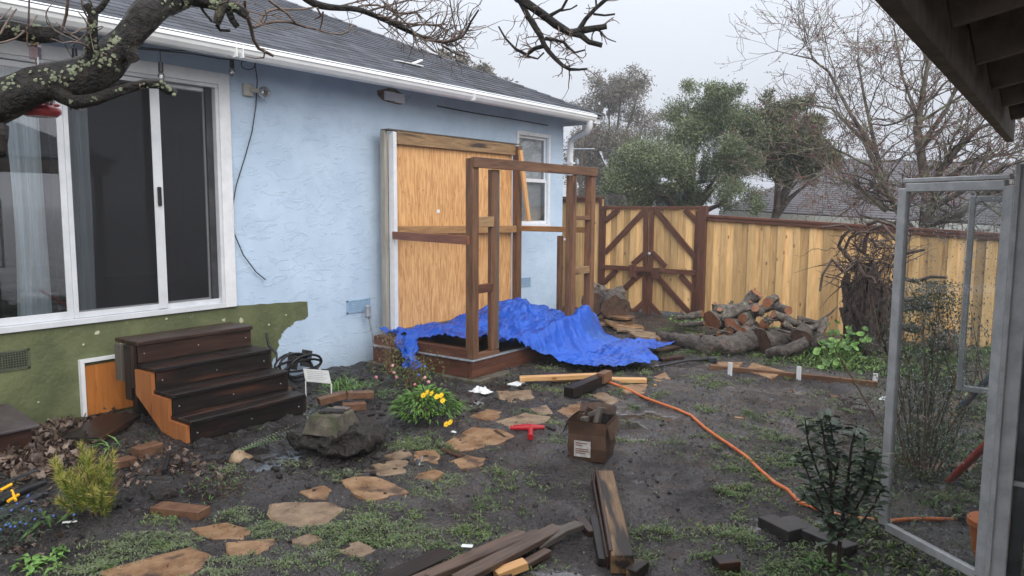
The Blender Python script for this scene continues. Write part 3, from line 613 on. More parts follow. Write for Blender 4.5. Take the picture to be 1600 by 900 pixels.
# curtains behind the glass
def curtain(y0, y1, x, label, taper):
    V = []; F = []; n1, n2 = 60, 24
    for j in range(n2 + 1):
        z = .80 + j / n2 * 1.92
        for i in range(n1 + 1):
            t = i / n1; k = 1 - taper * math.sin(math.pi * (1 - j / n2) * .8); y = y1 + (y0 - y1) * t * k if taper > 0 else y0 + (y1 - y0) * t
            V.append((x + .020 * math.sin(t * 15 + 1.1 * math.sin(z * 2.3)) + .008 * math.sin(t * 41 + z) * (1 + .2 * math.sin(z * 4)), y, z))
    for j in range(n2):
        for i in range(n1): a = j * (n1 + 1) + i; F.append((a, a + 1, a + n1 + 2, a + n1 + 1))
    o = npmesh('curtain', V, F, MT['curtain'], base=(x, (y0 + y1) / 2, .8), smooth=True); tag(o, label, 'curtain', 'curtains inside the sliding door')
curtain(2.36, 2.62, WX - .22, 'white curtain gathered behind the left glass pane', .15)
curtain(2.70, 2.98, WX - .24, 'pale curtain edge behind the insect screen right of the post', -1)

# ---------------- small window with blind
wy0, wy1, wz0, wz1 = 8.56, 9.40, 1.42, 2.75
win = MB().bx(WX - .02, WX + .03, wy0, wy1, wz0, wz0 + .035).out('window', MT['trim_white'], house, base=(WX, 9, wz0)); tag(win, 'double hung window with closed white blind')
b = MB(); b.bx(WX - .06, WX + .02, wy0, wy0 + .05, wz0 + .035, wz1); b.bx(WX - .06, WX + .02, wy1 - .05, wy1, wz0 + .035, wz1); b.bx(WX - .06, WX + .021, wy0 + .05, wy1 - .05, wz1 - .05, wz1); b.out('frame', MT['trim_white'], win, bevel=.004)
for (z0, z1, x) in ((wz0 + .037, 2.09, WX - .01), (2.06, wz1 - .05, WX - .035)):
    b = MB(); y0, y1 = wy0 + .05, wy1 - .05; b.bx(x - .02, x, y0, y0 + .04, z0, z1); b.bx(x - .02, x, y1 - .04, y1, z0, z1); b.bx(x - .02, x, y0 + .04, y1 - .04, z0, z0 + .045); b.bx(x - .02, x, y0 + .04, y1 - .04, z1 - .035, z1)
    b.out('sash', MT['trim_white'], win)
    MB().add([(x - .01, y0, z0), (x - .01, y1, z0), (x - .01, y1, z1), (x - .01, y0, z1)], [(0, 1, 2, 3)]).out('pane', MT['glass'], win)
for i in range(30):
    z = wz0 + .1 + i * .041
    b = MB(); b.add([(WX - .12, wy0 + .06, z + .023), (WX - .12, wy1 - .06, z + .023 + rnd.uniform(-.004, .004)), (WX - .095, wy1 - .06, z - .023), (WX - .095, wy0 + .06, z - .023)], [(0, 1, 2, 3)]); b.out('blind_slat', MT['interior_blind'], win)

# ================================================================ things on the wall
p = AX(385, 141, WX)
sl = thing('security_light', 'bare spherical bulb lamp on a beige box on the blue wall', 'lamp', (WX, p.y, p.z))
MB().bx(WX, WX + .045, p.y - .05, p.y + .05, p.z - .055, p.z + .055).out('junction_box', mat('beige_box', (.38, .36, .32), (.46, .44, .40), rough=.6), sl, bevel=.006)
MB().tube([(WX + .045, p.y + .02, p.z), (WX + .09, p.y + .05, p.z - .005), (WX + .10, p.y + .07, p.z - .01)], [.022, .02, .03], 8).out('arm', mat('beige_box2', (.36, .34, .30), rough=.6), sl)
q = Vector((WX + .12, p.y + .105, p.z - .02)); MB().ball(q, .058, 14, 10).out('bulb', mat('mirror_bulb', (.42, .42, .42), (.5, .5, .5), rough=.15, metallic=.7), sl)
MB().tube([q + Vector((.03, -.01, 0)), q + Vector((.062, -.02, 0))], [.03, .02], 10).out('lens', MT['dark_metal'], sl)
# dangling wire
pts = [AX(u, v, WX + .03) for u, v in ((398, 98), (402, 125), (400, 165), (394, 205), (383, 245), (369, 290), (362, 330), (366, 365), (380, 398), (400, 425), (415, 437))]
tag(MB().tube(pts, .0055, 5).out('dangling_cable', MT['blackp']), 'thin black cable hanging down the blue wall beside the door', 'cable')
# string lights under the eave
sg = thing('string_light', 'black cord of clear glass bulbs strung under the eave', 'string lights', (WX + .35, 3, 2.8))
cord = [AX(u, v, -5.95) for u, v in ((-60, 20), (40, 45), (80, 50), (120, 56), (160, 66), (215, 76), (250, 79), (300, 84), (345, 92), (365, 93), (385, 96))]
cord2 = [AX(u, v, -5.98) for u, v in ((200, 72), (260, 78), (320, 80), (350, 82))]
MB().tube(cord, .006, 5).tube(cord2, .005, 5).out('cord', MT['blackp'], sg)
loop = [AX(388 + 11 * math.cos(t * .52), 100 + 9 * math.sin(t * .52), -5.96 + .004 * t) for t in range(26)]
MB().tube(loop, .005, 5, cap=False).out('cord_coil', MT['blackp'], sg)
for (u, v) in ((115, 56), (250, 79), (362, 92)):
    t = AX(u, v, -5.95); k = .09 if u < 300 else .0
    MB().tube([t, t + Vector((0, 0, -k - .01))], .004, 5).tube([t + Vector((0, 0, -k)), t + Vector((0, 0, -k - .075))], [.018, .021], 8).out('socket', MT['blackp'], sg)
    MB().ball(t + Vector((0, 0, -k - .115)), .027, 10, 8, sc=(1, 1, 1.5)).out('bulb', MT['bulb'], sg)
# scrap on the roof
p = Vector((-6.35, 6.6, zr(-6.35) + .02)); b = MB(); b.box(p, (.10, .42, .012), Matrix.Rotation(.15, 3, 'Y')); b.box(p + Vector((.03, .12, .03)), (.05, .16, .02), Matrix.Rotation(.4, 3, 'X'))
tag(b.out('roof_scrap', MT['paper']), 'small white scrap lying on the grey shingles', 'scrap')
# grey service pipe with a box on top
a = AX(587, 570, -6.1); t = AX(574, 478, -6.1)
sp = thing('service_pipe', 'grey metal pipe with a small box rising from the soil against the wall', 'pipe', (a.x, a.y, 0))
MB().tube([(a.x + .03, a.y + .02, -.02), (a.x, a.y, .1), (t.x, t.y + .01, t.z - .08)], .012, 8).out('pipe', MT['galv'], sp)
MB().bx(t.x - .03, t.x + .03, t.y - .025, t.y + .04, t.z - .13, t.z + .01).out('outlet_box', MT['galv'], sp, bevel=.012)

# ================================================================ DARK WOODEN STEPS
st = thing('wooden_steps', 'four dark wet wooden steps with orange stringer below the door', 'steps', (-5.5, 3.4, 0))
Y0, Y1 = 2.92, 3.93
tr = [(-5.0, -5.25, .165), (-5.23, -5.47, .325), (-5.45, -5.72, .49), (-5.70, -6.0, .665)]
zp = 0.0
for i, (xf, xb, z) in enumerate(tr):
    m = MT['wet_brown'] if i == 3 else MT['wet_dark']
    board('riser', (xf - .012, Y0 + .005, (zp + z - .035) / 2 + .002), (xf - .012, Y1 - .005, (zp + z - .035) / 2 + .002), .024, z - .037 - zp, m, st)
    half = (xf - xb + .04) / 2
    board('tread', (xf + .02 - half / 2, Y0 - .012, z - .0175), (xf + .02 - half / 2, Y1 + .01, z - .0175), half - .004, .034, m, st, bev=.006)
    board('tread', (xf + .02 - half * 1.5, Y0 - .012, z - .0185), (xf + .02 - half * 1.5, Y1 + .01, z - .0185), half - .004, .034, m, st, bev=.006)
    zp = z - .0
for (y, m, lb) in ((Y0 - .03, MT['orange_wood'], 'orange wet stringer'), (Y1, MT['wet_dark'], None)):
    # stringer: saw-tooth above, sloping cut below
    poly = [(-5.012, .0), (-5.012, .128), (-5.242, .132), (-5.242, .288), (-5.462, .292), (-5.462, .452), (-5.70, .452), (-5.70, .26), (-5.33, .02), (-5.22, .0)]
    b = MB(); n_ = len(poly); b.add([(x, y, z) for x, z in poly] + [(x, y + .028, z) for x, z in poly], [tuple(range(n_)), tuple(range(2 * n_ - 1, n_ - 1, -1))] + [(i, n_ + i, n_ + (i + 1) % n_, (i + 1) % n_) for i in range(n_)])
    m2 = m
    o = b.out('stringer', wood('stringer_' + ('orange' if lb else 'dark'), (.26, .09, .028) if lb else (.01, .007, .006), (.42, .16, .055) if lb else (.03, .018, .012), c3=(.06, .022, .01), c3pos=.66, rough=.35, axis=2), st); tag(o, lb)
board('side_board', (-5.80, Y0 - .02, .20), (-5.80, Y0 - .02, .63), .10, .03, MT['wet_dark'], st, up=(0, 1, 0))
board('side_board', (-5.94, Y0 - .02, .33), (-5.94, Y0 - .02, .625), .10, .03, MT['grey_wood'], st, up=(0, 1, 0))
board('side_board', (-5.72, Y0 - .022, .30), (-5.72, Y0 - .022, .628), .045, .028, MT['wet_dark'], st, up=(0, 1, 0))
for yy in (3.05, 3.8): board('leg', (-5.95, yy, 0), (-5.95, yy, .625), .08, .08, MT['wet_dark'], st)
b = MB()
for i, (xf, xb, z) in enumerate(tr):
    for yy in (Y0 + .05, (Y0 + Y1) / 2, Y1 - .06): b.ball((xf + .003, yy, z - .10), .006, 6, 4)
b.out('screw_heads', MT['galv'], st, kind='stuff')

# ================================================================ SHED FRAME
sh = thing('shed_frame', 'half built shed of brown posts with a plywood back wall', 'shed', (-5.3, 6.8, 0))
SX, SY, BX, BY = -4.61, 5.65, -5.98, 8.02                   # near corner, far corner of the base
MB().bx(BX - .06, SX + .12, SY - .06, BY + .1, -.08, .03).out('slab', MT['concrete'], sh, bevel=.01)
def bd(name, p0, p1, wd, th, m='frame_brown', up=None, **k): return board(name, p0, p1, wd, th, MT[m], sh, up, **k)
bd('skirt_board', (SX, SY - .02, .115), (SX, BY, .115), .17, .04, 'red_brown', up=(1, 0, 0)); bd('skirt_board', (BX, SY, .115), (SX - .03, SY, .115), .17, .04, 'red_brown', up=(0, 1, 0))
bd('skirt_board', (SX, BY, .115), (BX, BY, .115), .17, .04, 'red_brown', up=(0, 1, 0))
board('flashing', (BX, SY - .012, .208), (SX + .025, SY - .012, .208), .06, .014, MT['galv'], sh, bev=.002); board('flashing', (SX + .012, SY - .03, .207), (SX + .012, BY, .207), .06, .013, MT['galv'], sh, bev=.002)
bd('bottom_plate', (SX - .03, SY + .07, .235), (SX - .03, 6.08, .235), .09, .04); bd('bottom_plate', (BX, SY + .04, .26), (SX - .07, SY + .04, .26), .09, .10, 'red_brown', up=(0, 0, 1))
MB().bx(BX, SX - .02, SY + .02, BY - .02, .17, .212).out('floor_deck', MT['wet_brown'], sh)
for (y, x, z1) in ((SY + .04, SX - .03, 2.17), (7.93, SX - .03, 2.15)):
    bd('post', (x, y, .217), (x, y, z1), .095, .09, 'frame_brown', up=(0, 1, 0))
bd('stud', (SX - .03, 6.01, .256), (SX - .03, 6.01, 2.075), .05, .09, 'frame_brown', up=(0, 1, 0))
bd('stud', (SX - .03, 7.50, .217), (SX - .03, 7.50, 2.075), .09, .09, 'frame_brown', up=(0, 1, 0))
bd('stud', (SX - .03, 6.06, .256), (SX - .03, 6.06, 2.075), .04, .085, 'grey_wood', up=(0, 1, 0))
bd('top_beam', (SX + .017, SY - .008, 2.13), (SX + .017, 7.98, 2.125), .10, .045, 'frame_brown', up=(1, 0, 0))
for (z, m) in ((1.56, 'stained_light'), (.90, 'red_brown')): bd('blocking', (SX - .03, SY + .09, z), (SX - .03, 5.985, z), .10 if z > 1 else .05, .085, m, up=(0, 0, 1) if z < 1 else (1, 0, 0))
for (z, m) in ((1.58, 'frame_brown'), (.96, 'stained_light')): bd('blocking', (SX - .03, 7.55, z), (SX - .03, 7.88, z), .08, .05 if z > 1 else .085, m)
bd('post', (BX + .05, 8.22, .217), (BX + .05, 8.22, 2.50), .09, .09, 'frame_brown', up=(0, 1, 0))
bd('post', (BX + .9, 7.96, .217), (BX + .9, 7.96, 1.35), .05, .07, 'frame_brown', up=(0, 1, 0))
bd('rail', (BX + .14, 8.2, 1.42), (SX - .07, 8.0, 1.43), .07, .045, 'amber', up=(0, 1, 0))
bd('rail', (BX + .06, 5.90, 1.39), (SX - .03, SY - .012, 1.385), .085, .035, 'reddish', up=(0, 1, 0))
bd('rail', (BX + .06, 5.98, 1.445), (BX + .06, 8.17, 1.41), .09, .045, 'amber', up=(1, 0, 0))
# plywood back wall: two sheets, white end board, stained header
PX = -5.985
MB().bx(PX - .012, PX, 5.98, 7.20, .33, 2.44).out('plywood_sheet', MT['plywood'], sh); MB().bx(PX - .013, PX - .001, 7.203, 8.17, .33, 2.44).out('plywood_sheet', MT['plywood'], sh)
board('white_end_board', (PX + .02, 5.945, .33), (PX + .02, 5.945, 2.51), .085, .05, MT['trim_white'], sh, up=(0, 1, 0))
board('grey_end_board', (PX - .05, 5.885, .30), (PX - .05, 5.885, 2.53), .05, .07, wood('greyish_paint_board', (.22, .20, .17), (.32, .30, .26), axis=0, rough=.6), sh, up=(1, 0, 0))
bd('header_board', (PX + .03, 5.99, 2.45), (PX + .03, 8.18, 2.45), .14, .045, 'stained_light', up=(1, 0, 0))
MB().bx(PX - .06, PX + .06, 5.86, 8.26, 2.522, 2.535).out('cap_board', MT['grey_wood'], sh)
bd('wall_plate', (PX + .02, 5.99, .285), (PX + .02, 8.17, .285), .09, .06, 'grey_wood', up=(1, 0, 0))
p = AX(685, 330, PX + .003); tag(MB().bx(PX + .001, PX + .0025, p.y - .025, p.y + .025, p.z - .02, p.z + .02).out('grade_sticker', MT['paper'], sh), None)
# pale offcut leaning on the far post
a = AX(813, 235, -5.80); c = AX(826, 345, -5.80)
tag(board('leaning_offcut', c, a, .065, .035, MT['fresh'], None, up=(1, 0, 0)), 'pale fresh lumber offcut hanging slanted beside the dark post', 'board')
# ================================================================ FENCES AND GATE
FY = 11.0
ftop = lambda x: 1.586 - .049 * (x + 4.39)
def fence(name, label, x0, x1, zt, zb=.0, capc='red_brown', y=FY):
    f = thing(name, label, 'fence', ((x0 + x1) / 2, y, 0)); x = x0; i = 0
    while x < x1 - .02:
        wd = rnd.uniform(.09, .125); z1 = min(zt(x), zt(x + wd)) - .03
        dy = .022 if i % 2 else 0
        board('fence_board', (x + wd / 2, y + dy, zb + rnd.uniform(-.01, .01) - .03), (x + wd / 2, y + dy, z1), wd + (.02 if dy else -.004), .018, MT['cedar0'], f, up=(0, 1, 0), bev=.002)
        x += wd; i += 1
    board('cap_rail', (x0 - .02, y - .0, zt(x0)), (x1 + .02, y - .0, zt(x1)), .12, .036, MT[capc], f)
    board('trim_rail', (x0, y - .035, zt(x0) - .045), (x1, y - .035, zt(x1) - .045), .02, .05, MT['red_brown'], f)
    board('bottom_board', (x0, y + .06, .06), (x1, y + .06, .05), .03, .18, MT['red_brown'], f)
    return f
MT['cedar0'] = wood('cedar_picket', (.50, .305, .125), (.75, .50, .235), c3=(.40, .23, .095), c3pos=.60, rough=.6, hue=.36, axis=0, bump=.35, scale=2.6, knots=(.12, .045, .02))
fence('board_fence', 'long cedar board fence with dark cap behind the log pile', -4.385, 4.0, ftop)
for x in (-2.45, .1, 2.6): board('fence_post', (x, FY + .07, 0), (x, FY + .07, 1.4), .09, .09, MT['red_brown'], bpy.data.objects['board_fence'])
fence('board_fence', 'short taller cedar fence section between house corner and gate', -9.2, -6.24, lambda x: 1.86)
board('end_trim', (-6.215, FY - .03, 0), (-6.215, FY - .03, 1.84), .05, .03, MT['red_brown'], bpy.data.objects['board_fence.001'], up=(0, 1, 0))
# double gate
gt = thing('double_gate', 'double cedar gate with diagonal red brown braces', 'gate', (-5.3, FY, 0))
def gp(u, v, dy=0): return AY(860 + u / 3, 280 + v / 3, FY - .03 + dy)
lx0, lx1 = gp(250, 0).x, gp(462, 0).x; rx1 = gp(690, 0).x
x = lx0 + .01; i = 0
while x < rx1 - .03:
    wd = .118; dy = .02 if i % 2 else 0
    board('gate_board', (x + wd / 2, FY + dy, .07), (x + wd / 2, FY + dy, 1.70), wd + (.018 if dy else -.003), .018, MT['cedar0'], gt, up=(0, 1, 0), bev=.002); x += wd + .001; i += 1
def br(a, c, wd=.085, dy=0, name='brace', th=.03): board(name, gp(*a, dy), gp(*c, dy), wd, th, MT['red_brown'], gt, up=(0, 1, 0))
zt_ = 1.70
for (a, c) in (((252, 136), (240, 640)), ((448, 136), (440, 690)), ((476, 136), (463, 690))): br(a, c, .075, name='stile')
br((245, 133), (470, 134), .05, -.004, 'top_rail'); br((470, 134), (715, 134), .05, -.004, 'top_rail')
br((246, 655), (440, 672), .12, -.003, 'bottom_rail'); br((458, 672), (670, 692), .12, -.003, 'bottom_rail')
br((692, 150), (668, 650), .07, name='stile')
br((248, 412), (440, 422), .075, -.031, 'mid_rail'); br((470, 425), (682, 440), .075, -.031, 'mid_rail')
for (a, c) in (((257, 345), (448, 140)), ((258, 195), (320, 142)), ((250, 485), (312, 425)), ((340, 518), (438, 428)), ((385, 400), (446, 345)), ((370, 640), (436, 580)),
               ((492, 142), (683, 372)), ((630, 142), (692, 205)), ((478, 345), (540, 410)), ((505, 462), (655, 632)), ((608, 450), (676, 525)), ((466, 585), (515, 640))):
    br(a, c, .085, -.002)
br((388, 402), (386, 460), .12, -.062, 'latch_block', .04); br((493, 415), (493, 467), .12, -.062, 'latch_block', .04); br((375, 424), (540, 432), .05, -.066, 'slide_bar', .03)
MB().ball(gp(463, 350, -.05), .03, 8, 6).out('latch_ring', MT['galv'], gt); br((470, 265), (466, 300), .02, -.04, 'latch_bolt', .015)
a = gp(716, 132); c = gp(697, 650)
tag(board('gate_post', (c.x + .01, FY - .02, -.05), (a.x, FY - .02, a.z + .02), .13, .12, MT['red_brown'], None, up=(0, 1, 0)), 'dark brown post between the double gate and the long fence', 'post')

# ================================================================ BEYOND THE FENCE
nh = thing('neighbour_house', 'low neighbouring house with purple grey shingle roof behind the fence', 'house', (-2, 20, 0))
b = MB(); x0, x1 = -6.4, 9
b.add([(x0, 16.9, 1.66), (x1, 16.9, .95), (x1, 21.5, 2.25), (x0 + 1.4, 21.5, 3.0)], [(0, 1, 2, 3)])
b.add([(x0, 16.9, 1.62), (x1, 16.9, .91), (x1, 21.5, 2.21), (x0 + 1.4, 21.5, 2.96)], [(3, 2, 1, 0)])
b.add([(x0 + 1.4, 21.5, 3.0), (x1, 21.5, 2.25), (x1, 26, .95), (x0, 26, 1.66), (x0, 16.9, 1.66)], [(0, 1, 2, 3), (0, 3, 4)])
b.out('roof', MT['nroof'], nh)
V = []; F = []
for r_ in range(30):
    t = r_ / 30; y = 16.9 + 4.6 * t
    xa = x0 + 1.4 * t; n0 = len(V); za = 1.66 + (3.0 - 1.66) * t; zb_ = .95 + 1.3 * t
    V += [(xa, y, za + .012), (x1, y, zb_ + .012), (x1, y + .15, zb_ + .05), (xa, y + .15, za + .05), (xa, y, za - .01), (x1, y, zb_ - .01)]; F += [(n0, n0 + 1, n0 + 2, n0 + 3), (n0 + 4, n0 + 5, n0 + 1, n0)]
o = npmesh('shingle_courses', V, F, MT['nroof'], nh, BASE[nh]); o['kind'] = 'stuff'
board('fascia_board', (x0 - .05, 16.86, 1.55), (x1, 16.86, .84), .03, .18, mat('pale_fascia', (.46, .47, .44), (.52, .53, .50), rough=.6), nh, up=(0, 0, 1))
MB().bx(x0 + .5, x1, 17.4, 17.5, -.5, .95).bx(x0 + .5, -1, 17.4, 17.5, .95, 1.2).out('wall', MT['nwall'], nh)
b = MB(); b.box((-2.0, 18.2, 1.95), (.16, .16, .3)); b.out('roof_vent', mat('pinkish_vent', (.4, .3, .27), rough=.7), nh); MB().box((-1.3, 18.9, 2.05), (.2, .2, .2)).out('roof_vent', MT['trim_white'], nh)
ng = thing('garden_shed', 'small pale shed seen between the bushes behind the fence', 'shed', (-6.6, 16, 0))
MB().bx(-7.4, -6.75, 15.5, 16.5, -.2, 2.2).out('wall', MT['nwall'], ng); MB().add([(-7.6, 15.3, 2.1), (-6.5, 15.3, 2.3), (-6.5, 16.7, 2.3), (-7.6, 16.7, 2.1)], [(0, 1, 2, 3)]).out('roof', MT['nroof'], ng)

rng = np.random.RandomState(11)
def leafcloud(centers, radii, n, size, aspect=.45, droop=0., thr=.33):
    """many single leaves spread in soft blobs; returns V,F"""
    C = np.array(centers); Rr = np.array(radii); wgt = (Rr ** 2.2); wgt /= wgt.sum()
    k = rng.choice(len(C), n, p=wgt); d = rng.normal(size=(n, 3)); d /= np.linalg.norm(d, axis=1)[:, None]
    r = rng.rand(n) ** .45 * (1 + .25 * rng.randn(n))
    P = C[k] + d * (r * Rr[k])[:, None] * np.array([1, 1, .8])
    q = fbm(P[:, 0] * 3.1 + P[:, 1] * 1.7 + 50, P[:, 2] * 3.1 + 50, 2); keep = q > thr; P = P[keep]; d = d[keep]; n = len(P)
    a = rng.normal(size=(n, 3)) + d * .8; a[:, 2] -= droop; a /= np.linalg.norm(a, axis=1)[:, None]
    bb = np.cross(a, rng.normal(size=(n, 3))); bb /= np.linalg.norm(bb, axis=1)[:, None]
    s = size * (.6 + .8 * rng.rand(n))[:, None]
    V = np.stack([P, P + a * s * .5 + bb * s * aspect * .5, P + a * s, P + a * s * .5 - bb * s * aspect * .5], 1).reshape(-1, 3)
    return V, np.arange(4 * n).reshape(n, 4)
def blobs(cx, cy, z0, z1, rx, n, r0, r1, shape='round'):
    cs = []; rs = []
    for i in range(n):
        t = rnd.random(); z = z0 + (z1 - z0) * t
        w_ = math.sin(math.pi * (.12 + .82 * t)) if shape == 'round' else (1 - .75 * t)
        a = rnd.uniform(0, 6.283); q = rnd.random() ** .5 * rx * w_
        cs.append((cx + math.cos(a) * q, cy + math.sin(a) * q * .8, z)); rs.append(rnd.uniform(r0, r1) * (.6 + .5 * w_))
    return cs, rs
def grow(b, p, d, L, r, depth, spread=.6, up=.15, seg=4, kids=3, tips=None, n=5, shrink=.68, curl=.25, taper=.45, minr=.003):
    pts = [Vector(p)]; d = Vector(d).normalized(); dirs = [d.copy()]
    for i in range(seg):
        d = (d + Vector((rnd.gauss(0, curl), rnd.gauss(0, curl), rnd.gauss(0, curl) + up * .3))).normalized(); pts.append(pts[-1] + d * (L / seg)); dirs.append(d.copy())
    rad = [max(minr, r * (1 - (1 - taper) * i / seg)) for i in range(seg + 1)]
    b.tube(pts, rad, n if r > .02 else 3, cap=False)
    if tips is not None: tips.extend(pts[1:] if depth <= 1 else [])
    if depth <= 0: return
    for k in range(kids):
        i = rnd.randint(1, seg); q = dirs[i] + Vector((rnd.gauss(0, spread), rnd.gauss(0, spread), rnd.gauss(0, spread) * .7 + up))
        grow(b, pts[i], q, L * shrink * rnd.uniform(.75, 1.2), max(minr, rad[i] * .72), depth - 1, spread, up, max(3, seg - 1), kids, tips, n, shrink, curl, taper, minr)
def tree(name, label, base, cs, rs, n, size, ml, mk, aspect=.4, droop=0., trunk_r=.15, extra=None, group=None, mults=None):
    t = thing(name, label, 'tree', base, group); b = MB(); base = Vector(base)
    cen = Vector(np.mean(np.array(cs), axis=0).tolist()); fork = base.lerp(cen, .55)
    for i in range(0, len(cs), max(1, len(cs) // 9)):
        c = Vector(cs[i]); m_ = fork.lerp(c, .5) + Vector((rnd.uniform(-.2, .2), 0, rnd.uniform(-.05, .25)))
        b.tube([fork - Vector((0, 0, .15)), fork.lerp(m_, .5), m_, c], [trunk_r * .55, trunk_r * .4, trunk_r * .22, trunk_r * .08], 6)
    b.tube([base - Vector((0, 0, .2)), base.lerp(fork, .5) + Vector((trunk_r * .4, 0, 0)), fork], [trunk_r, trunk_r * .8, trunk_r * .62], 8)
    b.out('trunk', mk, t)
    V, F = leafcloud(cs, rs, n, size, aspect, droop, .26 if n > 55000 else .33)
    ms = ml if isinstance(ml, list) else [ml]; mi = rng.randint(0, len(ms), len(F)) if len(ms) > 1 else None
    o = npmesh('crown', V, F, ms, t, BASE[t], mi=mi); return t
mk_t = mat('tree_trunk', (.035, .028, .022), (.10, .08, .065), scale=8, rough=.8, bump=.6)
euc_leaf = [mat('eucalyptus_leaf', (.085, .085, .058), (.15, .145, .10), scale=3, rough=.5, bump=0), mat('eucalyptus_brown_leaf', (.085, .065, .05), (.15, .115, .09), scale=3, rough=.5, bump=0)]
# eucalyptus
cs = []; rs = []
for (x, z, r) in ((-16.6, 3.2, .9), (-15.6, 2.6, 1.1), (-14.3, 2.8, .8), (-16.2, 4.6, .9), (-15.2, 4.4, 1.1), (-14.2, 4.6, .75), (-15.9, 5.8, .8), (-14.9, 6.0, .85), (-14.2, 6.1, .6), (-15.5, 6.9, .55), (-14.7, 6.9, .5), (-16.6, 5.7, .45), (-13.9, 5.4, .55), (-17.0, 4.0, .5), (-15.3, 1.4, 1.2), (-16.5, 1.5, 1.0), (-14.2, 1.6, .9)):
    for k in range(3): cs.append((x + rnd.gauss(0, .3), 28 + rnd.gauss(0, .5), z + rnd.gauss(0, .3))); rs.append(r * rnd.uniform(.6, 1.0))
tree('eucalyptus_tree', 'tall rounded grey brown eucalyptus behind the house corner', (-15.2, 28, 0), cs, rs, 80000, .11, euc_leaf, mk_t, .3, .8, .3)
# distant crowns peeping over the roof line
for (x, y, z, n) in ((-17.4, 22, 6.9, 8), (-19.0, 22, 7.4, 6)):
    cs, rs = blobs(x, y, z - 1.6, z, 1.0 if n == 8 else .8, 14, .2, .42)
    tree('eucalyptus_tree', 'pale treetop just above the roof edge, %s' % ('nearest the gutter end' if n == 8 else 'higher up the hip under the bare twigs'), (x, y, 0), cs, rs, 2600, .16, euc_leaf, mk_t, .35, .5, .15)
ol1 = mat('olive_crown_leaf', (.08, .12, .04), (.165, .215, .075), scale=2, rough=.5, bump=0); ol2 = mat('olive_crown_leaf_silver', (.17, .20, .13), (.28, .30, .21), scale=2, rough=.5, bump=0); ol3 = mat('olive_crown_leaf_deep', (.05, .07, .03), (.10, .125, .05), scale=2, rough=.5, bump=0)
def pt(u, v, y): q = AY(u, v, y); return (q.x, q.y, q.z)
def crownpx(lst, y, k=3, sp=.12):
    cs = []; rs = []
    for (u, v, r) in lst:
        q = AY(u, v, y); rr = r / FPX * y * 1.25
        for j in range(k): cs.append((q.x + rnd.gauss(0, rr * .4), y + rnd.gauss(0, rr * .9), q.z + rnd.gauss(0, rr * .3))); rs.append(rr * rnd.uniform(.5, .85))
    return cs, rs
cs, rs = crownpx([(985, 285, 34), (1010, 265, 30), (1050, 250, 36), (1040, 290, 34), (1090, 210, 40), (1115, 165, 34), (1120, 140, 20), (1075, 180, 24), (1140, 200, 34), (1120, 250, 36), (1160, 240, 30), (1165, 190, 20), (1150, 295, 26), (1130, 315, 16), (975, 305, 20), (1055, 215, 20), (1020, 235, 14), (1000, 315, 18), (1075, 290, 30), (1090, 260, 34), (1010, 300, 26), (1060, 310, 20), (1185, 320, 14), (960, 290, 14), (1150, 265, 30), (1080, 130, 12), (1140, 150, 16)], 14.5, 4)
tree('olive_tree', 'bushy green olive tree right behind the gate', (-6.3, 14.5, 0), cs, rs, 130000, .062, [ol1, ol2, ol3], mk_t, .24, -.3, .16)
cs, rs = crownpx([(1200, 190, 22), (1225, 170, 22), (1205, 225, 26), (1240, 215, 30), (1270, 230, 24), (1225, 255, 26), (1260, 262, 20), (1190, 250, 16), (1245, 160, 14), (1215, 275, 14), (1280, 190, 14), (1290, 250, 16)], 16, 4)
tree('olive_tree', 'darker olive tree right of the bushy one, leaning trunk', (-5.2, 16, 0), cs, rs, 60000, .066, [ol1, ol3, mat('rusty_leaf', (.07, .055, .035), (.12, .09, .06), scale=2, rough=.5, bump=0)], mk_t, .3, -.2, .12)
# bare fruit tree with red buds
bt = thing('bare_tree', 'large bare tree with lichen and red buds behind the fence', 'tree', (-2.2, 13, 0))
b = MB(); tips = []
btb = Vector((-2.25, 13, 0)); rnd.seed(21)
def limb(px, y0, y1, r0, r1, n=6, kids=4, dep=3, L=.85):
    k = len(px); P = [AY(u, v, y0 + (y1 - y0) * i / (k - 1)) for i, (u, v) in enumerate(px)]
    b.tube(P, [r0 + (r1 - r0) * i / (k - 1) for i in range(k)], n, cap=False, jitter=.15)
    for i in range(1, k):
        d = (P[i] - P[i - 1]).normalized()
        for _ in range(kids):
            q = P[i - 1].lerp(P[i], rnd.random()); dd = d * .6 + Vector((rnd.gauss(0, .7), rnd.gauss(0, .7), rnd.gauss(.15, .6)))
            grow(b, q, dd, L * rnd.uniform(.7, 1.2), max(.008, (r0 + (r1 - r0) * i / k) * .45), dep, .6, .12, 4, 3, tips, 4, .66, .2, .5, .0035)
limb([(1440, 420), (1425, 360), (1410, 340), (1385, 300), (1370, 240), (1350, 150), (1340, 90)], 13, 13.3, .07, .012)
limb([(1440, 400), (1448, 300), (1432, 200), (1440, 160), (1450, 100), (1430, 40)], 13, 12.6, .085, .012)
limb([(1370, 240), (1330, 180), (1295, 112), (1268, 92), (1232, 84)], 13.2, 12.6, .04, .006, kids=3)
limb([(1395, 315), (1350, 220), (1300, 170), (1250, 160)], 13, 13.6, .05, .008, kids=4)
limb([(1385, 330), (1340, 290), (1290, 270), (1230, 300)], 13, 12.4, .035, .006, kids=4, L=.7)
limb([(1445, 300), (1490, 240), (1530, 200), (1560, 190)], 13, 12.8, .06, .01)
limb([(1448, 330), (1520, 290), (1570, 260), (1640, 240)], 13, 12.2, .05, .01, kids=4)
limb([(1420, 350), (1360, 260), (1300, 230), (1240, 235)], 13, 12.5, .03, .005, kids=5, L=.7)
limb([(1450, 300), (1520, 250), (1580, 240), (1640, 220)], 13.2, 13.8, .04, .006, kids=5)
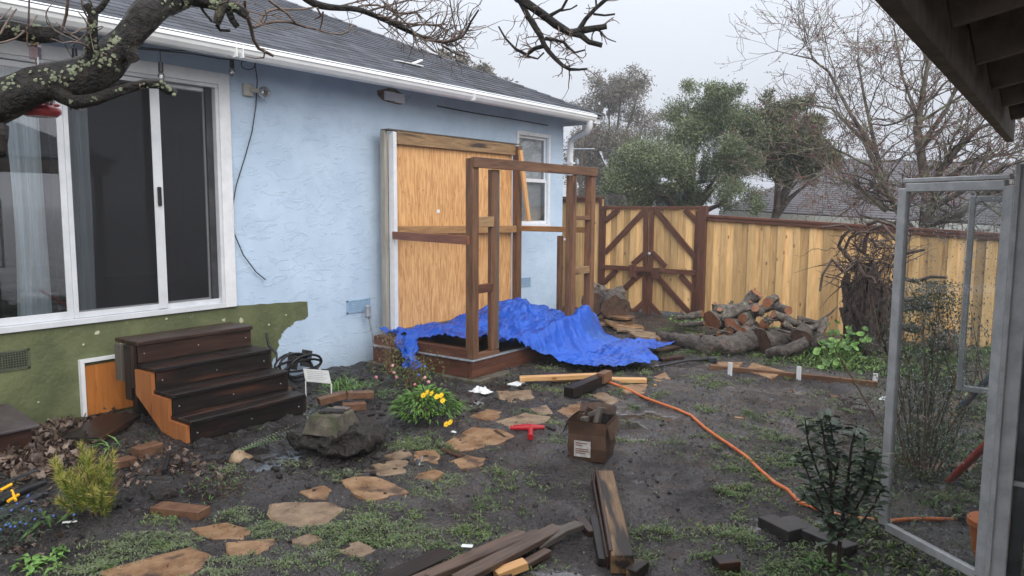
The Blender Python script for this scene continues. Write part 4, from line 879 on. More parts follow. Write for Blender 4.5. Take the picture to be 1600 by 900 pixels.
limb([(1440, 350), (1500, 335), (1545, 300), (1600, 290)], 13, 12.6, .09, .03, kids=3)
limb([(1440, 200), (1410, 120), (1400, 60), (1395, 30)], 12.8, 13.4, .03, .006, kids=4)
limb([(1430, 240), (1480, 170), (1500, 120), (1510, 70)], 12.8, 13.2, .04, .008, kids=4)
q = AY(1440, 400, 13); b.tube([Vector((q.x, 13, -.2)), Vector((q.x - .02, 13, .8)), q], [.17, .15, .13], 8)
b.out('trunk', mat('lichen_bark', (.06, .045, .038), (.17, .15, .12), scale=7, rough=.8, bump=.4, c3=(.24, .25, .15), c3pos=.56, c3scale=5), bt)
T = np.array([tuple(t) for t in tips]); T = T[rng.choice(len(T), min(len(T), 20000))] + rng.normal(size=(min(len(T), 20000), 3)) * .012
n_ = len(T); a = rng.normal(size=(n_, 3)); a /= np.linalg.norm(a, axis=1)[:, None]; c = np.cross(a, rng.normal(size=(n_, 3))); c /= np.linalg.norm(c, axis=1)[:, None]; s = .028
V = np.stack([T, T + a * s * .5 + c * s * .25, T + a * s, T + a * s * .5 - c * s * .25], 1).reshape(-1, 3)
o = npmesh('buds', V, np.arange(4 * n_).reshape(n_, 4), mat('red_bud', (.15, .035, .04), (.26, .07, .07), rough=.5, bump=0), bt, BASE[bt]); o['kind'] = 'stuff'
print('tips', len(tips))
# utility pole and cross arm behind the downspout
up_ = thing('utility_pole', 'thin wooden pole with a pale crossarm behind the downspout', 'pole', (AY(905, 300, 14).x, 14, 0))
q = AY(912, 195, 14); c = AY(905, 300, 14); MB().tube([(c.x, 14, -.1), (c.x, 14, 1.6), q], .035, 6).out('pole', MT['grey_wood'], up_)
q = AY(880, 233, 13.94); c = AY(929, 233, 13.94); MB().tube([q, c], .018, 6).out('crossarm', MT['galv'], up_)

# ================================================================ PATIO ROOF, RIGHT
EZ2 = 2.15; EX2 = -.335; PY1 = 5.95; S2 = .22
pr = thing('patio_roof', 'dark underside of a timber patio roof in the top right corner', 'roof', (2, 3, 0))
board('fascia', (EX2 + .0, -2.5, EZ2 + .095), (EX2 + .0, PY1, EZ2 + .095), .19, .045, MT['patio'], pr, up=(1, 0, 0))
for i in range(12):
    y = -2.22 + i * .65
    if y > PY1: break
    board('rafter', (EX2 + .04, y + .0, EZ2 + .115), (4.6, y, EZ2 + .115 + S2 * (4.6 - EX2)), .04, .15, MT['patio'], pr)
b = MB(); x1 = 4.7
for k in range(26):
    xa = EX2 - .02 + k * .195; xb = xa + .19; za = EZ2 + .195 + S2 * (xa - EX2); zb_ = EZ2 + .195 + S2 * (xb - EX2)
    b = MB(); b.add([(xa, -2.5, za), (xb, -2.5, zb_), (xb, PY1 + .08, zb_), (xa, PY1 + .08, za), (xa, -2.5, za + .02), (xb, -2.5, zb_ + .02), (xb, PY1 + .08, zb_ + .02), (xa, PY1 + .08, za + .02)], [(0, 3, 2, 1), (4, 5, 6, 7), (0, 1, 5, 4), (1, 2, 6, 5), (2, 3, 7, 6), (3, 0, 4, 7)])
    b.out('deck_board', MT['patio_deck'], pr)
V = []; F = []
for k in range(34):
    xa = EX2 - .04 + k * .15; za = EZ2 + .235 + S2 * (xa - EX2); n0 = len(V)
    V += [(xa, -2.5, za + .012), (xa, PY1 + .1, za + .012), (xa + .17, PY1 + .1, za + .17 * S2 + .004), (xa + .17, -2.5, za + .17 * S2 + .004), (xa, -2.5, za - .006), (xa, PY1 + .1, za - .006)]; F += [(n0, n0 + 3, n0 + 2, n0 + 1), (n0 + 4, n0, n0 + 1, n0 + 5)]
npmesh('roof_shingles', V, F, MT['shingle'], pr, BASE[pr])
board('post', (EX2 + .14, PY1 - .12, 0), (EX2 + .14, PY1 - .12, EZ2 + .05), .09, .09, MT['patio'], pr)
board('beam', (EX2 + .12, -2.5, EZ2 + .02), (EX2 + .12, -2.4, EZ2 + .02), .06, .10, MT['patio'], pr)
MB().bx(4.5, 4.6, -2.5, PY1, 0, 3.2).out('back_wall', MT['trim_white'], pr)

# ================================================================ GREENHOUSE
gh = thing('greenhouse', 'grey aluminium framed greenhouse with wet glass panes', 'greenhouse', (.2, 3.7, 0))
A = AY(1412, 292, 3.95); B_ = AY(1382, 833, 3.95); Cc = AY(1577, 291, 3.62); Dd = AY(1538, 887, 3.62)
ax, cx_ = (A.x + B_.x) / 2, (Cc.x + Dd.x) / 2; tz, bz = (A.z + Cc.z) / 2, (B_.z + Dd.z) / 2
print('gh', A, B_, Cc, Dd)
ga, gc = Vector((ax, 3.95, 0)), Vector((cx_, 3.62, 0))
dirg = (gc - ga).normalized(); ng_ = Vector((-dirg.y, dirg.x, 0))
def gv(p, z): return Vector((p.x, p.y, z))
lf = thing('greenhouse_door', 'open aluminium framed glass door with raindrops, left of the post', 'door', gv(ga, 0))
for (p, q, nm) in ((gv(ga, bz), gv(ga, tz), 'stile'), (gv(gc, bz), gv(gc, tz), 'stile'), (gv(ga, tz) + dirg * .02, gv(gc, tz) - dirg * .02, 'top_rail'), (gv(ga, bz) + dirg * .02, gv(gc, bz) - dirg * .02, 'bottom_rail')):
    board(nm, p, q, .05 if nm == 'stile' else .04, .03, MT['alu'], lf, up=ng_, bev=.003)
if False: board('glazing_bead', gv(ga, bz + .02) + dirg * .028 - ng_ * .0, gv(ga, tz - .02) + dirg * .028, .012, .036, MT['dark_metal'], lf, up=ng_, bev=.001)
board('rain_lip', gv(ga, tz + .033), gv(gc, tz + .033), .02, .025, MT['alu'], lf, up=ng_)
MB().add([gv(ga, bz), gv(gc, bz), gv(gc, tz), gv(ga, tz)], [(0, 1, 2, 3)]).out('glass_pane', MT['ghglass'], lf)
b = MB(); W_ = (gc - ga).length
for i in range(1500):
    t = rnd.uniform(.06, .96); z = bz + .03 + (tz - bz - .05) * (rnd.random() ** .8); r = rnd.choice((.0015, .002, .0025, .0035)) * rnd.uniform(.7, 1.1)
    p = gv(ga, z) + dirg * (t * W_) - ng_ * .0015; b.ball(p, r, 5, 4, sc=(1, .6, 1.3))
b.out('raindrops', MT['drop'], lf, kind='stuff')
# corner post and front
pp = Vector((cx_ + .055, 3.56, 0)); e1 = AY(1582, 256, 3.56); e2 = AY(1546, 900, 3.56)
print('post', e1, e2)
px0 = (e1.x + e2.x) / 2
board('corner_post', (px0 + .035, 3.56, -.05), (px0 + .035, 3.56, e1.z), .07, .05, MT['alu'], gh, up=(0, 1, 0), bev=.004)
board('post_flange', (px0 + .008, 3.528, -.05), (px0 + .008, 3.528, e1.z - .002), .018, .012, MT['alu'], gh, up=(0, 1, 0), bev=.002)
board('corner_post', (px0 + .095, 3.62, -.05), (px0 + .095, 3.62, 2.12), .05, .05, MT['dark_metal'], gh, up=(0, 1, 0))
board('top_rail', (px0 + .07, 3.56, e1.z - .03), (1.6, 3.56, e1.z - .03), .05, .05, MT['alu'], gh); board('bottom_rail', (px0 + .07, 3.56, .06), (1.6, 3.56, .06), .05, .05, MT['alu'], gh)
for z in (.62, 1.16): board('mid_rail', (px0 + .07, 3.57, z), (1.6, 3.57, z), .02, .02, MT['alu'], gh)
board('corner_post', (1.62, 3.56, 0), (1.62, 3.56, e1.z), .05, .05, MT['alu'], gh)
MB().add([(px0 + .07, 3.565, .09), (1.6, 3.565, .09), (1.6, 3.565, e1.z - .05), (px0 + .07, 3.565, e1.z - .05)], [(0, 1, 2, 3)]).out('glass_pane', MT['ghglass'], gh)
# inner window frame seen through the door
y2 = 4.35; a1 = AY(1521, 306, y2); a2 = AY(1499, 610, y2); wx = (a1.x + a2.x) / 2; x2 = wx + .24
ws = thing('window_sash', 'small spare aluminium window sash behind the glass door, beside the post', 'window frame', (wx, y2, a2.z))
board('stile', (wx, y2, a2.z), (wx, y2, a1.z), .028, .03, MT['alu'], ws, up=(0, 1, 0)); board('stile', (x2, y2, a2.z), (x2, y2, a1.z), .028, .03, MT['alu'], ws, up=(0, 1, 0))
board('rail', (wx + .014, y2, a1.z - .014), (x2 - .014, y2, a1.z - .014), .03, .028, MT['alu'], ws); board('rail', (wx + .014, y2, a2.z + .014), (x2 - .014, y2, a2.z + .014), .03, .028, MT['alu'], ws)
MB().add([(wx, y2, a2.z), (x2, y2, a2.z), (x2, y2, a1.z), (wx, y2, a1.z)], [(0, 1, 2, 3)]).out('glass_pane', MT['ghglass'], ws)
for xx in (x2 + .03,): tag(board('greenhouse_stake', (xx, y2 + .02, -.02), (xx, y2 + .02, a1.z + .03), .03, .03, MT['dark_metal'], None), 'dark upright bar behind the aluminium corner post', 'bar')
# ================================================================ YARD: PAVING, TIMBER, STONES
rnd.seed(3)
def flag(pts, m='stone', th=.03, lift=.006, parent=None, z=None, name='flagstone', label=None, cat=None, group=None, tilt=None, fz=None):
    P = [GG(u, v) for u, v in pts] if len(pts[0]) == 2 else [Vector(p) for p in pts]
    out_ = []
    for i in range(len(P)):
        a, c = P[i], P[(i + 1) % len(P)]; n_ = max(2, int((c - a).length / .05))
        for k in range(n_): out_.append(a.lerp(c, k / n_) + Vector((rnd.uniform(-.006, .006), rnd.uniform(-.006, .006), 0)) * (1 if k else .6))
    c = sum(out_, Vector()) / len(out_); zz = z if z is not None else fz if fz is not None else (sorted([gz(c.x + (p.x - c.x) * k_, c.y + (p.y - c.y) * k_) for p in out_ for k_ in (.3, .6, .85)])[-3] + .004)
    n_ = len(out_); b = MB(); inner = [c + (p - c) * .93 for p in out_]
    def Z(p): return zz + .004 * noise.noise(Vector((p.x * 9, p.y * 9, 1))) + (tilt[0] * (p.x - c.x) + tilt[1] * (p.y - c.y) if tilt else 0)
    top = [(p.x, p.y, Z(p) + .0) for p in inner]; mid = [(p.x, p.y, Z(p) - .008) for p in out_]; bot = [(p.x, p.y, Z(p) - th) for p in out_]
    b.add(top + mid + bot, [tuple(range(n_))] + [(i, n_ + i, n_ + (i + 1) % n_, (i + 1) % n_) for i in range(n_)] + [(n_ + i, 2 * n_ + i, 2 * n_ + (i + 1) % n_, n_ + (i + 1) % n_) for i in range(n_)] + [tuple(range(3 * n_ - 1, 2 * n_ - 1, -1))], 0)
    if sum((out_[i].x * out_[(i + 1) % n_].y - out_[(i + 1) % n_].x * out_[i].y) for i in range(n_)) < 0: b.f = [tuple(reversed(f)) for f in b.f]
    o = b.out(name, MT[m], parent, base=(c.x, c.y, zz - th)); return tag(o, label, cat, group), (c, out_)
STONES = []
for (pts, m), zc in zip(STONEPX, STONEZ):
    o, c = flag(pts, m, parent=ground, fz=zc + .001); STONES.append(c)
# stacked flagstones by the gate
sl_ = [((905, 497, 26, 5), .02, 'flat tan flagstone lowest beside the shed post'), ((925, 503, 34, 8), .05, 'thin flagstone in front of the sawn log by the shed'), ((915, 490, 22, 5), .11, 'small flagstone on top near the shed post'),
       ((975, 508, 36, 8), .04, 'wide flagstone under the stack before the gate'), ((965, 500, 30, 6), .09, 'middle flagstone of the stack before the gate'), ((972, 496, 26, 5), .14, 'flagstone on top of the stack before the gate'),
       ((982, 514, 30, 6), .02, 'flagstone lying just beyond the blue tarp edge'), ((1010, 524, 30, 7), .05, 'tilted flagstone near the thin end of the long log'), ((1040, 530, 22, 6), .02, 'small flagstone beside the long log end')]
for (u, v, w1, h1), z, lb in sl_:
    p = G(u, v, z); n_ = 7; k = (p - O).length / FPX
    flag([(p.x + math.cos(i * 6.283 / n_) * w1 * k * rnd.uniform(.8, 1.1), p.y + math.sin(i * 6.283 / n_) * w1 * k * .75 * rnd.uniform(.8, 1.15), 0) for i in range(n_)], rnd.choice(['stone', 'stone_grey']), th=.035, z=z + .02, label=lb, cat='stone', group='stacked flagstones near the gate', tilt=(rnd.uniform(-.08, .08), rnd.uniform(-.08, .08)))
def lumber(name, u0, v0, u1, v1, wd, th, m, label, z0=0, z1=0, cat='board', up=None, warp=0, lift=0):
    a = GG(u0, v0, z0 + th / 2); c = GG(u1, v1, z1 + th / 2)
    return board(name, a, c, wd, th, MT[m], None, up=up, label=label, cat=cat, warp=warp)
# the mortised beam in the foreground
cb = thing('old_beam', 'stained wet beam lying in mud, pointing away from the camera', 'beam', GG(962, 885))
a = GG(944, 764, .055); c = GG(972, 897, .05)
board('beam', a, c, .105, .095, MT['stained'], cb); side = (c - a).cross(Vector((0, 0, 1))).normalized()
board('edge_strip', a + side * -.0 + Vector((-.058, 0, .012)), c + Vector((-.062, 0, .012)), .018, .085, MT['wet_brown'], cb)
board('edge_strip', a + Vector((-.075, -.02, -.01)), c + Vector((-.080, 0, -.01)), .014, .06, MT['wet_brown'], cb)
lumber('short_board', 928, 820, 942, 885, .045, .05, 'wet_dark', 'short dark board beside the left edge of the stained beam')
# board pile at the bottom
lumber('long_board', 640, 925, 816, 843, .055, .03, 'deck_wood', 'long wet brown board, rearmost of the pile at the bottom', .03, .02)
lumber('long_board', 668, 925, 842, 845, .05, .03, 'deck_wood', 'long narrow wet board, second from the back of the bottom pile', .05, .03)
lumber('long_board', 715, 930, 872, 838, .085, .03, 'deck_wood', 'widest dark board in front of the bottom pile', .055, .03)
lumber('long_board', 780, 910, 856, 868, .05, .03, 'deck_wood', 'short orange brown board below the widest board', .0, .0)
lumber('board_end', 775, 905, 822, 893, .06, .04, 'fresh', 'pale board end at the bottom edge below the pile', .0, .02)
lumber('split_board', 838, 862, 906, 832, .07, .03, 'grey_wood', 'grey splintered board bridging the pile and the stained beam', .01, .03, warp=.012)
lumber('split_board', 905, 820, 926, 842, .05, .04, 'wet_brown', 'small split block touching the left side of the stained beam', .0, .0)
lumber('dark_timber', 585, 922, 700, 868, .11, .05, 'wet_dark', 'thick dark timber entering at the bottom left of the board pile', -.02, -.02)
lumber('thin_strip', 832, 833, 858, 838, .03, .012, 'grey_wood', 'thin grey strip lying above the board pile')
lumber('wood_block', 1118, 893, 1150, 890, .09, .06, 'wet_dark', 'small dark block at the bottom edge below the black pavers', cat='block')
lumber('wood_chunk', 985, 905, 1006, 893, .06, .05, 'stained', 'tan wooden chunk beside the near end of the stained beam', cat='block')
pp = GG(730, 884, .096); tag(MB().box(pp, (.055, .03, .003), Matrix.Rotation(.5, 3, 'Z')).out('paper_label', MT['paper'], bevel=.001), 'small white label stuck on the wet boards at the bottom', 'label')
# lumber by the tarp
lumber('fresh_board', 812, 601, 945, 598, .075, .045, 'fresh', 'orange fresh board nearest the camera beside the tarp', .03, .05)
lumber('fresh_board', 858, 594, 1010, 597, .09, .04, 'fresh', 'pale fresh board lying behind the nearest one beside the tarp', .0, .0)
lumber('dark_board', 850, 585, 1013, 592, .09, .03, 'wet_brown', 'dark brown board lying along the front hem of the tarp', .0, .0)
lumber('dark_post_offcut', 888, 622, 944, 600, .10, .09, 'wet_dark', 'dark wet post offcut under the orange board')
lumber('orange_block', 938, 604, 950, 597, .08, .10, 'frame_brown', 'small orange brown block where the hose begins', .02, .02, cat='block')
lumber('grooved_offcut', 800, 604, 815, 600, .12, .015, 'paper', 'small pale grooved offcut left of the orange board', cat='offcut')
lumber('stick', 835, 661, 866, 671, .035, .02, 'wet_brown', 'thin dark slat right of the red tool')
lumber('stick', 773, 674, 790, 685, .03, .012, 'wet_dark', 'small dark splinter left of the red tool')
lumber('stick', 660, 668, 690, 703, .025, .02, 'wet_dark', 'thin wet stick below the yellow flower plant')
lumber('stick', 690, 705, 722, 716, .05, .02, 'wet_brown', 'flat brown slat lying between two flagstones')
for i, (a, c, lb) in enumerate((((1025, 553), (1058, 545), 'dark board end poking out past the right tip of the tarp'), ((1018, 545), (1045, 537), 'upper dark board poking out past the tarp'), ((1030, 562), (1065, 560), 'lowest brown board beyond the tarp tip'))):
    lumber('board_end', a[0], a[1], c[0], c[1], .10, .03, 'wet_brown', lb, .01, .01)
bar = thing('black_bar', 'long black pry bar lying right of the tarp', 'bar', GG(1075, 568))
MB().tube([GG(1030, 575, .03), GG(1075, 569, .03), GG(1105, 566, .03)], [.012, .015, .018], 6).out('shaft', MT['blackp'], bar); MB().box(GG(1113, 567, .04), (.10, .07, .06), Matrix.Rotation(.4, 3, 'Z')).out('head', MT['dark_metal'], bar, bevel=.012)
# timber edging with white stakes
ed = thing('timber_edging', 'long low timber edging with white stakes at the planted bed', 'edging', GG(1240, 590))
for (a, c) in (((1108, 578), (1240, 591)), ((1241, 591), (1372, 604))): board('edging_board', GG(*a, .02), GG(*c, .02), .05, .07, MT['frame_brown'], ed)
for (u, v) in ((1142, 582), (1249, 592), (1368, 602)): board('stake', GG(u, v, -.02) + Vector((0, -.03, 0)), GG(u, v, .13) + Vector((0, -.03, 0)), .045, .012, MT['paper'], ed, up=(0, 1, 0))
flag([(1174, 572), (1227, 583), (1205, 590), (1165, 582)], 'stone', parent=ground); flag([(1120, 568), (1160, 572), (1150, 579), (1120, 575)], 'stone', parent=ground)
# dark pavers in a row, lower right
for k, (a, c, lb) in enumerate((((1195, 824), (1243, 845), 'dark paver block nearest the mud, leftmost'), ((1228, 822), (1262, 838), 'dark paver block, middle of the row'), ((1262, 838), (1330, 866), 'long dark paver block partly behind the sapling'))):
    board('paver', GG(*a, .025), GG(*c, .025), .10, .06, MT['paver'], None, label=lb, cat='paver', group='dark pavers lying beside the sapling')
# hose
tag(MB().tube([GG(u, v, .014) for u, v in ((945, 600), (962, 604), (985, 612), (1008, 625), (1030, 633), (1058, 642), (1080, 652), (1100, 670), (1120, 686), (1142, 700), (1165, 717), (1188, 738), (1210, 757), (1230, 772), (1250, 785), (1275, 795), (1310, 806), (1345, 814), (1380, 817), (1420, 814), (1460, 814), (1495, 817))], .0125, 8).out('garden_hose', MT['orange']), 'orange hose snaking across the mud from the boards', 'hose')
tag(MB().tube([GG(u, v, .02) for u, v in ((1495, 817), (1515, 819), (1545, 822))], [.016, .013, .013], 8).out('hose_fitting', MT['blackp']), 'black hose end joined to the orange hose behind glass', 'hose')
# ---- the blue tarp
def tarp():
    def pm(x, y):   # the shed platform under it
        return np.clip((-4.38 - x) / .20, 0, 1) * np.clip((8.15 - y) / .2, 0, 1)
    nx, ny = 330, 420; xs = np.linspace(-6.05, -2.6, nx); ys = np.linspace(5.3, 9.8, ny); X, Y = np.meshgrid(xs, ys, indexing='ij')
    P = pm(X, Y); P = P * P * (3 - 2 * P)
    Z = .03 + .225 * P + .07 * P * np.clip((6.6 - Y) / .8, 0, 1)
    def gs(cx, cy, sx_, sy_, h, rot=0):
        a = (X - cx) * math.cos(rot) + (Y - cy) * math.sin(rot); c = -(X - cx) * math.sin(rot) + (Y - cy) * math.cos(rot); return h * np.exp(-(a / sx_) ** 2 - (c / sy_) ** 2)
    Z = Z + gs(-5.45, 7.55, .42, .38, .24) + gs(-5.0, 7.25, .5, .35, .08) + gs(-4.58, 7.72, .12, .18, .11) + gs(-4.42, 7.7, .28, .35, .07) + gs(-4.45, 7.2, .2, .5, .08) + gs(-5.2, 6.6, .5, .6, .07) + gs(-4.45, 6.9, .12, 1.0, .09) + gs(-3.5, 8.4, .3, .5, .10, .5) + gs(-3.9, 7.7, .3, .5, .09, .4)
    # creases: many sharp ridges in crossing directions
    W = 0
    for k, (an, f, am) in enumerate(((.3, 1.7, .040), (1.3, 2.2, .030), (2.2, 3.0, .024), (.9, 5.5, .022), (1.8, 8, .014), (2.8, 12, .010), (.1, 15, .011), (1.1, 22, .008), (2.5, 34, .005))):
        u_ = X * math.cos(an) + Y * math.sin(an); v_ = -X * math.sin(an) + Y * math.cos(an)
        wob = fbm(X * 2.3 + k * 9, Y * 2.3, 3) * 2.2
        n_ = fbm(u_ * f + wob + k * 5, v_ * f * .35 + wob, 2, .4); W = W + am * (1 - np.abs(n_ - .5) * 5)
    Z = Z + np.maximum(W, -.06) * (.55 + .45 * P) + .012
    Z = np.maximum(Z, heights(X, Y) + .012)
    Z = np.where(P > .9, np.maximum(Z, .255), Z)
    bd_ = [(-5.96, 5.69), (-4.72, 5.69), (-4.70, 6.08), (-4.57, 6.10), (-4.52, 6.25), (-4.43, 6.45), (-4.34, 6.66), (891, 581, .02), (956, 582, .02), (1015, 577, .02), (1031, 568, .03), (1012, 560, .04), (1055, 548, .04), (1018, 534, .10), (1005, 523, .12), (960, 531, .14), (-4.28, 8.05), (-4.46, 8.14), (-4.75, 8.14), (-5.15, 8.05), (-5.6, 8.12), (-5.96, 8.0)]
    poly = [(G(*q).x, G(*q).y) if len(q) == 3 else q for q in bd_]
    inside = np.zeros(X.shape, bool); j = len(poly) - 1
    Xw = X + (fbm(X * 14, Y * 14, 2) - .5) * .05
    for i in range(len(poly)):
        xi, yi = poly[i]; xj, yj = poly[j]
        c = ((yi > Y) != (yj > Y)) & (Xw < (xj - xi) * (Y - yi) / (yj - yi + 1e-12) + xi); inside ^= c; j = i
    idx = np.arange(nx * ny).reshape(nx, ny); q = inside[:-1, :-1] & inside[1:, :-1] & inside[1:, 1:] & inside[:-1, 1:]
    F = np.stack([idx[:-1, :-1], idx[1:, :-1], idx[1:, 1:], idx[:-1, 1:]], -1)[q]
    V = np.stack([X, Y, Z], -1).reshape(-1, 3); used = np.unique(F); re = np.full(len(V), -1); re[used] = np.arange(len(used)); V = V[used]; F = re[F]
    # flap hanging over the near left corner
    n1, n2 = 40, 50; S_ = []
    for i in range(n1 + 1):
        for k in range(n2 + 1):
            s_ = i / n1; t = k / n2
            top = AY(606 + 44 * s_, 520 + 6 * s_, 5.62); bot = AY(634 + 22 * s_, 545 + 32 * math.sin(s_ * 2.2), 5.42)
            p = top.lerp(bot, t); p.y += .05 * math.sin(s_ * 17 + t * 3) + .03 * noise.noise(Vector((s_ * 6, t * 5, 0))) + .12 * (1 - t) ** 2 - .04; p.x += .03 * math.sin(t * 9 + s_ * 5); p.z += .03 * math.sin(s_ * 11) * (1 - t)
            S_.append(tuple(p))
    n0 = len(V); I = np.arange((n1 + 1) * (n2 + 1)).reshape(n1 + 1, n2 + 1) + n0; F2 = np.stack([I[:-1, :-1], I[1:, :-1], I[1:, 1:], I[:-1, 1:]], -1).reshape(-1, 4)
    m = mat('blue_tarp', (.008, .056, .33), (.014, .092, .48), scale=3, rough=.22, rough2=.38, bump=.2, bscale=90, bdist=.003, rand=False, c3=(.02, .08, .32), c3pos=.6, c3scale=1.4)
    nn = m.node_tree.nodes; L = m.node_tree.links; bnode = nn['Principled BSDF']
    tcn = nn.new('ShaderNodeTexCoord'); w1 = nn.new('ShaderNodeTexVoronoi'); w1.feature = 'DISTANCE_TO_EDGE'; w1.inputs['Scale'].default_value = 8
    ds_ = nn.new('ShaderNodeTexNoise'); ds_.inputs['Scale'].default_value = 6; mxv = nn.new('ShaderNodeMixRGB'); mxv.inputs[0].default_value = .12
    L.new(tcn.outputs['Object'], ds_.inputs[0]); L.new(tcn.outputs['Object'], mxv.inputs[1]); L.new(ds_.outputs['Color'], mxv.inputs[2]); L.new(mxv.outputs[0], w1.inputs['Vector'])
    b2 = nn.new('ShaderNodeBump'); b2.inputs['Strength'].default_value = .45; b2.inputs['Distance'].default_value = .025
    old = bnode.inputs['Normal'].links[0].from_socket; L.new(w1.outputs['Distance'], b2.inputs['Height']); L.new(old, b2.inputs['Normal']); L.new(b2.outputs[0], bnode.inputs['Normal'])
    V = np.concatenate([V, np.array(S_)]); F = np.concatenate([F, F2])
    o = npmesh('tarp', V, F, m, base=(-4.6, 7, 0), smooth=True); tag(o, 'crumpled bright blue tarp spread over the shed floor and mud', 'tarp')
tarp()
# ---- box of offcuts
bc = GG(908, 718); bc.y += .14
bx_ = thing('cardboard_box', 'soggy brown cardboard box full of wood offcuts', 'box', bc)
ang = R(14); rz = Matrix.Rotation(ang, 3, 'Z')
def bp_(x, y, z): return bc + rz @ Vector((x, y, z))
hw, hd, hh = .132, .125, .27
b = MB()
ring = []
for (x, y) in ((-1, -1), (-.3, -1.06), (.4, -1.02), (1, -1), (1.03, 0), (1, 1), (0, 1.03), (-1, 1), (-1.04, 0)):
    ring.append([bp_(x * hw * k, y * hd * k, z) for z, k in ((0, .92), (.09, 1.02), (.18, .98), (hh, 1.05))])
n_ = len(ring)
vs = [p for r_ in ring for p in r_]
b.add(vs, [(i * 4 + j, ((i + 1) % n_) * 4 + j, ((i + 1) % n_) * 4 + j + 1, i * 4 + j + 1) for i in range(n_) for j in range(3)], smooth=False)
inn = [bc + (p - bc) * .95 for p in vs]; b.add(inn, [(i * 4 + j + 1, ((i + 1) % n_) * 4 + j + 1, ((i + 1) % n_) * 4 + j, i * 4 + j) for i in range(n_) for j in range(3)])
b.add([r_[0] for r_ in ring], [tuple(range(n_))]); b.out('box_wall', MT['card'], bx_)
def flap(a, c, outd, dz, nm='flap'):
    b = MB(); a, c, outd = Vector(a), Vector(c), Vector(outd)
    A_, C_ = bp_(*a), bp_(*c); D = rz @ outd
    m1 = [A_.lerp(C_, t) for t in (0, .35, .7, 1)]; m2 = [p + D * (.8 + .3 * rnd.random()) + Vector((0, 0, dz * rnd.uniform(.7, 1.2))) for p in m1]
    b.add(m1 + m2, [(i, i + 1, 5 + i, 4 + i) for i in range(3)]); b.add([p + Vector((0, 0, .004)) for p in m1 + m2], [(4 + i, 5 + i, i + 1, i) for i in range(3)]); b.out(nm, MT['card'], bx_)
flap((-hw, -hd, hh), (-hw, hd, hh), (-.05, -.02, 0), -.10); flap((hw, -hd, hh), (hw, hd, hh), (.04, -.01, 0), -.09); flap((-hw, hd, hh), (hw, hd, hh), (0, .03, 0), .05); flap((-hw, -hd, hh), (hw * .9, -hd, hh), (0, .03, 0), -.05)
p0 = bp_(-.075, -hd * 1.02 - .006, .05)
b = MB(); q = [bp_(-.085, -hd * 1.05 - .004, .03), bp_(.03, -hd * 1.05 - .004, .03), bp_(.03, -hd * 1.05 - .004, .14), bp_(-.085, -hd * 1.05 - .004, .14)]; b.add(q, [(0, 1, 2, 3)]); sk = b.out('box_label', mat('worn_label', (.30, .28, .25), (.55, .53, .50), scale=22, rough=.5), bx_)
b = MB()
for z, w1 in ((.12, .08), (.105, .05), (.08, .09), (.066, .09), (.052, .07)):
    b.add([bp_(-.075, -hd * 1.05 - .0055, z), bp_(-.075 + w1, -hd * 1.05 - .0055, z), bp_(-.075 + w1, -hd * 1.05 - .0055, z + .007), bp_(-.075, -hd * 1.05 - .0055, z + .007)], [(0, 1, 2, 3)])
b.out('label_print', mat('faded_print', (.16, .07, .06), (.22, .12, .10), rough=.6), bx_)
for i, (a, c, w1, t1, m, lb) in enumerate((((-.09, .02, .20), (-.02, .04, .33), .07, .04, 'wet_brown', 'short brown offcut, leftmost in the cardboard box'), ((-.06, .05, .27), (.06, .03, .315), .09, .035, 'grey_wood', 'flat grey offcut lying across the top of the box'), ((.02, -.03, .12), (.06, .02, .34), .08, .035, 'grey_wood', 'grey pointed offcut standing upright in the box'), ((.09, .0, .16), (.10, .03, .30), .05, .05, 'wet_dark', 'dark offcut, rightmost in the cardboard box'), ((-.03, -.06, .15), (-.04, -.05, .285), .06, .04, 'grey_wood', 'small grey offcut at the front of the box'))):
    board('offcut', bp_(*a), bp_(*c), w1, t1, MT[m], None, label=lb, cat='offcut', group='offcuts in the cardboard box')
# red tool
rt = thing('red_tool', 'red plastic T shaped tool lying on the path', 'tool', GG(825, 676))
a, c, d = GG(797, 673, .025), GG(851, 676, .02), GG(829, 683, .02); m_ = a.lerp(c, .6)
MB().tube([a, a.lerp(c, .15), m_, c], [.014, .018, .026, .016], 8).tube([m_, m_.lerp(d, .5), d], [.022, .018, .024], 8).out('handle', MT['red'], rt); MB().tube([a.lerp(c, .1) + Vector((0, 0, .018)), m_ + Vector((0, 0, .026))], .005, 5).out('rib', MT['red'], rt)
# scraps of plastic and paper
def rag(name, u, v, s, label, m='paper', hgt=.5, cat='litter'):
    p = GG(u, v); n_ = 18; V = []; F = []
    for i in range(n_):
        for j in range(n_):
            x = (i / (n_ - 1) - .5) * 2; y = (j / (n_ - 1) - .5) * 2; r_ = max(0, 1 - x * x - y * y)
            w_ = 1 + .35 * noise.noise(Vector((x * 2 + u, y * 2, 0))); V.append((p.x + x * s * w_, p.y + y * s * .6 * w_, p.z + .004 + s * hgt * (r_ ** .5) * (.6 + .9 * abs(noise.noise(Vector((x * 3 + u, y * 3, v)))))))
            if i and j: a = i * n_ + j; F.append((a - n_ - 1, a - 1, a, a - n_))
    tag(npmesh(name, V, F, MT[m], base=(p.x, p.y, p.z)), label, cat)
rag('plastic_scrap', 752, 613, .095, 'crumpled white plastic near the shed corner')
rag('paper_scrap', 709, 677, .022, 'tiny white paper scrap below the yellow flowers')
rag('plastic_scrap', 1385, 625, .06, 'torn white plastic piece beside the greenhouse door frame')
lumber('yellow_strip', 995, 603, 1025, 602, .02, .006, 'yellow', 'thin yellow strip on the mud below the boards', cat='litter')
lumber('silver_pen', 655, 728, 660, 715, .012, .01, 'galv', 'thin metal piece standing out on a flagstone joint', cat='litter')
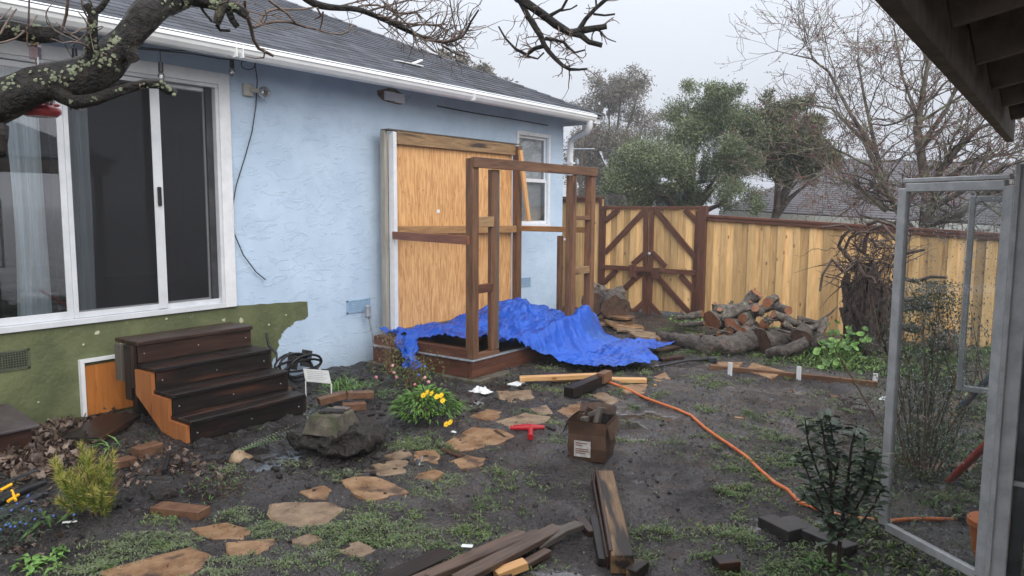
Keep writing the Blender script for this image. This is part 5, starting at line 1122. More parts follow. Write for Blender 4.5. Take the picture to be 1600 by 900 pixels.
lumber('white_tag', 98, 822, 120, 815, .022, .004, 'paper', 'small white plant tag below the pine shrub', .012, .012, cat='plant tag')
lumber('wood_chip', 1148, 652, 1166, 655, .015, .006, 'fresh', 'small pale chip in the middle of the mud', cat='litter')
# bricks
lumber('brick', 246, 802, 320, 808, .10, .05, 'brick', 'single flat reddish brick in front of the dry plant', cat='brick')
lumber('brick', 212, 716, 250, 706, .10, .07, 'brick', 'wet red brick below the steps, left of them', cat='brick')
lumber('brick', 175, 733, 208, 724, .09, .05, 'brick', 'half buried brick behind the pine shrub', cat='brick')
lumber('dark_brick', 238, 770, 275, 774, .09, .03, 'soil', 'dark half sunken paver left of the dry plant', cat='paver')
for i, (u0, v0, u1, v1, z, lb) in enumerate(((498, 642, 540, 636, .05, 'upper red brick of the edging, left one'), (542, 636, 583, 629, .05, 'upper red brick of the edging, right one'), (535, 643, 572, 637, -.01, 'lower red brick under the edging'), (430, 622, 452, 618, .03, 'red brick half hidden behind the steps'))):
    lumber('brick', u0, v0, u1, v1, .09, .06, 'brick', lb, z, z, cat='brick')
lumber('slate_strip', 525, 655, 586, 647, .07, .02, 'wet_dark', 'dark flat strip in front of the brick edging', .0, .0)
tb = GG(258, 735); tag(MB().tube([GG(256, 741, .02), GG(264, 716, .03)], .017, 8).out('black_tube', MT['blackp']), 'short black tube standing by the red brick', 'tube')
# dark board on leaf litter and planter box at the left edge
lumber('dark_plank', 128, 700, 192, 664, .30, .03, 'wet_dark', 'dark wide plank on dead leaves left of the steps', .04, .06)
pb = thing('planter_box', 'dark brown lidded box at the left edge by the green wall', 'box', (-5.85, 1.85, 0))
MB().bx(-6.10, -5.66, 1.50, 2.14, .02, .19).out('box_body', wood('planter_side', (.022, .010, .007), (.05, .022, .015), rough=.35, axis=1), pb, bevel=.006)
b = MB(); b.add([(-6.14, 1.45, .27), (-5.62, 1.45, .20), (-5.62, 2.18, .20), (-6.14, 2.18, .27), (-6.14, 1.45, .25), (-5.62, 1.45, .18), (-5.62, 2.18, .18), (-6.14, 2.18, .25)], [(0, 1, 2, 3), (7, 6, 5, 4), (0, 4, 5, 1), (1, 5, 6, 2), (2, 6, 7, 3), (3, 7, 4, 0)])
b.out('lid', mat('wet_lid', (.05, .04, .042), (.085, .07, .072), rough=.3), pb, bevel=.004)
lumber('pale_slab', -12, 722, 38, 704, .22, .04, 'concrete', 'pale stone slab below the dark box at the left edge', cat='slab')
# hedge trimmer
ht = thing('hedge_trimmer', 'black hedge trimmer with yellow guards at the left edge', 'tool', GG(30, 785))
MB().tube([GG(-40, 812, .05), GG(40, 772, .06), GG(72, 760, .05)], [.03, .028, .015], 7).out('body', MT['blackp'], ht)
MB().tube([GG(-30, 830, .03), GG(45, 790, .03), GG(75, 778, .03)], [.035, .03, .012], 7).out('handle', MT['dark_metal'], ht)
b = MB(); a = GG(-30, 795, .09); c = GG(60, 760, .08); L_ = (c - a)
for i in range(26): b.box(a + L_ * (i / 26), (.012, .04, .008), Matrix.Rotation(-.4, 3, 'Z'))
b.out('blade_teeth', MT['dark_metal'], ht)
MB().tube([GG(2, 790, .09), GG(20, 778, .10)], .010, 6).out('guard', MT['yellow'], ht); MB().tube([GG(14, 802, .07), GG(30, 793, .08)], .010, 6).tube([GG(20, 790, .09), GG(26, 800, .06)], .008, 6).out('guard', MT['yellow'], ht)
# white sign on thin legs
sg_ = thing('plant_sign', 'small white sign on bent wire legs right of the steps', 'sign', GG(500, 618))
q = [AY(476, 575, GG(478, 620).y), AY(517, 583, GG(478, 620).y + .02), AY(523, 600, GG(522, 622).y), AY(482, 596, GG(478, 620).y - .05)]
g1, g2 = GG(478, 619), GG(518, 622)
dd = (g2 - g1); pts = [g1 + Vector((0, 0, .0))]
zt1 = AY(482, 597, g1.y).z; zt2 = AY(523, 601, g2.y).z
A_ = Vector((g1.x, g1.y, zt1)); B2 = Vector((g2.x, g2.y, zt2)); bk = Vector((-.055, .02, .10))
b = MB(); f_ = Vector((0, 0, .008)); vs = [A_, B2, B2 + bk, A_ + bk]; b.add(vs + [v + f_ for v in vs], [(3, 2, 1, 0), (4, 5, 6, 7), (0, 1, 5, 4), (1, 2, 6, 5), (2, 3, 7, 6), (3, 0, 4, 7)]); b.out('sign_plate', MT['paper'], sg_)
b = MB()
for k in range(5):
    t0 = .15 + k * .16; p = A_.lerp(B2, .12) + bk * t0 + f_ * 1.25; q = A_.lerp(B2, .88 if k % 2 else .75) + bk * t0 + f_ * 1.25; b.add([p, q, q + bk * .05, p + bk * .05], [(0, 1, 2, 3)])
b.out('sign_print', mat('grey_print', (.35, .36, .37), (.45, .46, .47), rough=.6), sg_)
for (g, t) in ((g1, A_), (g2, B2)): MB().tube([g - Vector((0, 0, .03)), t], .006, 5).out('leg', MT['paper'], sg_)
# coiled black hose
b = MB(); pts = []; hc = GG(468, 600, .07)
for i in range(150):
    t = i * .24; k = 1 + .22 * math.sin(i * .37); pts.append(hc + Vector((.05 * math.sin(i * .11), math.cos(t) * .20 * k, .10 + .13 * k * math.sin(t) * (.7 + .3 * math.sin(i * .05)))) + Vector((math.cos(t * .5) * .07, 0, 0)))
b.tube(pts, .012, 6); b.tube([hc + Vector((0, -.25, .20)), AX(432, 552, -5.9), AX(420, 540, -5.95), AX(416, 520, -6.0)], .012, 6); b.tube([hc + Vector((.05, .2, 0)), GG(520, 598, .03), GG(548, 605, .02), GG(560, 618, .02)], .012, 6)
tag(b.out('black_hose', MT['blackp']), 'tangled coil of black hose between the steps and wall', 'hose')
for i, (u, v, lb) in enumerate(((455, 590, 'dark pointed brick standing behind the black hose, left'), (476, 588, 'dark pointed brick standing behind the black hose, right'))):
    p = AX(u, v, -6.08); board('tilted_brick', (-6.07, p.y, .10), (-6.09, p.y + .05, .26), .09, .06, MT['soil'], None, label=lb, cat='brick')
# concrete footing on its clod of earth
ft = thing('concrete_footing', 'dug up concrete footing on a big clod of earth', 'footing', GG(505, 705))
c0 = GG(508, 706); c0.y += .16
b = MB(); b.ball(c0 + Vector((0, 0, .10)), .30, 60, 30, sc=(.85, 1.0, .32), jit=.55); V_ = [Vector(v) for v in b.v]
b.v = [tuple(v + Vector((noise.noise(v * 9), noise.noise(v * 9 + Vector((5, 0, 0))), noise.noise(v * 11 + Vector((0, 9, 0))))) * .05 + (v - c0).normalized() * (noise.noise(v * 30) * .022 + noise.noise(v * 70) * .009)) for v in V_]
b.out('earth_clod', MT['soil'], ft)
f0 = c0 + Vector((-.02, -.08, .16)); rr = Matrix.Rotation(.3, 3, 'Z')
bm = bmesh.new(); bmesh.ops.create_cube(bm, size=1); bmesh.ops.subdivide_edges(bm, edges=bm.edges[:], cuts=7, use_grid_fill=True)
fm = bpy.data.meshes.new('footing_block')
for v in bm.verts:
    q = v.co.copy(); tz_ = q.z + .5; k = 1 + .35 * (1 - tz_); w_ = Vector((q.x * .20 * k, q.y * .23 * k, tz_ * .125)); w_ += Vector((noise.noise(w_ * 22), noise.noise(w_ * 22 + Vector((3, 0, 0))), noise.noise(w_ * 22 + Vector((0, 7, 0))))) * .005; v.co = rr @ w_
bm.to_mesh(fm); bm.free(); link('footing_block', fm, MT['concrete'], ft, f0)
board('slate_cap', f0 + rr @ Vector((-.07, -.03, .135)), f0 + rr @ Vector((.09, .02, .135)), .08, .014, MT['soil'], ft); board('slate_cap', f0 + rr @ Vector((-.03, .065, .137)), f0 + rr @ Vector((.09, .08, .135)), .06, .014, MT['grey_wood'], ft)
rk = GG(368, 722); b = MB(); b.ball(rk + Vector((0, .04, .02)), .055, 12, 8, sc=(1, 1.3, .8), jit=.6); tag(b.out('small_rock', mat('tan_rock', (.17, .11, .06), (.32, .23, .14), scale=12, rough=.6, bump=.6)), 'small tan rock behind the dry plant', 'rock')
# pots and poles behind the greenhouse glass
op = GG(1532, 895); op = Vector((op.x + .03, op.y + .1, 0)); pt_ = thing('orange_pot', 'orange round pot low behind the glass door', 'pot', op)
MB().tube([op + Vector((0, 0, z)) for z in (0, .02, .08, .16, .20)], [.05, .065, .085, .095, .10], 16).out('pot_body', MT['pot'], pt_); MB().tube([op + Vector((0, 0, .195)), op + Vector((0, 0, .225))], [.11, .11], 16).out('rim', MT['pot'], pt_)
a = GG(1482, 752, .0); c = AY(1546, 690, a.y - .55); tag(MB().tube([a, c], .022, 8).out('red_pole', mat('red_pole', (.30, .03, .02), (.40, .06, .04), rough=.4)), 'red pole leaning behind the wet glass', 'pole')
a = GG(1500, 640, .0); c = AY(1556, 580, a.y - .2); tag(MB().tube([a, c], .03, 8).out('blue_pole', mat('blue_pole', (.03, .06, .09), (.05, .09, .13), rough=.4)), 'dark blue pipe slanting behind the window sash', 'pole')
# ================================================================ LOGS
rnd.seed(9)
MT['log_dark'] = mat('dark_log_bark', (.028, .022, .019), (.115, .095, .08), scale=20, rough=.55, bump=1, bdist=.03, detail=9, c3=(.20, .12, .08), c3pos=.66, c3scale=9)
MT['end_dark'] = mat('wet_dark_end', (.03, .018, .013), (.10, .055, .035), scale=16, rough=.5, bump=.5)
def log(label, pts, rads, dep=None, nm='log', kn=0, dark=0):
    """pts: (u,v,y) points seen in the photograph, standing at depth y"""
    P = [AY(u, v, y) for u, v, y in pts]; n_ = 14
    P = [G(u, v, r * .85) if p.z < r * .8 else p for p, (u, v, y), r in zip(P, pts, rads)]; Q = []; Rr = []
    for i in range(len(P) - 1):
        m_ = max(3, int((P[i + 1] - P[i]).length / .07))
        for k in range(m_): t = k / m_; Q.append(P[i].lerp(P[i + 1], t)); Rr.append(rads[i] * (1 - t) + rads[i + 1] * t)
    Q.append(P[-1]); Rr.append(rads[-1])
    b = MB(); b.tube(Q, Rr, n_, jitter=.28, mi=0, capmi=1)
    for _ in range(kn):
        i = rnd.randrange(1, len(Q) - 1); d = Vector((rnd.gauss(0, 1), -abs(rnd.gauss(0, .6)), abs(rnd.gauss(.5, .5)))).normalized(); b.tube([Q[i], Q[i] + d * (Rr[i] + rnd.uniform(.03, .12))], [Rr[i] * .35, Rr[i] * .22], 7, mi=0, capmi=1)
    base = min(P, key=lambda p: p.z); o = b.out(nm, [MT['log_dark'] if dark else MT['log'], MT['end_dark'] if dark > 1 else MT['logend']], base=(base.x, base.y, max(0, base.z - rads[0]))); tag(o, label, 'log', 'logs piled by the cedar fence'); return o
log('long bent log lying in front of the pile, big sawn end on the right', [(1032, 524, 9.55), (1060, 532, 9.4), (1100, 540, 9.2), (1140, 541, 9.05), (1172, 533, 8.95)], [.06, .09, .115, .125, .14], kn=2, dark=1)
log('thickest log of the pile with sawn face to the left', [(1112, 503, 9.25), (1140, 490, 9.5), (1180, 480, 9.75)], [.155, .14, .11], kn=3)
log('knobbly pale log standing up at the top of the pile', [(1160, 492, 9.6), (1172, 472, 9.7), (1182, 457, 9.7)], [.10, .09, .08], kn=3)
log('pale thin branch lying diagonally on the thickest log', [(1128, 499, 9.2), (1160, 484, 9.3), (1185, 478, 9.4)], [.035, .04, .04])
log('short log with dark sawn face below the thickest log', [(1143, 510, 9.1), (1165, 506, 9.45)], [.095, .085])
log('small log under the thickest log, yellowish end', [(1128, 526, 9.15), (1110, 520, 9.5)], [.075, .08])
log('small log end directly above the big sawn end of the long log', [(1160, 519, 9.0), (1180, 510, 9.4)], [.07, .07])
log('small round log in the middle of the pile facing left', [(1160, 498, 9.15), (1182, 490, 9.5)], [.06, .055])
log('mossy pale short log leaning in the pile centre', [(1166, 512, 9.1), (1176, 495, 9.4)], [.05, .045])
log('red ended chunk at the top centre of the pile', [(1181, 481, 9.25), (1190, 490, 9.35)], [.055, .05])
log('pale curved log at the top of the pile, right of the knobbly one', [(1188, 484, 9.4), (1203, 480, 9.5), (1212, 470, 9.7)], [.05, .055, .06], kn=2)
log('round grey log on top of the pile pointing to the fence', [(1199, 474, 9.4), (1210, 466, 9.9)], [.065, .06])
log('dark log with torn orange end at the right of the pile top', [(1215, 480, 9.5), (1232, 485, 9.3)], [.06, .05])
log('long thin pale log stretching right with a round sawn end', [(1208, 492, 9.0), (1240, 504, 9.2), (1265, 513, 9.4), (1286, 516, 9.5)], [.055, .05, .042, .03], kn=2)
log('thin log lying behind the long thin pale log', [(1246, 498, 9.7), (1284, 507, 9.8)], [.04, .035])
log('curved branch end with pale bark at the right of the pile', [(1256, 516, 9.0), (1276, 512, 9.15), (1287, 500, 9.3)], [.04, .04, .035])
log('bent grey stick at the far right of the pile beside the broad leaves', [(1270, 540, 9.0), (1282, 520, 9.05), (1290, 498, 9.2)], [.035, .04, .035])
log('black wet log low in front of the pile right side', [(1198, 552, 8.6), (1230, 549, 8.6), (1262, 535, 8.7)], [.05, .075, .06], dark=2)
log('dark broken log stump in the lower right of the pile', [(1250, 530, 8.8), (1262, 518, 9.2)], [.11, .10], dark=2)
log('dark rotten log deep in the middle of the pile', [(1190, 535, 9.2), (1240, 530, 9.5)], [.15, .16], dark=2)
log('pale twig like branch across the dark middle of the pile', [(1215, 515, 8.95), (1235, 520, 8.9)], [.018, .015])
log('pale mossy branch left of the pile by the gate post', [(1060, 497, 9.9), (1098, 491, 9.9)], [.045, .05], kn=1); log('lower pale mossy branch left of the pile by the gate post', [(1065, 508, 9.8), (1102, 505, 9.7)], [.035, .04], kn=1)
log('grey forked log resting by the gate behind the shed post', [(930, 478, 9.6), (950, 468, 9.7), (972, 452, 9.9)], [.10, .085, .075], kn=2)
log('upper knobbly log by the gate behind the shed post', [(922, 447, 9.8), (940, 455, 9.9), (945, 462, 9.9)], [.075, .085, .06], kn=2)
log('dark sawn log round facing the yard behind the shed post', [(926, 476, 9.4), (930, 470, 9.9)], [.17, .16], dark=2)
log('dark heavy log chunk with orange rim near the gate', [(962, 480, 9.55), (948, 470, 9.95)], [.19, .16], dark=2)
# loose sticks and dark debris in the pile
b = MB(); rnd.seed(41)
for i in range(70):
    p = AY(rnd.uniform(1110, 1290), rnd.uniform(500, 548), rnd.uniform(9.0, 9.7)); p.z = max(.02, p.z); d = Vector((rnd.gauss(0, 1), rnd.gauss(0, .5), rnd.gauss(.1, .5))).normalized(); L_ = rnd.uniform(.08, .3); q = p + d * L_; q.z = max(.02, q.z)
    b.tube([p, p.lerp(q, .5) + Vector((rnd.gauss(0, .015), 0, rnd.gauss(0, .015))), q], [rnd.uniform(.006, .02), rnd.uniform(.006, .016), .004], 5, jitter=.3)
tag(b.out('pile_sticks', MT['log']), 'loose sticks and bark scraps caught in the log pile', 'sticks', kind='stuff')
log('short mossy stub leaning on the long thin pale log', [(1222, 505, 9.05), (1236, 512, 9.1)], [.045, .04]); log('small dark log between the round log and the long log', [(1192, 508, 9.2), (1202, 500, 9.5)], [.06, .055])
log('thin grey branch poking up behind the thickest log', [(1138, 486, 9.6), (1144, 470, 9.65)], [.022, .018], kn=1); log('small sawn piece low at the right edge of the pile', [(1262, 530, 9.0), (1284, 536, 9.1)], [.05, .045])
# ---------------- uprooted root ball
rb = thing('root_ball', 'tall dark uprooted stump with tangled roots against the fence', 'stump', GG(1350, 552)); y_ = 9.7
b = MB(); rnd.seed(4)
def rp(u, v, dy=0): return AY(u, v, y_ + dy)
for i in range(34):
    u0 = rnd.uniform(1322, 1394); u1 = 1350 + (u0 - 1350) * .75 + rnd.gauss(0, 10); y0 = rnd.uniform(-.22, .3)
    pts = [rp(u0, 552, y0)]; 
    for k in range(1, 8):
        t = k / 7; pts.append(rp(u0 + (u1 - u0) * t + rnd.gauss(0, 5), 552 - 122 * t * rnd.uniform(.75, 1.1), y0 * (1 - .3 * t) + rnd.gauss(0, .03)))
    b.tube(pts, [(.028 + .06 * rnd.random() ** 1.5) * (1.25 - .75 * k / 7) for k in range(8)], 6, jitter=.5)
b.tube([rp(1352, 556), rp(1355, 490), rp(1362, 440), rp(1362, 410)], [.17, .16, .13, .05], 14, jitter=.8)
b.out('root_mass', mat('stump_bark', (.014, .011, .010), (.075, .058, .048), scale=22, rough=.6, bump=1, bdist=.03, detail=9), rb)
b = MB()
for i in range(250):
    p = rp(rnd.gauss(1358, 25), rnd.triangular(356, 470, 420), rnd.uniform(-.2, .2)); d = Vector((rnd.gauss(0, .8), rnd.gauss(-.2, .5), rnd.gauss(.35, .6))).normalized(); pts = [p]; L_ = rnd.uniform(.2, .6) * (1.3 if i % 7 == 0 else .8)
    for k in range(6):
        d = (d + Vector((rnd.gauss(0, .35), rnd.gauss(0, .3), rnd.gauss(-.05, .35)))).normalized(); pts.append(pts[-1] + d * L_ / 6)
    r_ = rnd.uniform(.003, .009) * (2.4 if i % 14 == 0 else 1); b.tube(pts, [r_, r_ * .9, r_ * .8, r_ * .65, r_ * .5, r_ * .35, .0015], 4, cap=False)
for i in range(90):                      # drooping root hairs
    p = rp(rnd.uniform(1320, 1390), rnd.uniform(400, 500), -.25); b.tube([p, p + Vector((rnd.gauss(0, .03), -.02, -rnd.uniform(.1, .25))), p + Vector((rnd.gauss(0, .06), -.02, -rnd.uniform(.3, .45)))], [.004, .003, .001], 3, cap=False)
for px in (((1335, 415), (1325, 400), (1310, 385), (1316, 370), (1330, 358), (1318, 352), (1285, 355)), ((1333, 418), (1318, 425), (1300, 405), (1285, 430), (1281, 455)), ((1350, 395), (1352, 375), (1358, 360), (1380, 352), (1400, 375), (1410, 390)),
           ((1330, 408), (1318, 395), (1328, 372), (1345, 362)), ((1395, 430), (1430, 440), (1455, 432), (1480, 434)), ((1390, 465), (1420, 470), (1450, 462)), ((1395, 400), (1420, 395), (1445, 390)), ((1355, 350), (1372, 345), (1395, 352), (1405, 362)), ((1345, 470), (1350, 520), (1340, 548))):
    k = len(px); b.tube([rp(u, v, -.1 - .04 * i) for i, (u, v) in enumerate(px)], [.022 * (1 - .7 * i / k) + .004 for i in range(k)], 6, cap=True, jitter=.3)
b.tube([rp(1385, 480, .1), rp(1430, 475, .0), rp(1458, 478, 0)], [.09, .075, .06], 8, jitter=.3); b.tube([rp(1375, 440, -.1), rp(1345, 432, -.15), rp(1338, 405, -.2)], [.05, .05, .03], 7, jitter=.4)
b.out('root', mat('root_bark', (.03, .021, .018), (.13, .088, .07), scale=16, rough=.6, bump=.6), rb)
log('short log lying by the fence behind the glass door, left', [(1395, 508, 9.9), (1440, 516, 9.8)], [.04, .05])
log('grey heap of dug timber behind glass near the fence', [(1455, 540, 9.6), (1480, 528, 9.7), (1500, 540, 9.7)], [.09, .12, .1])

# ================================================================ PLANTS
def leafy(name, label, cat, p, leaves_fn, mats, stems=None, stem_m='dry', group=None):
    t = thing(name, label, cat, p, group); b = MB(); leaves_fn(b); b.out('leaves', mats, t)
    if stems:
        s = MB(); stems(s); s.out('stem', MT[stem_m], t)
    return t
def V3(x, y, z): return Vector((x, y, z))
# yellow daisy clump
rnd.seed(12); yp = GG(650, 662); yp.y += .12
def f(b):
    for i in range(900):
        a = rnd.uniform(0, 6.283); r = .25 * rnd.random() ** .6; z = .24 * math.sqrt(max(0, 1 - (r / .28) ** 2)) * rnd.uniform(.45, 1); q = yp + V3(math.cos(a) * r, math.sin(a) * r, z)
        d = V3(math.cos(a) * (.4 + r * 3), math.sin(a) * (.4 + r * 3), rnd.uniform(-.1, 1.0)); b.leaf(q, d, rnd.uniform(.05, .085), .018, mi=0, droop=.35)
def s(b):
    for i in range(14): a = rnd.uniform(0, 6.283); b.tube([yp, yp + V3(math.cos(a) * .1, math.sin(a) * .1, .2)], .004, 4)
t = leafy('daisy_clump', 'green leafy clump with yellow flowers beside the shed corner', 'plant', yp, f, mat('clump_leaf', (.04, .10, .016), (.12, .24, .036), scale=14, rough=.45, bump=0), s)
for (u, v) in ((683, 620), (675, 615), (668, 613), (690, 618), (692, 626), (662, 618), (698, 663), (704, 660)):
    c = AY(u, v, yp.y - .10 if v < 640 else yp.y - .2); b = MB(); n_ = Vector((rnd.uniform(-.2, .3), -.8, .6)).normalized()
    for k in range(10):
        a = k * .6283; e = n_.cross(Vector((0, 0, 1))).normalized(); g = e.cross(n_); d = e * math.cos(a) + g * math.sin(a) + n_ * .25; b.leaf(c, d, .027, .013, up=n_, droop=.05, fold=.1)
    b.ball(c + n_ * .006, .007, 6, 4); b.out('flower', MT['yellowflower'], t)
# rose bush and dry stalks by the shed corner
rb2 = GG(640, 605)
def f(b):
    for i in range(520):
        q = rb2 + V3(rnd.gauss(0, .16), rnd.gauss(.05, .12), abs(rnd.gauss(.12, .10))); b.leaf(q, V3(rnd.gauss(0, 1), rnd.gauss(-.3, .7), rnd.gauss(.2, .6)), rnd.uniform(.02, .04), .017, mi=rnd.randint(0, 1))
def s(b):
    for i in range(26): p = rb2 + V3(rnd.gauss(0, .05), rnd.gauss(.05, .04), 0); b.tube([p, p + V3(rnd.gauss(0, .08), rnd.gauss(0, .06), .14), p + V3(rnd.gauss(0, .17), rnd.gauss(0, .12), rnd.uniform(.22, .36))], [.004, .003, .0015], 4)
t = leafy('rose_bush', 'small sprawling bush with pale pink blooms in front of the shed corner', 'bush', rb2, f, [MT['leaf_mid'], MT['leaf_olive']], s)
for (u, v) in ((613, 572), (616, 582), (648, 601), (670, 597), (620, 590), (588, 590), (589, 597), (664, 590)):
    c = AY(u, v, rb2.y - .08); b = MB(); b.ball(c, .016, 7, 5, jit=.8); b.out('bloom', MT['pink'], t)
for (u, v) in ((664, 573), (654, 586)):
    c = AY(u, v, rb2.y - .1); b = MB(); b.ball(c, .013, 7, 5); b.out('bloom', MT['blueflower'], t)
db = GG(605, 585)
def f(b):
    for i in range(420): q = db + V3(rnd.gauss(0, .09), rnd.gauss(.05, .08), rnd.uniform(.02, .42)); b.leaf(q, V3(rnd.gauss(0, 1), rnd.gauss(0, 1), rnd.gauss(.2, .8)), rnd.uniform(.018, .035), .014, mi=rnd.choice((0, 0, 1)))
def s(b):
    for i in range(24): p = db + V3(rnd.gauss(0, .04), rnd.gauss(.05, .04), 0); b.tube([p, p + V3(rnd.gauss(0, .05), 0, .2), p + V3(rnd.gauss(0, .1), rnd.gauss(0, .06), rnd.uniform(.34, .48))], [.004, .003, .0015], 4)
leafy('dry_bush', 'dry brownish stalky bush left of the blue tarp corner', 'bush', db, f, [mat('dry_flower', (.15, .09, .06), (.26, .17, .10), rough=.7, bump=0), MT['leaf_olive']], s)
# pine shrub
pnb = GG(150, 806)
def needles(b, c, d, L_, n_, r_):
    for i in range(n_):
        t = rnd.random(); q = c + d * (L_ * t); a = V3(rnd.gauss(0, 1), rnd.gauss(0, 1), rnd.gauss(0, 1)); dd = (d * 1.1 + a * .55).normalized(); w_ = dd.cross(V3(rnd.gauss(0, 1), rnd.gauss(0, 1), .1)).normalized() * .0022
        l_ = r_ * rnd.uniform(.7, 1.2); b.add([q - w_, q + w_, q + dd * l_], [(0, 1, 2)], rnd.choice((0, 0, 1)) if t < .7 else rnd.choice((0, 1, 2)))
def f(b):
    for i in range(46):
        a = rnd.uniform(0, 6.283); r = rnd.uniform(.02, .28) ; z0 = rnd.uniform(.03, .22); top = pnb + V3(math.cos(a) * r, math.sin(a) * r * .8, z0 + rnd.uniform(.05, .20) * (1.15 - r * 2)); o_ = pnb + V3(math.cos(a) * r * .55, math.sin(a) * r * .4, z0 * .7)
        d = (top - o_); L_ = d.length; d.normalize(); d = (d + V3(0, 0, .5)).normalized(); needles(b, o_, d, max(.08, L_), 230, .05)
def s(b):
    b.tube([pnb - V3(0, 0, .02), pnb + V3(.005, 0, .10), pnb + V3(-.01, .01, .22), pnb + V3(.0, .01, .34)], [.009, .008, .006, .003], 6)
    for i in range(16): a = rnd.uniform(0, 6.283); p = pnb + V3(0, 0, rnd.uniform(.04, .2)); b.tube([p, p + V3(math.cos(a) * .1, math.sin(a) * .08, .05), p + V3(math.cos(a) * .17, math.sin(a) * .14, .14)], [.005, .004, .002], 4)
leafy('pine_shrub', 'small yellow green needle shrub in front of the dead leaves', 'shrub', pnb, f, [mat('needle_green', (.07, .12, .02), (.13, .19, .035), rough=.5, bump=0), mat('needle_yellow', (.26, .27, .04), (.40, .38, .08), rough=.5, bump=0), mat('needle_tip', (.45, .38, .10), (.5, .42, .14), rough=.5, bump=0)], s)
# dark leaved sapling in the foreground right
rnd.seed(31); sb_ = G(1303, 893, 0)
def sp_(u, v, dy=0): return AY(u, v, sb_.y + dy)
STEMS = [((1296, 893), (1296, 850), (1300, 800), (1298, 740), (1290, 700), (1282, 655)), ((1310, 893), (1312, 850), (1318, 800), (1325, 750), (1330, 700), (1338, 665)), ((1298, 830), (1280, 780), (1262, 740), (1248, 705)), ((1300, 790), (1275, 730), (1262, 690), (1258, 655)),
         ((1314, 830), (1340, 790), (1362, 750), (1372, 710)), ((1312, 840), (1345, 820), (1365, 790), (1380, 760)), ((1300, 770), (1310, 720), (1300, 680), (1296, 650)), ((1318, 800), (1345, 760), (1352, 720), (1350, 690)), ((1298, 810), (1270, 790), (1255, 770)), ((1318, 790), (1340, 740), (1375, 730))]
sap = thing('sapling', 'dark glossy leaved sapling in the right foreground beside the pavers', 'sapling', sb_)
S_ = MB(); Lf = MB()
for i, px in enumerate(STEMS):
    k = len(px); y0 = 0 if i < 2 else rnd.uniform(-.12, .12); P = [sp_(u, v, y0 * j / (k - 1)) for j, (u, v) in enumerate(px)]
    S_.tube(P, [(.011 if i < 2 else .006) * (1 - .7 * j / k) for j in range(k)], 6)
    for j in range(1, k):
        for q in range(19 if j > 1 or i > 1 else 1):
            t = rnd.random(); p = P[j - 1].lerp(P[j], t); a = rnd.uniform(0, 6.283); ax_ = (P[j] - P[j - 1]).normalized()
            d = V3(math.cos(a), math.sin(a), rnd.uniform(-.3, .3)) + ax_ * rnd.uniform(-.1, .8)
            if p.z > .12: Lf.oval(p, d, rnd.uniform(.05, .08), rnd.uniform(.024, .036), mi=rnd.choice((0, 0, 0, 1)))
S_.out('stem', mat('sapling_stem', (.02, .014, .012), (.05, .035, .028), rough=.5), sap); Lf.out('leaves', [mat('glossy_leaf', (.038, .062, .04), (.105, .14, .085), scale=20, rough=.3, bump=0), mat('leaf_underside', (.09, .12, .085), (.14, .17, .12), rough=.5, bump=0)], sap)
# spindly shrub behind the glass door
sh_ = GG(1440, 735)
def f(b):
    for i in range(6500):
        z = rnd.uniform(.12, 1.25); w_ = .30 * math.sin(math.pi * min(1, z / 1.3) * .8 + .35); q = sh_ + V3(rnd.gauss(0, w_ * .62), rnd.gauss(0, w_ * .5), z); b.leaf(q, V3(rnd.gauss(0, .7), rnd.gauss(0, .7), rnd.gauss(.5, .6)), rnd.uniform(.022, .042), .010, mi=rnd.choice((0, 1)))
def s(b):
    for i in range(17): x = rnd.gauss(0, .06); p = sh_ + V3(x, rnd.gauss(0, .06), 0); b.tube([p, p + V3(x * 1.2, 0, .3), p + V3(x * 2.3 + rnd.gauss(0, .06), rnd.gauss(0, .1), rnd.uniform(.6, .8)), p + V3(x * 3 + rnd.gauss(0, .1), rnd.gauss(0, .16), rnd.uniform(.95, 1.25))], [.008, .006, .004, .0015], 4)
leafy('tall_shrub', 'spindly grey green shrub seen through the wet glass door', 'shrub', sh_, f, [MT['leaf_grey'], mat('shrub_leaf', (.035, .06, .03), (.08, .11, .055), rough=.5, bump=0)], s)
# round leaves at the foot of the root ball: each leaf its own part
rl = thing('broad_leaf_plant', 'bright green plant with large round leaves below the roots', 'plant', GG(1320, 560))
for i in range(80):
    u = rnd.gauss(1312, 24); v = rnd.gauss(535, 15); y = 9.0 - (v - 533) * .02; c = AY(u, v, y)
    if c.z < .04: c.z = .05 + rnd.random() * .05
    r = rnd.uniform(.02, .046); n_ = Vector((rnd.gauss(0, .45), -.5 + rnd.gauss(0, .25), .75)).normalized(); e = n_.cross(V3(0, 0, 1)).normalized(); g = e.cross(n_)
    b = MB(); b.add([c + n_ * -.014] + [c + (e * math.cos(k * .6283) + g * math.sin(k * .6283) * .9) * r * (1 + .08 * math.sin(k * 2.1)) + n_ * (.004 * (k % 2)) for k in range(10)], [(0, 1 + k, 1 + (k + 1) % 10) for k in range(10)]); b.tube([c - n_ * .008, V3(c.x * .8 + rl.location.x * .2, c.y, max(0, c.z - .15))], .002, 3, cap=False)
    b.out('leaf', MT['leaf_bright'] if i % 2 else MT['leaf_mid'], rl)
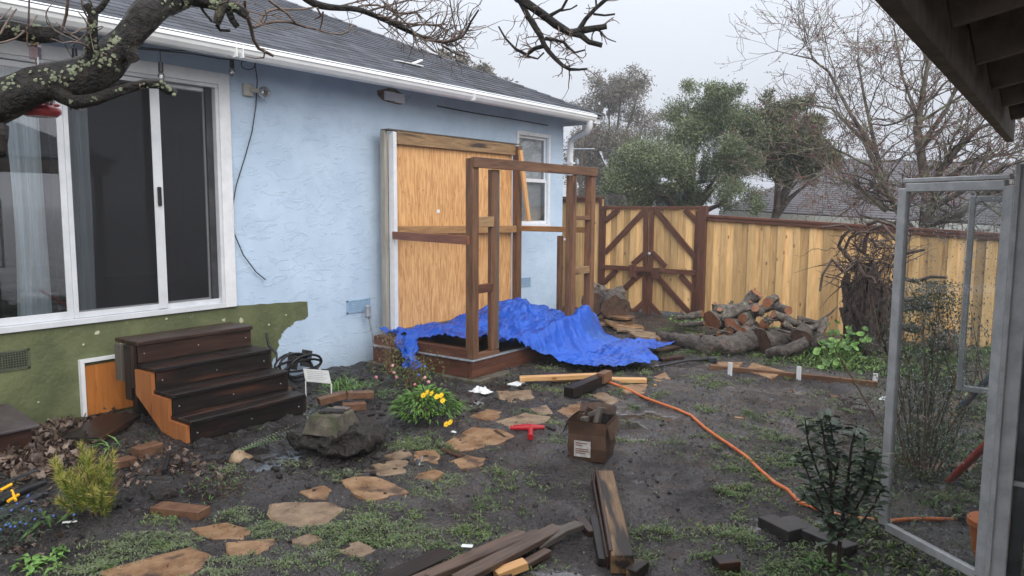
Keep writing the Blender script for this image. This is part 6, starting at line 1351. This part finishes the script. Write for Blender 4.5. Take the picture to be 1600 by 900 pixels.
# smaller plants, each with its own leaves
def rosette(name, label, u, v, n_, L_, W_, m, up=.5, spread=.04, cat='plant', h=0.):
    p = GG(u, v)
    def f(b):
        for i in range(n_): a = rnd.uniform(0, 6.283); q = p + V3(rnd.gauss(0, spread), rnd.gauss(0, spread), rnd.uniform(0, h) + .003); b.leaf(q, V3(math.cos(a), math.sin(a), rnd.uniform(.1, up)), L_ * rnd.uniform(.6, 1.2), W_, mi=0, droop=.35)
    t = thing(name, label, cat, p); b = MB(); f(b); b.out('leaves', MT[m], t); return p, t
rosette('leafy_weed', 'bright leafy weed at the bottom left corner', 60, 880, 46, .07, .028, 'leaf_bright', .9, .05)
rosette('leafy_weed', 'leafy weed right of the one in the bottom left corner', 95, 862, 20, .05, .02, 'leaf_mid', .7, .03)
p, t = rosette('borage_plant', 'low plant with tiny blue flowers at the left edge', 25, 835, 260, .04, .014, 'leaf_dark', .9, .12, h=.10)
for i in range(26): c = p + V3(rnd.gauss(0, .12), rnd.gauss(0, .09), rnd.uniform(.07, .14)); b = MB(); b.ball(c, .0065, 6, 4); b.out('flower', MT['blueflower'], t)
rosette('striped_leaf_plant', 'plant with long striped leaf left of the white tag', 72, 818, 9, .13, .028, 'leaf_mid', .5, .05)
rosette('arching_weed', 'weed with arching pale stems behind the pine shrub', 165, 700, 14, .14, .012, 'leaf_bright', 1.6, .06)
rosette('arching_weed', 'thin leafed weed above the red brick left of the steps', 225, 710, 14, .11, .012, 'leaf_mid', 1.5, .04)
rosette('leafy_weed', 'small green weed growing in the dead leaves', 100, 665, 10, .07, .02, 'leaf_bright', .8, .02)
rosette('grass_clump', 'grass clump behind the brick edging by the white sign', 540, 612, 150, .17, .008, 'leaf_bright', 2.0, .13, cat='grass')
rosette('grass_clump', 'thin grass clump on top of the brick edging', 600, 618, 60, .10, .008, 'leaf_mid', 1.6, .09, cat='grass')
rosette('tall_weed', 'thin grassy weeds along the wall beside the far posts', 866, 478, 34, .34, .010, 'leaf_grey', 5, .10, cat='weed')
rosette('leafy_weed', 'green leafy weeds under the mossy branches by the gate post', 1078, 510, 110, .07, .03, 'leaf_bright', 1.0, .16, h=.14)
rosette('leafy_weed', 'low green weed at the base of the sapling', 1290, 890, 40, .06, .02, 'leaf_mid', 1.0, .06)
dp = GG(345, 770)
def f(b):
    for i in range(420): q = dp + V3(rnd.gauss(0, .13), rnd.gauss(0, .09), abs(rnd.gauss(.04, .05))); b.leaf(q, V3(rnd.gauss(0, 1), rnd.gauss(0, 1), rnd.gauss(.5, .5)), rnd.uniform(.02, .05), .010, mi=rnd.choice((0, 0, 0, 1)))
leafy('dry_plant', 'half dead dark brown plant between the brick and the rock', 'plant', dp, f, [mat('dead_brown', (.03, .014, .011), (.075, .04, .03), rough=.6, bump=0), MT['leaf_mid']])
# fern fronds
fb = GG(392, 712); t = thing('fern', 'pale green fern frond lying behind the small rock', 'fern', fb)
for k in range(3):
    b = MB(); d = V3(.30 - .1 * k, .28 + .08 * k, .12); 
    for i in range(22):
        q = fb + V3(-.08, -.06, .02) + d * (i / 22) * 1.1; 
        for s_ in (-1, 1): b.leaf(q, V3(-d.y * s_, d.x * s_, .1).normalized() + d * .6, .045 * (1 - i / 26), .012, droop=.2)
    b.out('frond', MT['leaf_grey'] if k else MT['leaf_mid'], t)

# ================================================================ GROUND COVER
def blades(name, label, P, L_, W_, m, spread, per, up=.9, cat='grass', mi=None):
    """P: centres of tufts; many narrow blades round each"""
    n_ = len(P) * per; C = np.repeat(P, per, 0); rr = np.abs(rng.normal(size=n_)) * np.repeat(spread, per)[:, None].ravel() if np.ndim(spread) else np.abs(rng.normal(size=n_)) * spread
    a = rng.rand(n_) * 6.283; X = C[:, 0] + np.cos(a) * rr; Y = C[:, 1] + np.sin(a) * rr; Z = heights(X, Y)
    B = np.stack([X, Y, Z], 1); t = rng.rand(n_) * 6.283; d = np.stack([np.cos(t), np.sin(t), up * rng.rand(n_) + .12], 1); d /= np.linalg.norm(d, axis=1)[:, None]
    l = (L_ * (.4 + .9 * rng.rand(n_)))[:, None]; s = np.stack([-np.sin(t), np.cos(t), 0 * t], 1) * W_ * .5
    T = B + d * l; T[:, 2] -= l[:, 0] * .15; M_ = B + d * l * .55 + np.array([0, 0, .004])
    V = np.stack([B, M_ + s, T, M_ - s], 1).reshape(-1, 3)
    ms = m if isinstance(m, list) else [m]
    o = npmesh(name, V, np.arange(4 * n_).reshape(n_, 4), ms, mi=rng.randint(0, len(ms), n_) if len(ms) > 1 else None); return tag(o, label, cat, kind='stuff')
def inpoly(x, y, poly):
    ins = np.zeros(x.shape, bool); j = len(poly) - 1
    for i in range(len(poly)):
        xi, yi = poly[i]; xj, yj = poly[j]; ins ^= ((yi > y) != (yj > y)) & (x < (xj - xi) * (y - yi) / (yj - yi + 1e-12) + xi); j = i
    return ins
def scatter(n_, x0, x1, y0, y1, dens):
    x = rng.uniform(x0, x1, n_); y = rng.uniform(y0, y1, n_); k = rng.rand(n_) < dens(x, y)
    k &= ~((x < -4.5) & (y > 5.5) & (y < 8.4)) & ~((x < -4.95) & (y > 2.85) & (y < 4.0)) & (x > -6.15) & (y < 10.95)
    for c, o_ in STONES: k &= ~inpoly(x, y, [(c.x + (p.x - c.x) * .93, c.y + (p.y - c.y) * .93) for p in o_])
    x, y = x[k], y[k]; return np.stack([x, y, 0 * x], 1)
gm = [mat('lawn_weed', (.065, .10, .025), (.14, .185, .05), scale=2, rough=.5, bump=0), mat('lawn_weed_pale', (.12, .14, .07), (.19, .205, .12), scale=2, rough=.5, bump=0), mat('lawn_weed_dark', (.03, .045, .018), (.06, .08, .03), scale=2, rough=.5, bump=0)]
def clumps(n_, x0, x1, y0, y1, dens, kmin, kmax, rmin, rmax):
    C = scatter(n_, x0, x1, y0, y1, dens); out_ = []
    for c in C:
        k = rng.randint(kmin, kmax); r = rng.uniform(rmin, rmax); a = rng.uniform(0, 3.14); q = rng.normal(size=(k, 2)) * [r, r * rng.uniform(.35, .8)]
        out_.append(np.stack([c[0] + q[:, 0] * math.cos(a) - q[:, 1] * math.sin(a), c[1] + q[:, 0] * math.sin(a) + q[:, 1] * math.cos(a), np.zeros(k)], 1))
    P = np.concatenate(out_); ok = np.ones(len(P), bool)
    for c, o_ in STONES: ok &= ~inpoly(P[:, 0], P[:, 1], [(c.x + (p.x - c.x) * .92, c.y + (p.y - c.y) * .92) for p in o_])
    return P[ok & ~((P[:, 0] < -4.5) & (P[:, 1] > 5.5))]
zone = lambda x, y: np.clip((x + 4.3 + .12 * (y - 4)) / .8, 0, 1) * np.clip((fbm(x * .8 + 7, y * .8 + 3, 3) - .36) * 5, .15, 1)
P = clumps(1900, -5.0, 2.0, 1.3, 10.6, lambda x, y: zone(x, y) * .7, 5, 34, .03, .11)
blades('lawn_weeds', 'patchy clumps of grass and weeds spread over the mud', P, .034, .0075, gm + [gm[0], MT['leaf_mid']], .02, 7, 1.0)
P = scatter(16000, -4.8, 2.0, 1.6, 10.4, lambda x, y: zone(x, y) * .09)
blades('lawn_weeds', 'single small sprigs of weed scattered across the mud', P, .024, .010, gm, .014, 7, 1.2)
# grey-green creeping mat beside the path stones
cr_c = [GG(u, v) for u, v in ((215, 855), (260, 845), (180, 862), (150, 880), (130, 895), (225, 845), (290, 850), (410, 825), (380, 875), (420, 835), (470, 800), (500, 832), (560, 838), (580, 812), (620, 700), (640, 690), (665, 770), (700, 748), (380, 805), (340, 895), (450, 880), (500, 860), (610, 830), (660, 830), (740, 690), (690, 700), (860, 660), (880, 690), (730, 640), (450, 730), (360, 740), (530, 745))]
P = []
for c in cr_c:
    k = 32; P.append(np.stack([c.x + rng.normal(size=k) * .075, c.y + rng.normal(size=k) * .05, np.zeros(k)], 1))
P = np.concatenate(P); ok = np.ones(len(P), bool)
for c, o_ in STONES: ok &= ~inpoly(P[:, 0], P[:, 1], [(c.x + (p.x - c.x) * .92, c.y + (p.y - c.y) * .92) for p in o_])
blades('creeping_mat', 'grey green creeping plants between the path flagstones', P[ok], .024, .006, [gm[0], MT['leaf_grey'], gm[1], MT['leaf_grey']], .022, 16, cat='ground cover')
# lusher weeds on the bed along the fence and right side
P = scatter(9000, -3.4, 2.6, 8.3, 10.9, lambda x, y: np.clip((fbm(x * 2 + 3, y * 2, 3) - .44) * 4, 0, 1) * .4)
blades('bed_weeds', 'lush green weeds in the bed along the cedar fence', P, .09, .02, [gm[0], MT['leaf_mid'], MT['leaf_bright'], gm[0]], .05, 8, 1.4, 'weeds')
P = scatter(9000, -.9, 2.6, 3.6, 8.4, lambda x, y: np.clip((fbm(x * 2.3 + 31, y * 2.3, 3) - .42) * 5, 0, 1) * .45)
blades('bed_weeds', 'dense low weeds on the ground around the greenhouse door', P, .06, .014, [gm[0], gm[2], MT['leaf_mid'], gm[1]], .05, 9, 1.3, 'weeds')
P = scatter(4000, -6.1, -4.3, 1.4, 6.2, lambda x, y: np.clip((fbm(x * 3 + 31, y * 3 + 5, 3) - .52) * 5, 0, 1) * .14)
blades('bed_weeds', 'sparse weeds on the dark soil near the house', P, .035, .010, [gm[0], MT['leaf_mid'], gm[2]], .03, 9, 1.3, 'weeds')
def litter(name, label, n_, region, size, ms, lift=.05, cat='leaf litter'):
    x, y = region(n_); n_ = len(x); Z = heights(x, y) + rng.rand(n_) * lift; B = np.stack([x, y, Z], 1)
    a = rng.normal(size=(n_, 3)) * [1, 1, .45]; a /= np.linalg.norm(a, axis=1)[:, None]; c = np.cross(a, rng.normal(size=(n_, 3)) * [.4, .4, 1]); c /= np.linalg.norm(c, axis=1)[:, None]; s = size * (.5 + rng.rand(n_))[:, None]
    V = np.stack([B, B + a * s * .5 + c * s * .4, B + a * s + np.array([0, 0, .01]), B + a * s * .5 - c * s * .4], 1).reshape(-1, 3)
    o = npmesh(name, V, np.arange(4 * n_).reshape(n_, 4), ms, mi=rng.randint(0, len(ms), n_)); return tag(o, label, cat, kind='stuff')
dl = [MT['dead_leaf'], mat('dead_leaf_tan', (.10, .07, .05), (.20, .145, .11), rough=.5, bump=0), MT['dead_leaf']]
def reg(pts, s1, s2):
    C = [GG(u, v) for u, v in pts]
    def f(n_):
        k = rng.randint(0, len(C), n_); return np.array([C[i].x for i in k]) + rng.normal(size=n_) * s1, np.array([C[i].y for i in k]) + rng.normal(size=n_) * s2
    return f
litter('dead_leaves', 'heap of wet dead leaves between the box and the hatch', 2600, reg([(60, 700), (90, 670), (50, 680), (80, 710), (110, 660), (130, 655), (40, 720), (60, 740)], .13, .12), .045, dl)
litter('dead_leaves', 'scattered dead leaves on the soil left of the path', 420, reg([(250, 735), (300, 735), (200, 700), (270, 720), (190, 760), (30, 860), (100, 780), (240, 720)], .12, .10), .035, dl, .02)
litter('bark_bits', 'small wood chips and debris scattered over the mud', 3800, lambda n_: (rng.uniform(-5.2, 1.2, n_), rng.uniform(1.4, 10.2, n_)), .012, [MT['dead_leaf'], MT['soil'], dl[1]], .004, 'debris')
litter('fine_debris', 'fine dark crumbs and chips covering the wet mud', 15000, lambda n_: (rng.uniform(-6.0, 1.0, n_), rng.uniform(1.3, 9.5, n_) ), .011, [MT['soil'], MT['soil'], MT['dead_leaf']], .004, 'debris')
litter('pale_chips', 'tiny pale wood chips and leaf bits on the mud', 1500, lambda n_: (rng.uniform(-5.8, 1.0, n_), rng.uniform(1.3, 9.5, n_)), .010, [dl[1], mat('pale_bits', (.2, .17, .13), (.34, .30, .24), rough=.6, bump=0)], .003, 'debris')
# soil clods
cl = MB(); rnd.seed(77)
for i in range(2600):
    if i < 480: c = GG(*rnd.choice(((490, 735), (540, 740), (560, 720), (450, 725), (600, 700), (700, 640), (640, 640)))); x = c.x + rnd.gauss(0, .18); y = c.y + rnd.gauss(0, .12)
    elif i < 1400: x = rnd.uniform(-5.9, -3.9); y = rnd.uniform(1.4, 6)
    else: x = rnd.uniform(-4.8, 1.0); y = rnd.uniform(1.6, 10)
    if x < -4.5 and y > 5.5: continue
    r = rnd.choice((.004, .006, .010, .017 if i < 1400 else .008)) * rnd.uniform(.8, 1.4); cl.ball((x, y, gz(x, y) + r * .3), r, 5, 4, sc=(1.2, 1, .7), jit=.5)
tag(cl.out('soil_clods', MT['soil']), 'small clods of wet dark soil over the yard', 'soil', kind='stuff')

# ================================================================ OVERHANGING BARE TREE
rnd.seed(15)
ot = thing('lichen_tree', 'lichen spotted bare tree limb crossing the upper left corner', 'tree', (-2.6, .1, 0))
def ad(u, v, d): return AD(u, v, d)
def dense(P, Rr, st=.045):
    Q = []; q = []
    for i in range(len(P) - 1):
        m_ = max(1, int((P[i + 1] - P[i]).length / st))
        p0 = P[max(i - 1, 0)]; p1 = P[i]; p2 = P[i + 1]; p3 = P[min(i + 2, len(P) - 1)]
        for k in range(m_):
            t = k / m_; Q.append(.5 * ((2 * p1) + (p2 - p0) * t + (2 * p0 - 5 * p1 + 4 * p2 - p3) * t * t + (3 * p1 - p0 - 3 * p2 + p3) * t ** 3)); q.append(Rr[i] * (1 - t) + Rr[i + 1] * t)
    return Q + [P[-1]], q + [Rr[-1]]
def limb2(b, px, sides=12, jit=.3, st=.03):
    P = [ad(u, v, d) for u, v, d, r in px]; Rr = [r / FPX * d for u, v, d, r in px]; Q, q = dense(P, Rr, st); b.tube(Q, q, sides, jitter=jit); return Q, q
b = MB()
base = Vector((-2.6, .1, 0)); fork = ad(-90, 185, 2.35)
Q, q = dense([base - Vector((0, 0, .1)), base + Vector((.02, .0, .6)), base + Vector((.1, .1, 1.3)), fork], [.13, .11, .10, .075]); b.tube(Q, q, 14, jitter=.25)
main, mr_ = limb2(b, [(-90, 190, 2.35, 30), (-20, 166, 2.32, 25), (30, 143, 2.3, 22), (80, 130, 2.28, 20), (125, 121, 2.25, 21), (165, 98, 2.25, 20), (198, 62, 2.28, 17), (225, 28, 2.3, 17), (262, 0, 2.35, 15), (300, -30, 2.4, 14), (420, -110, 2.6, 15), (560, -160, 2.8, 13), (740, -110, 2.9, 11), (808, -5, 2.9, 7)], 16, .35)
S1, s1 = limb2(b, [(90, 140, 2.26, 12), (118, 160, 2.22, 9), (150, 155, 2.2, 8), (190, 142, 2.18, 7), (225, 131, 2.16, 6.5), (248, 130, 2.16, 7), (262, 140, 2.15, 6), (276, 147, 2.15, 4)], 10, .35)
S2, s2 = limb2(b, [(-90, 150, 2.5, 20), (-20, 50, 2.5, 13), (20, 45, 2.5, 12), (55, 53, 2.5, 13), (96, 55, 2.48, 11)], 12, .3)
S3, s3 = limb2(b, [(150, 110, 2.25, 12), (142, 80, 2.22, 8), (143, 40, 2.2, 6), (145, 22, 2.2, 6.5), (134, 6, 2.2, 5)], 9, .3); limb2(b, [(145, 22, 2.2, 5), (158, 12, 2.2, 4), (170, -5, 2.2, 3.5)], 8)
S4, s4 = limb2(b, [(-90, 200, 2.3, 24), (-30, 215, 2.25, 22), (0, 222, 2.2, 20), (12, 224, 2.2, 14)], 12, .5)
limb2(b, [(195, 62, 2.28, 12), (205, 88, 2.24, 9), (207, 90, 2.22, 8)], 8)
L5, l5 = limb2(b, [(262, 2, 2.35, 16), (300, -4, 2.4, 12), (335, 6, 2.4, 8), (365, 12, 2.4, 7), (386, 26, 2.4, 5.5)], 10, .4)
limb2(b, [(350, 6, 2.4, 7), (342, 25, 2.38, 7), (338, 38, 2.38, 5)], 8, .4); limb2(b, [(355, 14, 2.4, 5), (362, 32, 2.4, 4.5), (371, 43, 2.4, 4)], 7, .4)
limb2(b, [(338, 38, 2.38, 3.5), (344, 47, 2.38, 2.5), (360, 48, 2.38, 2)], 6); limb2(b, [(310, 2, 2.4, 3), (318, 18, 2.4, 2), (332, 35, 2.4, 2)], 6)
# the two limbs that hang into the sky
C1, c1 = limb2(b, [(420, -110, 2.6, 12), (440, -50, 2.7, 8), (478, -2, 2.75, 5.5), (515, 11, 2.8, 5), (560, 15, 2.85, 4.2), (602, 32, 2.9, 3.6), (645, 52, 2.95, 3), (690, 66, 3.0, 2.4), (722, 58, 3.0, 1.8), (735, 35, 3.0, 1.6), (748, 15, 3.0, 1.2)], 7, .2)
C2, c2 = limb2(b, [(808, -5, 2.9, 7.5), (822, 4, 2.88, 7), (845, 20, 2.88, 6.5), (868, 38, 2.88, 6), (890, 52, 2.88, 5.2), (915, 47, 2.87, 4.6), (948, 41, 2.86, 3.8)], 9, .25)
limb2(b, [(890, 52, 2.88, 4), (908, 56, 2.86, 4.4), (920, 66, 2.86, 3.6), (941, 71, 2.86, 3.4)], 8, .25); C3, c3_ = limb2(b, [(903, 50, 2.88, 4), (915, 30, 2.88, 3.4), (930, 14, 2.88, 3), (955, -8, 2.88, 2.6)], 7); limb2(b, [(927, 22, 2.88, 2), (945, 24, 2.88, 1.6), (961, 22, 2.88, 1.5)], 6)
C4, c4 = limb2(b, [(812, 0, 2.9, 4.5), (828, 30, 2.86, 4.4), (845, 56, 2.84, 4.2), (850, 70, 2.84, 4), (868, 92, 2.82, 3.2), (890, 108, 2.8, 2.4), (918, 107, 2.8, 1.4)], 8, .25); C5, c5 = limb2(b, [(849, 72, 2.84, 3.6), (835, 76, 2.86, 3.2), (823, 86, 2.86, 3), (805, 76, 2.88, 2), (790, 60, 2.9, 1.5), (779, 41, 2.9, 1.2)], 7, .2); C6, c6 = limb2(b, [(852, 60, 2.84, 3), (880, 66, 2.82, 2.2), (898, 82, 2.8, 1.8), (914, 78, 2.8, 1.4)], 6)
limb2(b, [(858, 25, 2.88, 3), (878, 14, 2.88, 2.2), (888, -5, 2.88, 2)], 6); limb2(b, [(876, 17, 2.88, 1.8), (892, 14, 2.88, 1.3), (902, 8, 2.88, 1.4)], 5); limb2(b, [(932, 16, 2.88, 1.6), (931, -5, 2.88, 1.4)], 5); limb2(b, [(823, 88, 2.86, 2), (840, 92, 2.84, 1.4), (850, 82, 2.84, 1.3)], 5)
b.out('trunk', MT['bark'], ot)
for (pos) in ((808, -8), ): pass
t_ = MB()
def twigs(Q, q, n_, L_, dep, r0=.0035, down=.0):
    for _ in range(n_):
        i = rnd.randrange(1, len(Q) - 1); d = (Q[i] - Q[i - 1]).normalized() * .6 + Vector((rnd.gauss(0, .6), rnd.gauss(0, .6), rnd.gauss(down, .6)))
        grow(t_, Q[i], d, L_ * rnd.uniform(.6, 1.3), min(r0, q[i] * .6), dep, .7, .05, 5, 2, None, 4, .6, .26, .55, .0011)
twigs(C1[len(C1)//2:], c1[len(c1)//2:], 50, .13, 1, .0028, .10); twigs(C2[4:], c2[4:], 9, .07, 1, .004); twigs(C4, c4, 16, .08, 1, .003); twigs(C5, c5, 12, .07, 1, .0028); twigs(C6, c6, 12, .06, 1, .0028); twigs(C3, c3_, 5, .06, 0, .003)
twigs(L5, l5, 6, .12, 1, .003); twigs(S3, s3, 9, .09, 1, .003); twigs(S2, s2, 4, .08, 0, .003); twigs(S1, s1, 6, .03, 0, .003)
def tw(px, r0=2.2, r1=1.1):
    k = len(px); P = [ad(u, v, 2.42 + .02 * i) for i, (u, v) in enumerate(px)]; Q, q = dense(P, [(r0 + (r1 - r0) * i / (k - 1)) / FPX * 2.4 for i in range(k)], .02); t_.tube(Q, q, 5, jitter=.3); return Q, q
tw(((386, 26), (391, 42), (396, 62), (404, 75), (414, 80), (427, 87)), 3, 2.2); tw(((395, 43), (404, 40), (410, 25), (420, 17), (433, 14), (460, 15), (490, 12)), 2.2, 1.4)
Q, q = tw(((396, 43), (412, 37), (430, 34), (455, 35), (475, 42), (495, 46), (515, 52), (535, 53), (545, 48), (552, 38)), 2.4, 1.0); twigs(Q, q, 5, .05, 0, .002)
tw(((420, 0), (436, 12), (448, 20), (462, 36), (480, 43)), 1.8, 1.4); tw(((382, 0), (383, 12), (390, 30)), 2, 1.8); tw(((414, 80), (412, 90), (398, 91), (385, 88)), 1.4, .7); tw(((495, 12), (502, 25), (492, 30)), 1.6, 1); tw(((505, 18), (503, 35), (500, 46)), 1.2, .9)
tw(((106, -5), (104, 22), (96, 48)), 2, 1.6); tw(((-5, 68), (25, 60), (48, 38), (58, 24)), 1.8, 1); tw(((0, 54), (14, 30), (26, 14)), 1.8, 1); tw(((46, -5), (45, 30), (44, 50)), 1.2, 1.2)
C7 = [((560, 10), (590, 8), (620, 20), (650, 18), (672, 5), (680, -8)), ((575, 18), (600, 10), (640, 0), (660, -8)), ((590, 22), (620, 34), (650, 38), (690, 38), (697, 25), (700, 8)), ((600, 28), (640, 42), (660, 38), (690, 42), (700, 55), (728, 62)), ((690, 66), (705, 62), (712, 50), (708, 30), (702, -5)), ((665, 62), (700, 64), (725, 55)), ((650, 55), (640, 42), (628, 30), (600, 5), (590, -8)), ((690, 70), (712, 84), (735, 90)), ((530, 10), (570, 0), (610, -6)), ((610, 34), (630, 22), (650, 20), (660, 30))]
for px in C7:
    P = [ad(u, v, 2.92 + .03 * i + rnd.uniform(-.05, .05)) for i, (u, v) in enumerate(px)]; Q, q = dense(P, [.0042 * (1 - .6 * i / len(px)) for i in range(len(px))], .03); t_.tube(Q, q, 5, jitter=.3); twigs(Q, q, 7, .09, 1, .002)
t_.out('twigs', MT['twig'], ot, kind='stuff')
# lichen patches: crusty little lobes standing on the bark
lc = MB()
camv = O
def lich(Q, q, i, n_, s, side=None):
    p = Q[i]; d = (Q[min(i + 1, len(Q) - 1)] - Q[i - 1]).normalized(); tc_ = (camv - p).normalized(); side = side if side is not None else rnd.uniform(-1.1, 1.1)
    rad = (tc_ - d * tc_.dot(d)).normalized(); rad = Matrix.Rotation(side, 3, d) @ rad
    for k in range(n_):
        e = Matrix.Rotation(rnd.gauss(0, .35) * s, 3, d) @ rad; c = p + d * rnd.gauss(0, .018 * s) + e * q[i] * 1.03; r = rnd.uniform(.002, .006)
        u_ = e.cross(d).normalized(); m_ = 6; a0 = rnd.random() * 6
        lc.add([c + e * r * .5] + [c + (u_ * math.cos(a0 + j * 1.047) + d * math.sin(a0 + j * 1.047)) * r * rnd.uniform(.7, 1.3) + e * rnd.uniform(-.001, .003) for j in range(m_)], [(0, 1 + j, 1 + (j + 1) % m_) for j in range(m_)])
for (u, v, n_) in ((25, 125, 26), (108, 122, 40), (112, 110, 34), (130, 102, 20), (75, 112, 12), (170, 75, 30), (178, 82, 34), (186, 70, 24), (167, 66, 16), (150, 92, 14), (205, 28, 22), (150, 70, 10), (125, 98, 14), (210, 82, 10), (160, 90, 10)):
    best = min(range(1, len(main) - 1), key=lambda i: (main[i] - AD(u, v, (main[i] - O).length)).length); off = AD(u, v, (main[best] - O).length) - main[best]
    p = main[best]; tc_ = (camv - p).normalized()
    d = (main[best + 1] - main[best - 1]).normalized(); sd_ = d.cross(tc_).normalized(); k = max(-.95, min(.95, off.dot(sd_) / mr_[best])); lich(main, mr_, best, int(n_ * .6), .7, math.asin(k))
for i in range(24): lich(main, mr_, rnd.randrange(1, int(len(main) * .45)), 3, .5)
for i in range(9): lich(S1, s1, rnd.randrange(1, len(S1) - 1), 4, .4)
for i in range(12): lich(S3, s3, rnd.randrange(1, len(S3) - 1), 4, .5); lich(S2, s2, rnd.randrange(1, len(S2) - 1), 4, .5); lich(L5, l5, rnd.randrange(1, len(L5) - 1), 6, .5)
lc.out('lichen', MT['lichen'], ot, kind='stuff')
# hummingbird feeder and small wire lantern hanging from the limb
fd = AD(64, 170, 2.35); ft_ = thing('bird_feeder', 'red hummingbird feeder hanging under the lichen covered limb', 'bird feeder', fd)
MB().tube([fd + Vector((0, 0, z)) for z in (-.02, -.012, .0, .008)], [.036, .046, .046, .03], 18).out('feeder_base', MT['feeder'], ft_); MB().tube([fd + Vector((0, 0, z)) for z in (.008, .03, .045, .09)], [.026, .030, .020, .016], 14).out('nectar_bottle', MT['glass_pink'], ft_)
MB().tube([fd + Vector((0, 0, .085)), fd + Vector((0, 0, .13))], .0025, 5).out('hook', MT['galv'], ft_)
for k in range(5): a = k * 1.257; MB().ball(fd + Vector((math.cos(a) * .036, math.sin(a) * .036, .012)), .008, 7, 5, sc=(1, 1, .6)).out('feeding_port', MT['yellow'] if k == 9 else MT['pink'], ft_)
fd = AD(55, 82, 2.46); lt_ = thing('wire_lantern', 'small pinkish clear box on a bent wire near the cut limb', 'ornament', fd)
MB().box(fd, (.022, .022, .035)).out('glass_box', MT['glass_pink'], lt_); MB().tube([AD(u, v, 2.46) for u, v in ((44, 42), (42, 62), (44, 72), (54, 70), (60, 66), (55, 74))], .002, 4).tube([fd + Vector((0, 0, -.018)), fd + Vector((0.004, 0, -.035)), fd + Vector((-.006, 0, -.04))], .0015, 4).out('wire', MT['dry'], lt_)
print('faces', sum(len(o.data.polygons) for o in bpy.data.objects if o.type == 'MESH'), 'objects', len(bpy.data.objects))
# ---------------------------------------------------------------- damp air
hz = bpy.data.materials.new('damp_air'); hz.use_nodes = True; n_ = hz.node_tree.nodes; n_.clear()
ho = n_.new('ShaderNodeOutputMaterial'); hv = n_.new('ShaderNodeVolumePrincipled'); hv.inputs['Color'].default_value = (.93, .95, 1, 1); hv.inputs['Density'].default_value = .0035; hv.inputs['Anisotropy'].default_value = .3
hz.node_tree.links.new(hv.outputs[0], ho.inputs['Volume'])
tag(MB().bx(-520, 520, -420, 620, -1.3, 12).out('haze', hz), kind='stuff')
